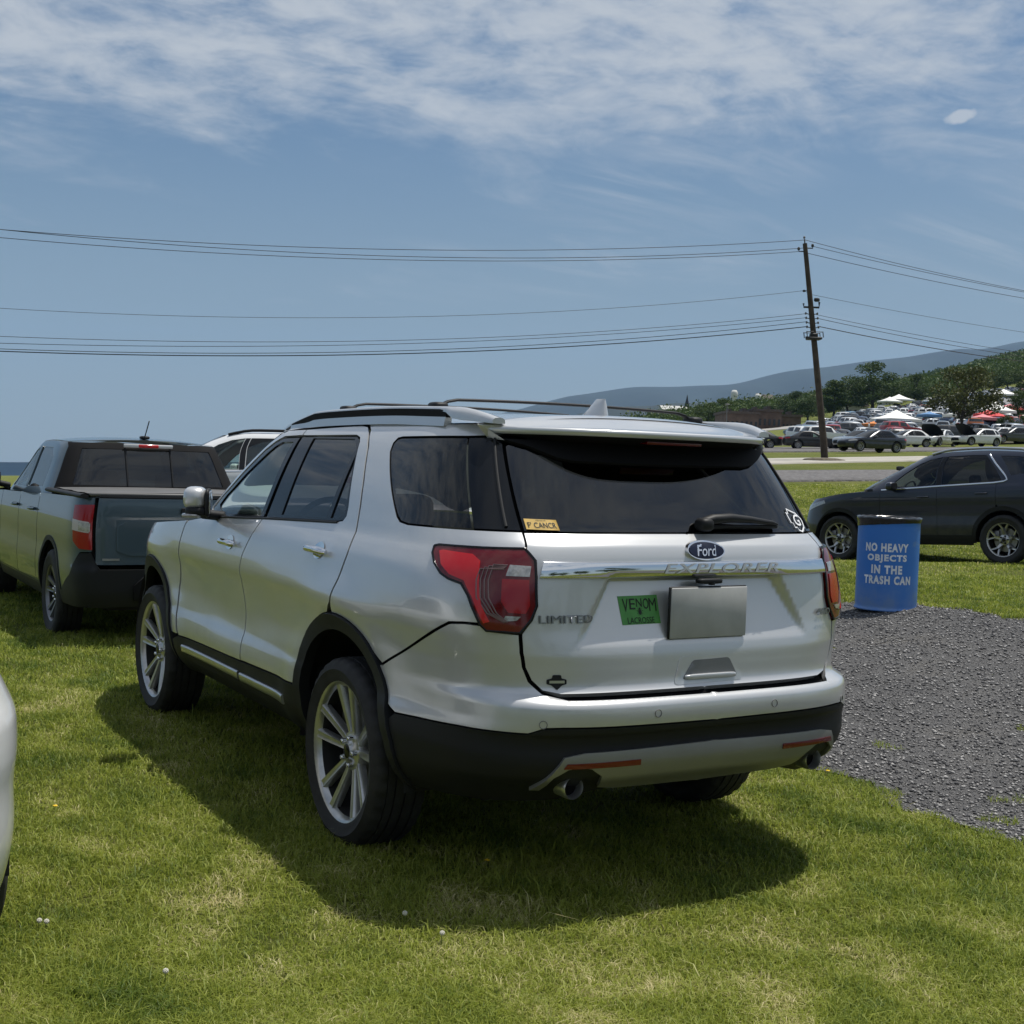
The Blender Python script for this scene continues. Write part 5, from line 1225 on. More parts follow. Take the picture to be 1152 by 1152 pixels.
SEDAN = dict(wb=2.76, R=.325, z0=.22, w=.91, crown=.045, doors=(1.92, 1.0), xr=.14, xhood=3.0, xcowl=2.12, xnose=3.42, xmir=1.70, xseat=1.05, ztail=.92,
 low=dict(b='.15:.78 .24:.84 .35:.885 .50:.905 .62:.900 .72:.908 .80:.905 .88:.875 .95:.84 1.02:.80', rear='.15:-.85 .3:-.98 .5:-1.03 .7:-1.03 .85:-1.01 .95:-.97 1.02:-.92', nr='.2:3.4 1.:3.6', front='.15:3.35 .3:3.52 .5:3.58 .65:3.54 .75:3.40 .88:3.1 1.0:2.9', nf='.2:3.0 1.:3.0', xc=0., xf='.2:2.1 1.:2.1'),
 cab=dict(b='.80:.86 .90:.850 1.0:.815 1.2:.71 1.32:.63 1.38:.57 1.45:.42', rear='.80:-.72 .92:-.60 1.05:-.38 1.2:-.12 1.33:.12 1.45:.3', nr='.8:3.4 1.4:3.2', front='.80:2.5 .90:2.30 1.0:2.10 1.2:1.70 1.33:1.40 1.45:1.15', nf='.8:3.4 1.4:3.0', xc=.5, xf='.8:1.4 1.4:.85'),
 ze='-.2:1.25 .1:1.32 .5:1.365 .9:1.37 1.2:1.345 1.5:1.26', belt='-1.0:.93 -.4:.925 .3:.905 1.0:.89 1.7:.875 2.2:.865 2.6:.84 3.0:.775 3.3:.71',
 hood='1.9:.90 2.2:.885 2.7:.845 3.1:.78 3.45:.68', boot='-1.0:.905 -.7:.935 -.3:.945', xboot=-.35, xtail=-.99, ws=[(2.02, .90), (1.80, 1.04), (1.52, 1.21), (1.28, 1.31)], rw=[(-.42, .93), (-.28, 1.05), (-.05, 1.20), (.14, 1.29)],
 wins=[[(1.76, .92), (1.60, 1.05), (1.32, 1.22), (1.16, 1.285), (1.03, 1.305), (1.05, .925)], [(.96, .928), (.95, 1.308), (.62, 1.305), (.36, 1.26), (.20, 1.17), (.06, .99), (.06, .945)]],
 bpillar=[(1.045, .925), (1.025, 1.305), (.955, 1.308), (.965, .928)], wintrim=[[(1.80, .905), (.06, .93)]], trimmat=m_blk,
 lamps=dict(tail=[(-.95, .74), (-.97, .88), (-.62, .88), (-.60, .78)], head=[(3.45, .60), (3.40, .68), (2.98, .74), (2.95, .66)], grille=(.38, .60)))
def stretch(spec):
    Z = lambda z: z if z < .6 else .6+(z-.6)*(.56/.45) if z < 1.05 else 1.16+(z-1.05)*(.53/.60)
    key = lambda s: ' '.join('%.4f:%s' % (Z(float(a.split(':')[0])), a.split(':')[1]) for a in s.split()); val = lambda s: ' '.join('%s:%.4f' % (a.split(':')[0], Z(float(a.split(':')[1]))) for a in s.split())
    pt = lambda l: [(x, Z(z)) for x, z in l]; o = dict(spec)
    for p in ('low', 'cab'): o[p] = {q: (key(v) if isinstance(v, str) else v) for q, v in spec[p].items()}
    for q in ('ze', 'belt', 'hood'): o[q] = val(spec[q])
    for q in ('ws', 'rw', 'bpillar'): o[q] = pt(spec[q])
    o['wins'] = [pt(w) for w in spec['wins']]; o['wintrim'] = [pt(w) for w in spec['wintrim']]; o['lamps'] = dict(tail=pt(spec['lamps']['tail']), head=pt(spec['lamps']['head']), grille=(spec['lamps']['grille'][0], Z(spec['lamps']['grille'][1])))
    return o
CROSS = stretch(CROSS)
HATCH = dict(SEDAN, ztail=.95); HATCH.pop('boot'); HATCH.update(wb=2.62, w=.89, xr=.12, low=dict(SEDAN['low'], rear='.15:-.60 .3:-.70 .5:-.74 .8:-.73 .95:-.70 1.02:-.66'),
 cab=dict(SEDAN['cab'], rear='.80:-.72 .95:-.66 1.1:-.56 1.3:-.42 1.45:-.35', xc=.2, front='.80:2.45 .90:2.25 1.0:2.05 1.2:1.68 1.33:1.40 1.45:1.15'), ze='-.45:1.34 -.2:1.37 .5:1.41 .9:1.405 1.2:1.37 1.5:1.28',
 rw=[(-.60, .94), (-.54, 1.08), (-.44, 1.24), (-.38, 1.31)], wins=SEDAN['wins'][:1]+[[(.96, .928), (.95, 1.325), (.30, 1.32), (.18, 1.29), (.12, 1.1), (.10, .95)], [(-.02, .96), (.02, 1.10), (.08, 1.30), (-.20, 1.27), (-.34, 1.10), (-.36, .98)]],
 lamps=dict(tail=[(-.62, .76), (-.64, .94), (-.40, .95), (-.38, .80)], head=[(3.42, .62), (3.38, .72), (2.95, .78), (2.92, .68)], grille=(.38, .62)), bpillar=SEDAN['bpillar'])
def at_g(px, D, up=0.): p = G(px, D); return (float(p[0]), float(p[1]), float(p[2])+up)
def heading(dL, dD): # direction given sideways (photo right +) and away from the camera
    return math.atan2(dL*(-fx_)+dD*fy_, dL*fy_+dD*fx_)
m_navy = paint('navy_paint', (.004, .009, .026), metal=.0, rough=.35, coat=.7)
m_wpaint = paint('white_car_paint', (.70, .71, .72), rough=.4)
m_blackp = paint('black_car_paint', (.006, .007, .009), rough=.4, coat=.7)
m_greyp = paint('dark_grey_paint', (.05, .055, .06), metal=.5, rough=.35)
m_bmw = paint('blue_black_paint', (.006, .011, .026), metal=.1, rough=.3)

# dark crossover on the right, rear wheel at (1131 px), front wheel at (948 px)
pr_ = np.array(G(1131, 18.5)); pf_ = np.array(G(948, 20.45)); rz_ = math.atan2(pf_[1]-pr_[1], pf_[0]-pr_[0]); nrm_ = np.array([-math.sin(rz_), math.cos(rz_)])
p_ = pr_[:2]-nrm_*.91
eq, ek, ec = gen_car(CROSS, 'crossover', 'dark navy crossover parked behind the blue trash barrel', 'car', m_navy, (p_[0], p_[1], float(pr_[2])-.01), rz_, wheel='vee', tint=[m_clear, m_tint, m_tint2])
eq.rotation_euler = (0, -math.atan2(float(pf_[2]-pr_[2]), 2.72), rz_)
# white SUV ahead, seen over the pickup
gen_car(dict(CROSS, rails=(-.5, 1.3, m_blk)), 'white_suv', 'white SUV with black roof rails seen behind the pickup roof and the silver SUV', 'car', m_wpaint, at_g(372, 18.3, .0), heading(-1, .10), wheel='mesh', tint=[m_clear, m_tint, m_tint2], scale=1.02)
# white car at the left edge
wc, wk, _ = gen_car(dict(SEDAN, lamps=dict(SEDAN['lamps'], tail=[(-.97, .80), (-.975, .90), (-.90, .905), (-.88, .84)])), 'white_car', 'white car cut off by the left edge, only its rear corner and tyre in view', 'car', m_wpaint, (-.42, 3.250, 0), math.radians(.5), wheel='mesh')
# cars by the far road
gen_car(SEDAN, 'dark_sedan', 'dark blue sedan driving left on the far road just right of the utility pole', 'car', m_bmw, at_g(995, 81, 0), heading(-1, -.42), near=0, wheel='mesh')
gen_car(SEDAN, 'black_sedan', 'black sedan parked left of the foot of the utility pole', 'car', m_blackp, at_g(893, 97, 0), heading(1, -.1), near=0)
gen_car(SEDAN, 'black_sedan', 'black car half hidden behind the silver SUV roof corner beside another black sedan', 'car', m_blackp, at_g(862, 99, 0), heading(-1, .1), near=0)
gen_car(SEDAN, 'silver_sedan', 'silver sedan standing right behind the dark blue sedan by the pole', 'car', paint('silver_car_paint', (.30, .33, .35), metal=.6, rough=.35), at_g(975, 92, 0), heading(-1, -.75), near=0)
gen_car(SEDAN, 'white_coupe', 'white car directly right of the dark blue sedan on the far road', 'car', m_wpaint, at_g(1032, 104, 0), heading(-1, -.2), near=0)
gen_car(SEDAN, 'white_coupe', 'white car with its black hood open, left of the white hatchback', 'car', m_wpaint, at_g(1058, 106, 0), heading(-.8, -.9), near=0, open_hood=True)
gen_car(HATCH, 'white_hatchback', 'white hatchback with raised dark hood at the front of the crowded field', 'car', m_wpaint, at_g(1108, 104, 0), heading(-1, -.45), near=0, open_hood=True)
gen_car(HATCH, 'grey_hatchback', 'dark grey car parked at the right edge under the trees', 'car', m_greyp, at_g(1146, 112, 0), heading(-1, -.3), near=0)

# ------------------------------------------------------------------ pickup ahead on the left
PK = dict(low=dict(b='.25:.84 .36:.89 .48:.915 .62:.925 .78:.918 .90:.922 1.02:.918 1.12:.905 1.18:.895 1.24:.885 1.30:.87', rear='.25:-1.02 .5:-1.09 .66:-1.09 .68:-1.05 .8:-1.045 1.0:-1.04 1.12:-1.035 1.24:-1.02 1.3:-1.0', nr='.2:7 1.3:8',
 front='.2:3.7 .5:3.92 .9:3.92 1.05:3.85 1.12:3.7 1.3:3.5', nf='.2:4.5 1.3:4', xc=-.2, xf='.2:2.8 1.3:2.8'),
 cab=dict(b='1.05:.90 1.17:.872 1.24:.845 1.40:.785 1.55:.730 1.62:.695 1.68:.63 1.74:.48', rear='1.05:.30 1.2:.315 1.4:.38 1.6:.47 1.74:.55', nr='1.:8 1.7:6', front='1.05:3.0 1.17:2.78 1.3:2.50 1.5:2.10 1.62:1.90 1.74:1.66', nf='1.:4 1.7:3.4', xc=1.2, xf='1.05:1.9 1.7:1.4'))
m_teal = paint('blue_grey_paint', (.050, .085, .110), metal=.25, rough=.35, coat=.8)
def build_pickup():
    k = Skin(**PK['low']); c = Skin(**PK['cab']); root = empty('pickup'); tag(root, 'blue grey pickup truck with a black antenna and red brake light on its cab', 'pickup truck')
    H, top = roof_fn(c, '.4:1.61 .6:1.64 1.2:1.655 1.6:1.64 2.0:1.58', .045); UX = lambda p: [tuple(q) for q in xz(k, p)]; CX = lambda p: [tuple(v) for v in xz(c, p)]
    R = .368; wb = 3.076; ra = R+.075; zc = .38; eb = k.xc-HP; ef = lambda z: float(k.xf(z))+HP; belt = tab('0:1.20 .5:1.185 1.5:1.165 2.3:1.15 2.8:1.13 3.4:1.08')
    A0 = arch(0, zc, ra, -5, 185, 26); A1 = arch(wb, zc, ra, -5, 185, 26); er = c.xc-HP
    for mi in (False, True):
        Panels(k).panel(UX([(ra+.02, .40), (.62, .40), (.585, .7), (.56, 1.0), (.56, 1.19), (.30, 1.195), (-.9, 1.215), (-1.0, 1.215)])+[(uy_(k, .795), 1.215), (uy_(k, .795), .795)]+UX([(-1.0, .79), (-.93, .785), (-.80, .60), (-ra-.02, .45)]+A0[::-1]), mirror=mi, h=.04).build('bed_side', m_teal, root)
        fd_ = [(.63, .40), (1.52, .40), (1.50, .8), (1.46, 1.165), (1.0, 1.172), (.57, 1.185), (.57, 1.0), (.595, .7)]
        fr_ = [(1.53, .40), (2.52, .40), (2.50, .8), (2.44, 1.142), (2.0, 1.15), (1.47, 1.162), (1.51, .8)]
        rdo = Panels(k).panel(UX(fd_), mirror=mi, h=.05).build('rear_door', m_teal, root); fdo = Panels(k).panel(UX(fr_), mirror=mi, h=.05).build('front_door', m_teal, root)
        Panels(k).panel(UX([(2.53, .40), (wb-ra-.02, .42)]+A1[::-1]+[(wb+ra+.02, .42)])+[(ef(.5), .42), (ef(.9), 1.02)]+UX([(3.4, 1.08), (2.8, 1.128), (2.45, 1.141), (2.51, .8)]), mirror=mi, h=.06).build('front_fender', m_teal, root)
        for A in (A0, A1):
            cx = 0 if A is A0 else wb; q = Panels(k); q.panel(UX(arch(cx, zc, ra+.035, -5, 185, 24)+arch(cx, zc, ra-.01, -5, 185, 24)[::-1]), off=.006, mirror=mi, flange=.03); q.build('wheel_arch_trim', m_blk, root)
        Panels(k).panel(UX([(ra+.03, .30), (wb-ra-.03, .30), (wb-ra-.03, .42), (ra+.03, .42)]), mirror=mi).build('sill', m_blk, root)
        # lamp
        u0, u1 = uy_(k, .905), uy_(k, .79); L = [(float(Ux(k, [-.84], [1.0])[0]), 1.150), (u1, 1.160), (u1, .805), (float(Ux(k, [-.93], [.9])[0]), .812), (float(Ux(k, [-.86], [.9])[0]), .87)]
        lo = Panels(k).panel(L, off=.012, mirror=mi, h=.03).build('tail_light', m_red, root)
        ua, ub = L[0][0], u1
        Panels(k).panel([(ua-.01, 1.045), (ub+.02, 1.025), (ub+.02, .935), (ua-.01, .955)], off=.0165, mirror=mi, h=.03, flange=.004).build('lamp_band', pbr('lamp_white', (.55, .50, .50), .15, coat=.5), lo)
        Panels(k).panel([(ua+(ub-ua)*.45, 1.025), (ub+.012, 1.015), (ub+.012, .945), (ua+(ub-ua)*.45, .955)], off=.019, mirror=mi, h=.03, flange=.003).build('reversing_lens', m_clearlens, lo)
        # cab side
        w1 = CX([(2.20, 1.20), (2.12, 1.25), (1.88, 1.44), (1.72, 1.545), (1.56, 1.585), (1.50, 1.215)]); w2 = CX([(1.42, 1.218), (1.45, 1.588), (.98, 1.585), (.80, 1.50), (.74, 1.235)])
        us_ = uy_(c, .945*.785)
        fr = [(us_, 1.18)]+CX([(2.62, 1.14)])+CX([(2.45, 1.24), (2.20, 1.40), (1.98, 1.54), (1.84, 1.61)])+[(float(u), float(z)-.004) for u, z in zip(np.linspace(1.75, us_, 8), top(np.linspace(1.75, us_, 8)))]
        q = Panels(c); q.panel(fr, [resample(w1, .06), resample(w2, .06)], mirror=mi, h=.05, gap=.001); q.build('cabin_frame', m_teal, root)
        Panels(c).panel(CX([(1.50, 1.21), (1.55, 1.59), (1.455, 1.592), (1.42, 1.213)]), off=.003, mirror=mi, flange=.003).build('door_pillar', m_gloss, root)
        Panels(c).panel(w1, off=-.006, flange=0, gap=-.004, mirror=mi).build('front_door_glass', m_clear, root); Panels(c).panel(w2, off=-.006, flange=0, gap=-.004, mirror=mi).build('rear_door_glass', m_tint2, root)
        for x_, pr in ((1.62, fdo), (.78, rdo)):
            s = -1 if mi else 1; hm = MB(); hm.tube([tuple(k.raw(x_+t*.10, 1.04)*[1, s, 1]+np.array([0, s*(.008+.028*(1-abs(t)**3)), 0])) for t in np.linspace(-1, 1, 7)], .014, 8); hm.build('door_handle', m_teal, pr)
        s = -1 if mi else 1; mr = MB(); mr.sup((2.20, s*1.08, 1.27), (.06, .11, .09), 3.5); mr.tube([(2.25, s*.88, 1.19), (2.22, s*1.02, 1.22)], .03); mr.build('door_mirror', m_blk, root)
    # tail
    t = [(eb, 1.212), (uy_(k, .772), 1.212), (uy_(k, .772), .69), (eb, .69)]; tg = Panels(k).panel(full(k, t, 0), h=.05).build('tailgate', m_teal, root)
    t = [(eb, 1.236), (uy_(k, .80), 1.236), (uy_(k, .80), 1.214), (eb, 1.214)]; Panels(k).panel(full(k, t, 0), off=.004, flange=.05).build('tailgate_cap', m_blk, tg)
    Panels(k).panel(full(k, [(eb, 1.03), (uy_(k, .55), 1.03), (uy_(k, .62), .99), (uy_(k, .62), .80), (uy_(k, .52), .76), (eb, .76)], 0), off=.012, h=.05, flange=.012).build('pressed_panel', m_teal, tg)
    lt = MB(); lt.sup((-1.052, 0, 1.115), (.012, .12, .030), 6); lt.build('tailgate_handle', m_blk, tg)
    lt = MB(); lt.box((-1.052, .66, .735), (.006, .13, .016)); lt.build('badge', m_satin, tg)
    Panels(k).panel(full(k, [(eb, .66), (uy_(k, .74), .66), (uy_(k, .80), .785)]+UX([(-1.0, .785), (-.93, .78), (-.80, .595), (-ra-.02, .445), (-ra-.03, .34)])+[(uy_(k, .7), .36), (eb, .38)], 0), off=.006, h=.06).build('rear_bumper', m_blk, root)
    Panels(k).panel(full(k, [(eb, .60), (uy_(k, .42), .60), (uy_(k, .50), .53), (uy_(k, .50), .42), (eb, .42)], 0), off=.03, h=.06, flange=.03).build('bumper_step', m_blkmatt, root)
    # rails, cover
    for s in (1, -1):
        q = MB(); q.tube([(x, s*(.868 if x > -.9 else .86), 1.225) for x in np.linspace(.34, -1.0, 10)], .035, 10, sq=(1., .55)); q.build('bed_rail_cap', m_blk, root)
    q = MB(); xs = np.linspace(-.98, .33, 12); ys = np.linspace(-.83, .83, 15); XX, YY = np.meshgrid(xs, ys, indexing='ij'); P = np.stack([XX, YY, 1.246+.012*np.cos(YY/.83*1.5)+.003*np.sin(XX*13)], -1); grid_mesh(q, P); q.box((-.985, 0, 1.238), (.03, 1.64, .03), bev=.01); q.build('bed_cover', pbr('cover_vinyl', (.10, .10, .10), .55, var=.15), root)
    # back of the cab
    us_, uh_, ug_ = [uy_(c, f_*.785) for f_ in (.945, .80, .83)]
    Panels(c).panel(full(c, [(er, 1.60), (ug_, 1.60), (ug_, 1.24), (er, 1.24)], 0), off=0, h=.1, flange=.01).build('rear_window', m_tint2, root)
    Panels(c).panel(full_ring(c, [(er, 1.645), (us_+.05, 1.638), (us_, 1.60), (us_, 1.20), (er, 1.20)]), [resample(np.array(full_ring(c, [(er, 1.590), (uh_, 1.586), (uh_, 1.268), (er, 1.262)])), .08)], off=.004, h=.05, flange=.01).build('window_surround', m_blkmatt, root)
    for y in (-.20, .20):
        q = MB(); q.tube([(float(c.rear_x(np.array(abs(y)), z))-.004, y, z) for z in (1.26, 1.43, 1.60)], .010, 6); q.build('sliding_window_post', m_blk, root)
    cl = MB(); cl.box((.445, 0, 1.622), (.03, .44, .034), bev=.006); clo = cl.build('cargo_lamp', pbr('lamp_clear', (.6, .6, .6), .15, metal=.3, coat=1.), root); cl = MB(); cl.box((.434, 0, 1.622), (.018, .18, .028), bev=.005); cl.build('brake_light', m_redlit, clo)
    rp = MB(); roof_panel(rp, c, H, top, c.xc-HP, float(c.xf(1.65))+HP, drop=.0, h=.08); rp.build('roof', m_teal, root)
    q = MB(); q.sup((.58, .0, 1.700), (.055, .042, .016), 3); q.tube([(.58, 0, 1.70), (.52, -.005, 1.78), (.47, -.01, 1.85)], [.006, .004, .003], 6); q.tube([(.545, -.003, 1.745), (.47, -.01, 1.85)], .0055, 6); q.build('antenna', m_blk, root)
    Panels(c).panel([(float(c.xf(1.2))+HP, 1.17), (float(c.xf(1.6))+HP, 1.66)]+CX([(1.84, 1.61), (1.98, 1.54), (2.20, 1.40), (2.45, 1.24), (2.6, 1.15)]), off=0, flange=0, gap=0, both=True, h=.1).build('windscreen', m_clear, root)
    hd = MB(); deck(hd, k, tab('2.5:1.16 3.0:1.13 3.4:1.09 3.8:1.0'), 2.6, 3.86, .04); hd.build('hood', m_teal, root)
    for x in (0, wb):
        for s in (1, -1): make_wheel(root, (x, s*.805, R), R, .225, .235, 'double', s, pbr('machined_rim', (.20, .20, .21), .35, metal=.8), seg=44)
    un = MB(); un.box((1.5, 0, .48), (4.6, 1.25, .35)); un.box((1.54, 0, .45), (2.0, 1.7, .28)); un.box((-.30, 0, .95), (1.3, 1.6, .45)); un.box((1.45, 0, .75), (1.7, 1.6, .4))
    for x in (0, wb):
        for s in (1, -1): un.lathe([(ra+.01, .5*s), (ra+.01, .88*s)], 18, c=(x, 0, zc), a0=-.1, a1=np.pi+.1, ang=60)
    un.build('underbody', m_under, root)
    interior(root, 2.35, 1.17, .68, (1.55, .85))
    root.location = (6.40, -.03, -.045); return root
def uy_(k, y): return float(uy(k, y, 1.0 if k.xc < 1 else 1.4))
def full_ring(k, left): l = np.array(left, float); r = l[::-1].copy(); r[:, 0] = 2*k.xc-np.pi-r[:, 0]; return np.concatenate([l, r])
build_pickup()

# ------------------------------------------------------------------ trash barrel
def build_barrel():
    p = G(1001, 12.36); rz = math.atan2(CAMP[1]-p[1], CAMP[0]-p[0]); root = empty('trash_barrel', tuple(p), rz); tag(root, 'blue drum with white stencilled words standing at the edge of the gravel', 'trash can')
    root.rotation_euler = (0, 0, rz)
    m, T, out = mat_new('blue_drum_paint'); b = T('ShaderNodeBsdfPrincipled'); tc = T('ShaderNodeTexCoord'); o = tc.outputs['Object']; sp = T('ShaderNodeSeparateXYZ'); T.link(o, sp.inputs[0])
    n = T.noise(o, 6, 6, .65); ch = T.ramp(n, .56, .66); dust = T.math('MULTIPLY', T.ramp(sp.outputs[2], .45, .0), T.ramp(n, .2, .7)); col = T.mix(T.math('MULTIPLY', dust, .55), rgb(.035, .185, .58), rgb(.22, .32, .52))
    col = T.mix(T.math('MULTIPLY', ch, .45), col, rgb(.16, .27, .48)); T.link(col, b.inputs['Base Color']); b.inputs['Roughness'].default_value = .42
    T.link(b.outputs[0], out.inputs[0])
    R = .288; d = MB(); pr = [(R-.01, .0), (R+.008, .004), (R+.010, .014), (R+.002, .022), (R-.003, .04), (R, .06), (R, .30), (R+.0008, .56), (R, .80), (R, .862), (R+.009, .868), (R+.010, .878), (R+.002, .884), (R-.006, .878), (R-.008, .60), (R-.008, .05)]
    d.lathe(pr, 72, axis='z', ang=35); d.build('drum', m, root)
    l = MB(); th = np.linspace(0, 2*np.pi, 73)[:-1]; secs = []; rr = np.random.RandomState(4)
    for r_, z_, am in ((R-.02, .50, .0), (R-.02, .80, .006), (R-.012, .875, .004), (R-.002, .893, .003), (R+.013, .890, .002), (R+.015, .872, .003), (R+.006, .850, .002), (R+.0045, .815, .001)):
        drop = .028*np.sin(th*1+.6) if z_ == .815 else 0
        w = am*(np.sin(th*11+r_*90)+.6*np.sin(th*23+z_*50)); secs.append(np.stack([(r_+np.maximum(w, -.001 if z_ < .83 else -9))*np.cos(th), (r_+np.maximum(w, -.001 if z_ < .83 else -9))*np.sin(th), z_+drop+0*th+am*.8*np.sin(th*17)], 1))
    l.loft(secs, ang=70); l.build('bin_liner', pbr('liner_bag', (.010, .010, .012), .25, coat=.3), root)
    bt = MB(); bt.lathe([(0, .5), (R-.02, .5)], 40, axis='z'); bt.build('liner_bottom', m_liner, root)
    tx = MB()
    for body, w, z, sh in (('NO HEAVY', .42, .607, .012), ('OBJECTS', .382, .502, .006), ('IN THE', .292, .400, .004), ('TRASH CAN', .465, .300, -.006)):
        V, F = text_fit(body, w, .082, bold=.05, space=1.2)
        # stencil bridges: thin breaks in every glyph
        cx = V[F].mean(1)
        ph = (V[:, 0]*-1+sh)/(R+.0015); tx.add(np.column_stack([(R+.0022)*np.cos(ph*-1), (R+.0022)*np.sin(-ph), z+V[:, 1]]), F, ang=70)
    tx.build('stencil_lettering', m_whiteletter, root)
    return root, m
barrel, m_drum = build_barrel()

# ------------------------------------------------------------------ utility pole and wires
m_wood = pbr('pole_wood', (.055, .042, .032), .9, var=.3, vscale=3, bump=(9, .4, .02)); m_wire = pbr('wire_rubber', (.012, .012, .013), .6); m_iron = pbr('dark_iron', (.02, .02, .022), .6); m_ins = pbr('insulator', (.10, .09, .085), .4)
PD = 58.5
def build_pole():
    b = G(926, PD); t = W(905.5, 274, PD); root = empty('utility_pole', tuple(b)); tag(root, 'tall leaning wooden utility pole with wires, a floodlight and a small platform', 'utility pole')
    L = t-b; P = lambda f, dl=0., dd=0.: np.array(L*f)+np.array(_R)*dl+np.array([fx_, fy_, 0])*dd
    MB().tube([P(f)-(np.array([0, 0, .3]) if f == 0 else 0) for f in np.linspace(0, 1, 12)], np.linspace(.165, .10, 12), 16).build('pole', m_wood, root)
    fr = lambda y: (516-y)/(516-274.)
    pxm = PD/FPX
    q = MB(); q.tube([P(1.0), P(1.02)], .03); q.sup(tuple(P(1.028)), (.05, .05, .06), 2.2); q.build('top_insulator', m_ins, root)
    for s, y, dx in ((-1, 282, 7.5), (1, 278, 8.5)):
        q = MB(); q.tube([P(fr(y+1)), P(fr(y+1), s*dx*pxm), P(fr(y-1.2), s*dx*pxm)], .028, 6); q.sup(tuple(P(fr(y-2.0), s*dx*pxm)), (.06, .06, .08), 2.3); q.build('insulator_arm', m_iron, root)
    q = MB(); q.tube([P(fr(325)), P(fr(327), -5*pxm), P(fr(330))], .03, 6); q.sup(tuple(P(fr(327), -6*pxm)), (.07, .05, .05), 3); q.build('guy_bracket', m_iron, root)
    q = MB(); q.tube([P(fr(341), -8*pxm), P(fr(345), -8*pxm), P(fr(345), 9*pxm), P(fr(339), 10*pxm)], .05, 6); a = q.build('light_bracket', m_iron, root)
    q = MB(); q.box(tuple(P(fr(336.5), 7.5*pxm)), (.22, .22, .16), bev=.03, rz=.5); q.build('floodlight', m_iron, a)
    for y in (352, 357, 362, 367):
        q = MB(); q.tube([P(fr(y), -6.5*pxm), P(fr(y+1.5), 0), P(fr(y), 6.5*pxm)], .022, 6); q.sup(tuple(P(fr(y), -6.5*pxm)), (.04, .04, .06), 2.5); q.sup(tuple(P(fr(y), 6.5*pxm)), (.04, .04, .06), 2.5); q.build('insulator_arm', m_ins, root)
    q = MB(); q.box(tuple(P(fr(380))), (.62, .62, .10), bev=.02, rz=YAW); q.box(tuple(P(fr(376.5))), (.34, .34, .2), bev=.04, rz=YAW)
    for dl in (-9.5, 9.5):
        for dd in (-.3, .3): q.tube([P(fr(379), dl*pxm*.95, dd), P(fr(372.5), dl*pxm*.95, dd)], .022, 5)
    for dd in (-.3, .3): q.tube([P(fr(373), -9*pxm, dd), P(fr(373), -1.2*pxm, dd)], .018, 5); q.tube([P(fr(373), 1.2*pxm, dd), P(fr(373), 9*pxm, dd)], .018, 5)
    q.tube([P(fr(379), -9.3*pxm), P(fr(379), 9.3*pxm)], .06, 6); q.build('platform', m_iron, root)
    return root
build_pole()
MB().sup(tuple(G(925, PD-.3)), (1.0, 1.0, .16), 2.2, rows=6, cols=14).build('dirt_mound', pbr('dirt', (.10, .085, .06), .95, var=.4, vscale=6), None)['kind'] = 'structure'
def wire(label, p0, pm, p1, D0, D1, r=.011, group='wires strung from the utility pole'):
    """wire through three photo points (end at the pole, middle, far end), far end at distance D1"""
    q0, q1 = W(*p0, D0), W(*p1, D1); mid = None
    # parameter where the plan line meets the middle column
    for t in np.linspace(0, 1, 400):
        c = q0*(1-t)+q1*t; d = c-CAMP; px = 576+FPX*(d@_R2)/(d@_F)
        if (px-pm[0])*(p0[0]-pm[0]) <= 0: break
    D = (c-CAMP)@_F; hm = W(pm[0], pm[1], D)[2]; sag = (c[2]-hm)/(4*t*(1-t))
    ts = np.linspace(0, 1, 70); P = q0[None]*(1-ts)[:, None]+q1[None]*ts[:, None]; P[:, 2] -= 4*ts*(1-ts)*sag
    o = MB().tube(P, r, 5, caps=False).build('wire', m_wire); tag(o, label, 'wire', group)
dl_ = -180, 40.
for lab, pm, pe, r, y0, x0 in (('upper of the two close wires at the top running left from the pole tip', (480, 281), (-400, 216), .013, 270, 905), ('lower top wire running left from the pole, just under the highest one', (560, 290), (-400, 205), .013, 279, 904), ('second top wire running left from the left arm of the pole', (560, 293.5), (-400, 222), .013, 283, 899),
        ('thin single wire running left from the bracket halfway up the pole', (480, 356), (-400, 312), .009, 327, 904), ('uppermost of the bundle of cables left of the platform', (420, 383.5), (-400, 352), .011, 353, 905.5), ('second cable of the bundle left of the platform', (480, 386), (-400, 366), .011, 357.5, 906),
        ('third cable of the bundle left of the platform', (440, 395), (-400, 368), .013, 362, 906.5), ('thickest lowest cable of the bundle left of the platform', (430, 398.5), (-400, 371), .020, 367.5, 907)):
    wire(lab, (x0, y0), pm, pe, PD, 46., r)
for lab, pm, pe, r, y0, x0 in (('highest wire running right from the pole tip', (1020, 299), (1300, 350), .013, 270, 906), ('second wire running right from the pole top', (1030, 304), (1300, 352), .013, 277, 914), ('third wire running right from the pole top', (1020, 310), (1300, 357), .013, 284, 905),
        ('thin single wire running right above the hills', (1020, 352), (1300, 392), .009, 331, 911), ('upper cable of the bundle right of the platform', (1020, 374.5), (1300, 415), .011, 354, 918.5), ('second cable of the bundle right of the platform', (1020, 379), (1300, 418), .013, 358, 919), ('lowest cable of the bundle right of the platform, reaching the hillside', (1020, 386.5), (1300, 420), .020, 367, 920)):
    wire(lab, (x0, y0), pm, pe, PD, 75., r)

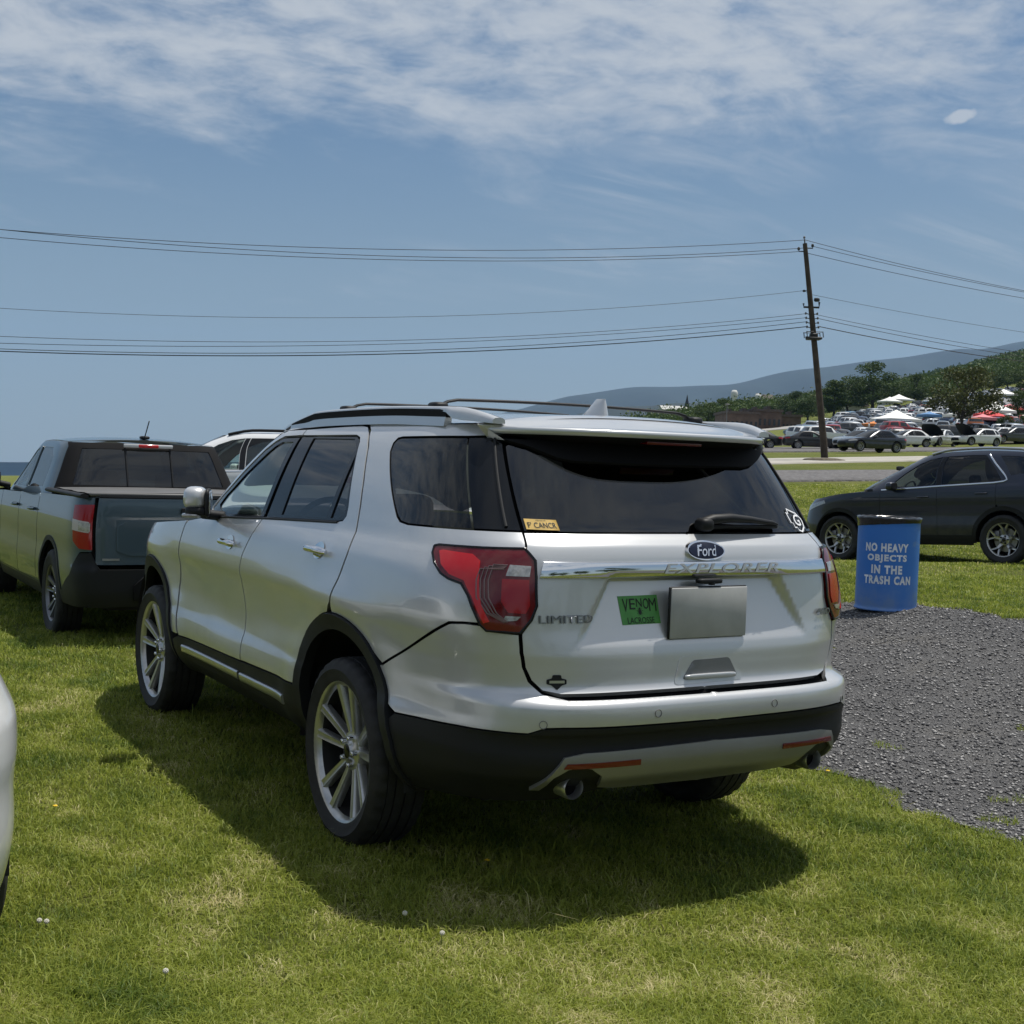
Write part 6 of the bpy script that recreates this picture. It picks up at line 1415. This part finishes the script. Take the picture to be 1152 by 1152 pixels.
# ------------------------------------------------------------------ trees
def mat_leaf(name, c0, c1, tr=.25):
    m, T, out = mat_new(name); at = T('ShaderNodeAttribute'); at.attribute_name = 'tint'; oi = T('ShaderNodeObjectInfo')
    f = T.math('ADD', T.math('MULTIPLY', at.outputs['Fac'], .75), T.math('MULTIPLY', oi.outputs['Random'], .3)); col = T.mix(f, rgb(*c0), rgb(*c1))
    b = T('ShaderNodeBsdfPrincipled'); b.inputs['Roughness'].default_value = .6; b.inputs['Specular IOR Level'].default_value = .25; T.link(col, b.inputs['Base Color'])
    t2 = T('ShaderNodeBsdfTranslucent'); T.link(col, t2.inputs[0]); mx = T('ShaderNodeMixShader'); mx.inputs[0].default_value = tr; T.link(b.outputs[0], mx.inputs[1]); T.link(t2.outputs[0], mx.inputs[2]); T.link(mx.outputs[0], out.inputs[0]); return m
m_leaf = mat_leaf('leaves_green', (.020, .042, .010), (.075, .115, .022)); m_leaf2 = mat_leaf('leaves_olive', (.030, .040, .012), (.095, .105, .030)); m_bark = pbr('bark', (.06, .05, .04), .95, var=.3, bump=(8, .5, .03))
def leaf_mesh(name, C, S, rs, mat):
    """quads at centres C with sizes S, random orientation"""
    n = len(C); a = nz(rs.randn(n, 3)); b = nz(np.cross(a, rs.randn(n, 3))); a *= S[:, None]; b *= (S*.7)[:, None]
    V = np.stack([C-a*.5-b*.2, C+b*.5-a*.1, C+a*.5+b*.1, C-b*.5+a*.1], 1).reshape(-1, 3); F = np.arange(n*4)
    me = bpy.data.meshes.new(name); me.vertices.add(n*4); me.vertices.foreach_set('co', V.ravel()); me.loops.add(n*4); me.loops.foreach_set('vertex_index', F)
    me.polygons.add(n); me.polygons.foreach_set('loop_start', np.arange(n)*4); me.update(calc_edges=True)
    at = me.attributes.new('tint', 'FLOAT', 'POINT'); at.data.foreach_set('value', np.repeat(rs.rand(n), 4).astype('f')); me.materials.append(mat); return me
def tree_proto(seed, kind='round'):
    """unit tree: height 1; returns crown mesh and trunk mesh"""
    r = np.random.RandomState(seed); C = []; br = []
    nl = 26 if kind != 'tall' else 30
    for i in range(nl):
        t = r.rand()
        if kind == 'tall': z = .16+.80*t; rad = .20*math.sin(math.pi*min(1, (z-.05)/.98)**.8)*(.6+.6*r.rand())
        elif kind == 'open': z = .34+.56*t; rad = .40*math.sin(math.pi*(z-.12)/.88)**.6*(.35+.75*r.rand())
        elif kind == 'bush': z = .15+.6*t; rad = .42*(1-t*.6)*(.5+.6*r.rand())
        else: z = .26+.66*t; rad = .34*math.sin(math.pi*min(1, (z-.08)/.94))**.7*(.4+.7*r.rand())
        a = r.rand()*6.283; c = np.array([rad*math.cos(a), rad*math.sin(a), z]); s = (.10+.07*r.rand())*(1 if kind != 'tall' else .8); br.append((c, s))
        n = 240; d = nz(r.randn(n, 3))*(r.rand(n, 1)**.4)*s*np.array([1.15, 1.15, .8]); C.append(c+d)
    C = np.concatenate(C); C = C[C[:, 2] > .05]; S = (.018+.022*r.rand(len(C)))
    me = leaf_mesh('crown', C, S, r, m_leaf2 if kind == 'open' else m_leaf)
    t = MB(); k = np.array([.03*r.randn(), .03*r.randn(), 0]); hz = .55 if kind != 'bush' else .3
    t.tube([np.array([0, 0, -.02]), np.array([0, 0, .12]), k+[0, 0, .30], k*1.6+[0, 0, hz], k*1.8+[0, 0, hz+.25]], [.030, .022, .017, .011, .004], 8)
    for c, s in br[:12]:
        z0 = max(.14, min(hz, c[2]*.6)); b0 = k*min(1.6, z0/.3)+[0, 0, z0] if z0 > .12 else np.array([0, 0, z0]); t.tube([b0, (b0+c)/2+[0, 0, .02], c], [.010, .007, .003], 5)
    return me, t.mesh('trunk', m_bark)
PROTO = {kd: [tree_proto(i*7+j, kd) for j in range(3)] for i, kd in enumerate(('round', 'tall', 'open', 'bush'))}
def tree(label, px, D, h, kind='round', v=0, w=1., group=None, lean=0., name='tree', up=0., pos=None):
    p = G(px, D) if pos is None else np.array(pos); root = empty(name, (p[0], p[1], p[2]+up), v*2.1+px*.37); tag(root, label, 'bush' if kind == 'bush' else 'tree', group); root.rotation_euler = (0, lean, root.rotation_euler[2] if lean == 0 else YAW-HP)
    root.scale = (h*w, h*w, h)
    a, b = PROTO[kind][v % 3]
    for nm, me in (('crown', a), ('trunk', b)): o = bpy.data.objects.new(nm, me); COL.objects.link(o); o.parent = root
    return root
def hpx(y0, y1, D): return (y1-y0)/FPX*D
tree('big leaning tree with open crown and bare lower limbs among the parked cars', 1076, 122, hpx(408, 494, 122), 'open', 0, 1.05, lean=.10)
tree('bushy young tree beside the red canopies at the right edge', 1128, 128, hpx(464, 495, 128), 'bush', 1, 1.)
tree('dark bush at the right edge of the photo above the grey car', 1150, 126, hpx(462, 495, 126), 'bush', 2, 1.1)
tree('round tree at the right edge below the white house', 1143, 165, hpx(430, 470, 165), 'round', 1, 1.)
for i, (px, y0, y1, D, kd, lab) in enumerate([(976, 416, 469, 330, 'round', 'tallest dark tree rising above the field of cars'), (948, 430, 471, 325, 'round', 'broad tree touching the left side of the tallest dark tree'), (933, 434, 473, 322, 'tall', 'light green tree just right of the utility pole'),
        (1021, 427, 462, 335, 'round', 'round tree right of the tallest dark tree'), (1001, 434, 463, 345, 'round', 'tree in the gap between the tallest tree and the round one'), (904, 447, 478, 315, 'bush', 'low tree just left of the utility pole'),
        (886, 444, 478, 330, 'round', 'rounded tree right of the brown building'), (868, 452, 476, 360, 'round', 'small round tree behind the brown building end'), (846, 450, 474, 380, 'round', 'tree behind the middle of the brown building'), (812, 440, 474, 300, 'round', 'large dense tree at the left end of the brown building'),
        (793, 446, 478, 290, 'round', 'tree touching the left of the large dense tree'), (775, 455, 482, 285, 'bush', 'low bushy tree seen over the right roof rail of the silver SUV'), (828, 452, 475, 310, 'bush', 'low tree between the large dense tree and the building'), (756, 462, 486, 280, 'bush', 'leftmost low tree above the SUV roof'),
        (1043, 436, 458, 380, 'round', 'small tree left of the big leaning tree, up the slope'), (920, 440, 472, 345, 'round', 'tree seen directly behind the utility pole'), (961, 438, 470, 350, 'tall', 'narrow tree between the two biggest trees')]):
    tree(lab, px, D, hpx(y0, y1, D)*1.04, kd, i, 1.5 if kd != 'tall' else 1.5, 'trees beyond the field of cars')
for i, (px, y0, y1, D, lab) in enumerate([(1149, 412, 446, 300, 'tall dark tree at the right edge high on the slope'), (1128, 418, 448, 330, 'round tree on the slope left of the tall one at the right edge'), (1108, 424, 446, 350, 'tree on the slope directly right of the crown of the leaning tree'), (1139, 432, 452, 240, 'low round tree above the pink canopies')]):
    tree(lab, px, D, hpx(y0, y1, D), 'round', i+1, 1.5, 'trees on the slope at the right')
for i in range(13):   # the row behind the photographer that the chrome and glass reflect
    a = YAW+math.pi+(-1.15+2.3*i/12)+.05*math.sin(i*5); d = 48+9*math.sin(i*2.3); x, y = CAMP[0]+d*math.cos(a), CAMP[1]+d*math.sin(a)
    tree('tree in the row of trees behind the parked cars, out of the picture', i*31, 1, 9+3*math.sin(i*1.7), 'round', i, 1.1, 'trees behind the photographer', pos=(x, y, gz(x, y)))

# ------------------------------------------------------------------ hills
def ridge(name, pts, D, base_y, mat, depth, rows=10, rough=0., seed=1):
    """hill whose skyline passes the photo points pts at distance D, sloping down towards us over depth metres"""
    pts = np.array(pts, float); px = np.linspace(pts[0, 0], pts[-1, 0], 260); sk = np.interp(px, pts[:, 0], pts[:, 1]); ker = np.hanning(13); ker /= ker.sum(); sk = np.convolve(np.pad(sk, 6, 'edge'), ker, 'valid'); P = []
    rs = np.random.RandomState(seed)
    for j in range(rows+4):
        t = j/rows; d = D-depth+depth*t if t <= 1 else D+depth*(t-1)*1.2; row = []
        for i, x in enumerate(px):
            q = W(x, sk[i], D); b = W(x, base_y, D-depth)[2]; s = t*t*(3-2*t) if t <= 1 else 1-(t-1)*1.2
            qq = W(x, sk[i], d); z = b+(q[2]-b)*s; z += rough*math.sin(x*.05+seed)*math.sin(t*9+x*.021)*(1-abs(2*min(t, 1)-1))*(q[2]-b)
            row.append((qq[0], qq[1], z))
        P.append(row)
    g = MB(); grid_mesh(g, np.array(P)); return tag(g.build(name, mat), kind='structure'), px, sk
m_hill = pbr('hill_forest', (.030, .048, .018), .95, var=.45, vscale=.02); m_mount = pbr('mountain_forest', (.018, .028, .022), .98, var=.3, vscale=.002)
mt, _, _ = ridge('mountains', [(-200, 533), (40, 534), (110, 550), (260, 552), (400, 500), (560, 466), (650, 445), (715, 437.5), (759, 435), (824, 435), (846, 427), (894, 420), (933, 413.6), (977, 409), (1020, 401), (1064, 398), (1107, 395), (1152, 388), (1260, 376), (1450, 380)], 7200, 520, m_mount, 3000, 12, .10)
ridge('low_ridge', [(300, 560), (560, 490), (680, 458), (780, 455), (860, 446), (940, 436), (1010, 426), (1100, 420), (1300, 410)], 3200, 520, m_mount, 1200, 8, .12, 4)
hillp = [(640, 500), (740, 472), (800, 462), (860, 452), (905, 447), (950, 440), (1000, 430), (1040, 420), (1080, 412), (1110, 408), (1152, 401), (1250, 392), (1400, 388)]
ridge('near_hill', [(a, b+15) for a, b in hillp], 1050, 500, m_hill, 620, 14, .05, 7)
def forest():
    r = np.random.RandomState(11); C = []; S = []; hp = np.array(hillp)
    n = 5200
    for _ in range(n):
        px = 690+r.rand()*560; t = r.rand()**.75*1.12-.12; D = 430+620*t; sk = np.interp(px, hp[:, 0], hp[:, 1])+15
        tt = max(t, 0); s = tt*tt*(3-2*tt); b = W(px, 500, 430)[2]; q = W(px, sk, 1050)[2]; z = b+(q-b)*s if t > 0 else -99
        z0 = W(px, sk, D); p = np.array([z0[0], z0[1], max(z, gz(z0[0], z0[1]))])
        
        hh = 5+6*r.rand(); m = 62; d = nz(r.randn(m, 3))*(r.rand(m, 1)**.4)*np.array([hh*.40, hh*.40, hh*.42])+[0, 0, hh*.5]; C.append(p+d); S.append((.50+.65*r.rand(m))*(D/430)**.7)
    C = np.concatenate(C); S = np.concatenate(S); me = leaf_mesh('forest', C, S, r, m_leaf); o = bpy.data.objects.new('forest', me); COL.objects.link(o); tag(o, 'distant wood covering the hillside below the blue mountains', 'forest', kind='stuff')
forest()

# ------------------------------------------------------------------ buildings, towers, tents
m_brick = pbr('brown_brick', (.115, .080, .062), .9, var=.25, vscale=.6); m_roofd = pbr('brown_roof', (.085, .066, .055), .85, var=.2); m_win = pbr('window_dark', (.02, .025, .03), .2); m_bwhite = pbr('building_white', (.55, .55, .52), .8, var=.08, vscale=.3)
def building(name, label, px0, px1, ytop, D, dep, mats, storeys=1, nwin=6, pitch=0., group=None):
    a, b = W(px0, 500, D), W(px1, 500, D); w = np.linalg.norm((b-a)[:2]); c = (a+b)/2; z0 = min(G(px0, D)[2], G(px1, D)[2], G((px0+px1)/2, D)[2])-1; zt = W((px0+px1)/2, ytop, D)[2]
    root = empty(name, (c[0]+fx_*dep/2, c[1]+fy_*dep/2, z0), YAW-HP); tag(root, label, 'building', group); h = zt-z0
    MB().box((0, 0, h/2), (w, dep, h)).build('wall', mats[0], root)
    rf = MB()
    if pitch: 
        e = .5; V = [(-w/2-e, -dep/2-e, h), (w/2+e, -dep/2-e, h), (w/2+e, dep/2+e, h), (-w/2-e, dep/2+e, h), (-w/2-e, 0, h+pitch), (w/2+e, 0, h+pitch)]
        rf.add(V, [(0, 1, 5, 4), (2, 3, 4, 5)], ang=0); rf.add(V, [(1, 2, 5), (3, 0, 4), (0, 2, 1), (0, 3, 2)], ang=0)
    else: rf.box((0, 0, h+.25), (w+.6, dep+.6, .5)); rf.box((w*.2, 0, h+.9), (w*.12, dep*.3, .9)); rf.box((-w*.25, 0, h+.8), (w*.08, dep*.3, .7))
    rf.build('roof', mats[1], root)
    for s in range(storeys):
        for i in range(nwin):
            x = -w/2+(i+.5)*w/nwin; z = (h-2.2)-(storeys-1-s)*3.2 if pitch == 0 else (h-1.7)-(storeys-1-s)*3.
            f = MB().box((x, -dep/2-.04, z), (w/nwin*.45, .10, 1.3)).build('window', m_win, root)
    return root
building('terrace', 'long low brown brick building left of the utility pole, its left wing', 815, 852, 465.5, 262, 14, (m_brick, m_roofd), 2, 7)
building('terrace', 'middle brown brick block with the tallest flat roof', 846, 878, 463, 266, 14, (m_brick, m_roofd), 2, 6)
building('terrace', 'right wing of the brown brick building, lower and closer to the pole', 874, 900, 469, 270, 12, (m_brick, m_roofd), 1, 6)
building('house', 'white gabled building at the right edge above the tents', 1134, 1160, 457, 195, 7, (m_bwhite, pbr('grey_roof', (.20, .20, .21), .8)), 1, 3, 1.3)
building('barn', 'pale low shed with a grey roof among the trees above the lot', 952, 975, 457, 348, 8, (m_bwhite, m_roofd), 1, 4, 1.2)
building('hall', 'wide pale roofed hall below the mountains left of the large tree', 745, 772, 461, 520, 20, (m_bwhite, pbr('pale_roof', (.45, .45, .43), .7)), 1, 5, 2.)
building('cottage', 'small white house on the hillside just above the building roofs', 858, 868, 449, 640, 10, (m_bwhite, m_roofd), 1, 2, 2.5)
building('cottage', 'small pale house among the hillside trees right of the pole', 993, 1003, 443, 420, 8, (m_bwhite, m_roofd), 1, 2, 2.)
def tower(label, px, ytop, D, w):
    g_ = W(px, 470, D); t = W(px, ytop, D); h = t[2]-g_[2]; root = empty('water_tower', tuple(g_)); tag(root, label, 'tower')
    MB().lathe([(w*.22, 0), (w*.18, h*.6), (w*.2, h*.66), (w*.5, h*.74), (w*.5, h*.92), (w*.3, h), (0, h*1.01)], 16, axis='z').build('tank', m_bwhite, root)
tower('tiny white water tower on the skyline above the large dense tree', 825, 439, 1500, 8); tower('tiny white water tower among the hill trees right of the other one', 852, 443, 1300, 7)
sp_ = empty('church_spire', tuple(W(772, 475, 600))); tag(sp_, 'thin dark church spire rising above the trees left of the large tree', 'spire'); hh = W(772, 444, 600)[2]-W(772, 475, 600)[2]
MB().box((0, 0, hh*.25), (2.6, 2.6, hh*.5)).build('tower_wall', m_roofd, sp_); MB().lathe([(1.7, hh*.5), (.05, hh*1.0), (0, hh)], 4, axis='z', ang=0).build('spire_roof', m_iron, sp_)
def canopy(label, px, D, w, h, cloth, peak=1.1, group='canopies in the field of cars'):
    p = G(px, D); root = empty('canopy', tuple(p), YAW+.3); tag(root, label, 'canopy', group); q = MB(); e = w/2
    prof = [(-1, 0), (-.5, .36), (0, 1)]; n = 9; xs = np.linspace(-1, 1, n); XX, YY = np.meshgrid(xs, xs, indexing='ij'); r_ = np.maximum(np.abs(XX), np.abs(YY)); Z = h+peak*(1-r_)**1.5
    grid_mesh(q, np.stack([XX*e, YY*e, Z], -1), ang=40)
    for s in (-1, 1):
        q.add([(-e, s*e, h), (e, s*e, h), (e, s*e, h-.3), (-e, s*e, h-.3)], [(0, 1, 2, 3)], ang=0); q.add([(s*e, -e, h), (s*e, e, h), (s*e, e, h-.3), (s*e, -e, h-.3)], [(0, 1, 2, 3)], ang=0)
    q.build('canopy_roof', cloth, root)
    for sx in (-1, 1):
        for sy in (-1, 1): MB().tube([(sx*e*.96, sy*e*.96, 0), (sx*e*.96, sy*e*.96, h)], .03, 5).build('leg', m_grey, root)
c_w = pbr('white_canvas', (.75, .75, .72), .8); c_r = pbr('red_canvas', (.55, .05, .05), .8); c_p = pbr('pink_canvas', (.62, .22, .24), .8); c_o = pbr('orange_standin', (.62, .22, .06), .8); c_b = pbr('blue_canvas', (.10, .22, .42), .8)
canopy('large white peaked tent behind the roofs of the parked cars in the lot centre', 1003, 150, 4.2, 1.6, c_w, 1.1)
canopy('white peaked tent at the right, above the red canopies', 1113, 158, 3.6, 2.0, c_w, 1.3)
canopy('orange canopy shape for a likely car left of the large white tent', 981, 146, 2.6, 1.2, c_o, .4)  # canopy shape put where a low orange car more likely stands
canopy('red canopy directly below the right white tent', 1106, 146, 2.3, 1.9, c_r, .5); canopy('pink canopy left of the red one under the big tree', 1100, 140, 2.2, 1.7, c_p, .4)
canopy('bright red canopy right of the other red one', 1117, 142, 2.3, 1.7, c_r, .4); canopy('pink canopy highest on the right, near the white house', 1130, 175, 2.8, 2.0, c_p, .5); canopy('red canopy beside the highest pink one', 1136, 168, 2.8, 1.8, c_r, .4)
canopy('small white canopy near the trees on the skyline', 1005, 290, 5, 2.6, c_w, 1.2); canopy('small white canopy left of the skyline one', 995, 285, 4, 2.4, c_w, 1.); canopy('white flat canopy under the big tree crown', 1072, 150, 2.4, 1.9, c_w, .3)
canopy('pale blue canopy among the cars left of the big tree', 1040, 160, 2.2, 1.8, c_b, .4); canopy('small white canopy up the hill near the right edge', 1122, 240, 4.2, 2.5, c_w, 1.)
for i, (px, ys0, D) in enumerate(((813, 455, 240), (1000, 452, 300), (1012, 472, 190))):
    p = G(px, D); root = empty('lamp_post', tuple(p)); tag(root, ['thin lamp post in front of the large dense tree', 'thin lamp post near the skyline canopies', 'thin pole standing among the cars in the lot centre'][i], 'lamp post', 'far lamp posts'); h = W(px, ys0, D)[2]-p[2]
    MB().tube([(0, 0, 0), (0, 0, h)], .09, 6).build('pole', m_grey, root); MB().sup((0, 0, h), (.4, .4, .12), 3).build('lamp_head', m_grey, root)

# ------------------------------------------------------------------ the crowded field: every car its own object, three body types, several paints
def tiny_car(spec, pm):
    k = Skin(**spec['low']); c = Skin(**spec['cab']); mb = MB(); belt = tab(spec['belt']); H, top = roof_fn(c, spec['ze'], spec['crown'])
    for mi in (1, -1):
        u = np.linspace(k.xc-HP, 2.2+HP, 26); rows = []
        for uu_ in u:
            x_ = k.raw(uu_, .6)[0]; zb = float(belt(x_)); zz = [spec['z0'], .45, .65, zb-.08, zb]; rows.append([k.raw(uu_, z)*[1, mi, 1] for z in zz])
        P = np.array(rows); n, m = P.shape[:2]; F = np.array([(i*m+j, (i+1)*m+j, (i+1)*m+j+1, i*m+j+1) for i in range(n-1) for j in range(m-1)]); mb.add(P.reshape(-1, 3), F if mi > 0 else F[:, ::-1], 0, ang=50)
        u = np.linspace(c.xc-HP, float(c.xf(1.2))+HP, 22); rows = []
        for uu_ in u:
            zt = float(top(np.array([uu_]))[0]); zb = .88 if spec is not CROSS else 1.03; rows.append([c.raw(uu_, zb+(zt-zb)*t)*[1, mi, 1] for t in (0, .12, .84, 1)])
        P = np.array(rows); n, m = P.shape[:2]
        Fg = [(i*m+1, (i+1)*m+1, (i+1)*m+2, i*m+2) for i in range(n-1) if i not in (4, 10, 15)]; Fb = [(i*m+j, (i+1)*m+j, (i+1)*m+j+1, i*m+j+1) for i in range(n-1) for j in range(3) if j != 1 or i in (4, 10, 15)]
        V = P.reshape(-1, 3)
        for F, q in ((np.array(Fg), 1), (np.array(Fb), 0)): mb.add(V, F if mi > 0 else F[:, ::-1], q, ang=60)
    roof_panel(mb, c, H, top, c.xc-HP, float(c.xf(1.3))+HP, h=.3); deck(mb, k, tab(spec['hood']), spec['xcowl'], spec['xnose'], .035, n=5)
    if 'boot' in spec: deck(mb, k, tab(spec['boot']), spec['xboot'], spec['xtail'], .02, front=False, n=4)
    for x in (0, spec['wb']):
        for s in (1, -1): mb.lathe([(0, s*.5), (spec['R'], s*.5), (spec['R'], s*(spec['w']-.0)), (spec['R']*.7, s*(spec['w']+.005))], 14, c=(x, 0, spec['R']), mat=2, ang=40); mb.lathe([(spec['R']*.68, s*(spec['w']+.006)), (0, s*(spec['w']+.002))], 12, c=(x, 0, spec['R']), mat=3, ang=60)
    mb.box((spec['wb']/2, 0, .4), (3.4, 1.3, .3), 2)
    for s in (1, -1): mb.box((-.92 if spec is not HATCH else -.66, s*.62, .84), (.1, .3, .12), 4); mb.box((3.40, s*.62, .66), (.1, .3, .1), 3)
    me = mb.mesh('car_body', [pm, m_winfar, m_tyre, m_rim, m_red]); return me
m_winfar = pbr('far_window', (.012, .014, .016), .05, coat=.6)
paints = [('white', m_wpaint, 26), ('silver', paint('silver_far', (.42, .44, .46), metal=.5, rough=.3), 20), ('black', m_blackp, 18), ('grey', m_greyp, 14), ('dark blue', paint('blue_far', (.012, .035, .11), metal=.3, rough=.3), 9), ('red', paint('red_far', (.30, .012, .012), rough=.3), 7), ('light blue', paint('ltblue_far', (.10, .22, .33), rough=.3), 4), ('orange', paint('orange_far', (.45, .12, .02), rough=.3), 2)]
tot = sum(p[2] for p in paints); kinds = [('sedan', SEDAN, .42), ('hatchback', HATCH, .30), ('crossover', CROSS, .28)]; cache = {}; rs = random.Random(77); ncar = 0
Dr = 112.
lotL = [(112, 905), (150, 893), (200, 925), (250, 968), (300, 1015), (340, 1050)]
rowi = 0; cars = []
while Dr < 345 and ncar < 290:
    lo = np.interp(Dr, [a for a, b in lotL], [b for a, b in lotL]); step = 3.1 if rowi % 3 else 5.2
    L = (lo-576)/FPX*Dr; Lmax = (1175-576)/FPX*Dr
    if rowi == 0: L = (925-576)/FPX*Dr
    while L < Lmax and ncar < 290:
        if rs.random() < .93:
            px = 576+FPX*L/Dr; x, y = XY(Dr+rs.uniform(-.8, .8), L); w_ = rs.random()*tot; a = 0
            for nm, pm, wt in paints:
                a += wt
                if w_ <= a: break
            v = rs.random(); kd = kinds[0] if v < .42 else kinds[1] if v < .72 else kinds[2]; key = (kd[0], nm)
            if key not in cache: cache[key] = tiny_car(kd[1], pm)
            hd = heading(.12*rs.uniform(-1, 1)+.25, 1. if rs.random() < .5 else -1.) if rowi % 3 else heading(1 if rs.random() < .5 else -1, .2+rs.uniform(-.1, .1))
            o = bpy.data.objects.new(kd[0]+'_car', cache[key]); COL.objects.link(o); c_, s_ = math.cos(hd), math.sin(hd); o.location = (x-1.35*c_, y-1.35*s_, gz(x, y)+.02); o.rotation_euler = (0, -.03*math.cos(hd-YAW), hd)
            tag(o, 'far %s %s standing in the packed rows of the crowded field' % (nm, kd[0]), 'car', '%s %ss packed in the crowded field' % (nm, kd[0])); ncar += 1
        L += step*rs.uniform(.93, 1.12)
    rowi += 1; Dr += (6.6 if rowi % 3 else 8.5)*(1+.0012*(Dr-110))
# people walking on the grass above the lot
def person(label, px, D, shirt, trouser, h=1.75, ph=0.):
    p = G(px, D); me_v = [(0, 0, .95), (0, 0, 1.15), (0, 0, 1.38), (0, 0, 1.50), (0, 0, 1.60), (0, 0, 1.73)]
    bm_v = me_v+[(0, .09, .92), (.10, .10, .50), (.02, .10, .07), (.13, .10, .03), (0, -.09, .92), (-.08, -.10, .50), (-.22, -.10, .09), (-.12, -.10, .03), (0, .19, 1.40), (-.04, .25, 1.12), (.06, .25, .88), (0, -.19, 1.40), (.05, -.25, 1.12), (.14, -.25, .90)]
    E_ = [(0, 1), (1, 2), (2, 3), (3, 4), (4, 5), (0, 6), (6, 7), (7, 8), (8, 9), (0, 10), (10, 11), (11, 12), (12, 13), (2, 14), (14, 15), (15, 16), (2, 17), (17, 18), (18, 19)]
    rad = [.14, .13, .15, .07, .085, .07, .095, .065, .045, .03, .095, .065, .045, .03, .065, .045, .03, .065, .045, .03]
    me = bpy.data.meshes.new('person'); me.from_pydata(bm_v, E_, []); o = bpy.data.objects.new('person', me); COL.objects.link(o); md = o.modifiers.new('skin', 'SKIN'); 
    me.skin_vertices.new() if not me.skin_vertices else None
    for i, v in enumerate(me.skin_vertices[0].data): v.radius = (rad[i], rad[i]*.8)
    me.skin_vertices[0].data[0].use_root = True; o.modifiers.new('sub', 'SUBSURF').levels = 1; o.modifiers['sub'].render_levels = 1
    m, T, out = mat_new('clothes'); b = T('ShaderNodeBsdfPrincipled'); tc = T('ShaderNodeTexCoord'); s = T('ShaderNodeSeparateXYZ'); T.link(tc.outputs['Object'], s.inputs[0]); z = s.outputs[2]
    c1 = T.mix(T.math('GREATER_THAN', z, .95), rgb(*trouser), rgb(*shirt)); c1 = T.mix(T.math('GREATER_THAN', z, 1.50), c1, rgb(.35, .20, .14)); c1 = T.mix(T.math('GREATER_THAN', z, 1.68), c1, rgb(.03, .02, .015)); T.link(c1, b.inputs['Base Color']); b.inputs['Roughness'].default_value = .8; T.link(b.outputs[0], out.inputs[0]); me.materials.append(m)
    o.location = tuple(p); o.rotation_euler = (0, 0, ph); o.scale = (h/1.78,)*3; tag(o, label, 'person')
person('tiny person in dark clothes walking on the strip above the lot, left of the other', 1008, 262, (.03, .03, .04), (.02, .02, .03), ph=1.); person('tiny person in a dark shirt and pale trousers, right of the other walker', 1013, 260, (.04, .03, .03), (.20, .18, .15), ph=2.)
person('tiny person in a white shirt standing near the orange canopy shape', 973, 138, (.6, .6, .6), (.03, .04, .08), ph=.5)
person('tiny person in a red shirt standing left of the dark sedan', 934, 112, (.35, .04, .04), (.03, .03, .05), ph=2.5)
# ------------------------------------------------------------------ haze
def haze():
    m = bpy.data.materials.new('haze'); m.use_nodes = True; T = NT(m.node_tree); T.n.clear(); out = T('ShaderNodeOutputMaterial'); v = T('ShaderNodeVolumePrincipled')
    v.inputs['Color'].default_value = rgb(.34, .60, 1.0); v.inputs['Density'].default_value = 5.5e-5; v.inputs['Anisotropy'].default_value = .2; T.link(v.outputs[0], out.inputs['Volume'])
    q = MB(); c = CAMP+np.array([fx_, fy_, 0])*4300; q.box((c[0], c[1], 180), (9400, 9400, 1240), rz=YAW); o = q.build('haze', m); tag(o, kind='stuff'); return o
HZ = haze()
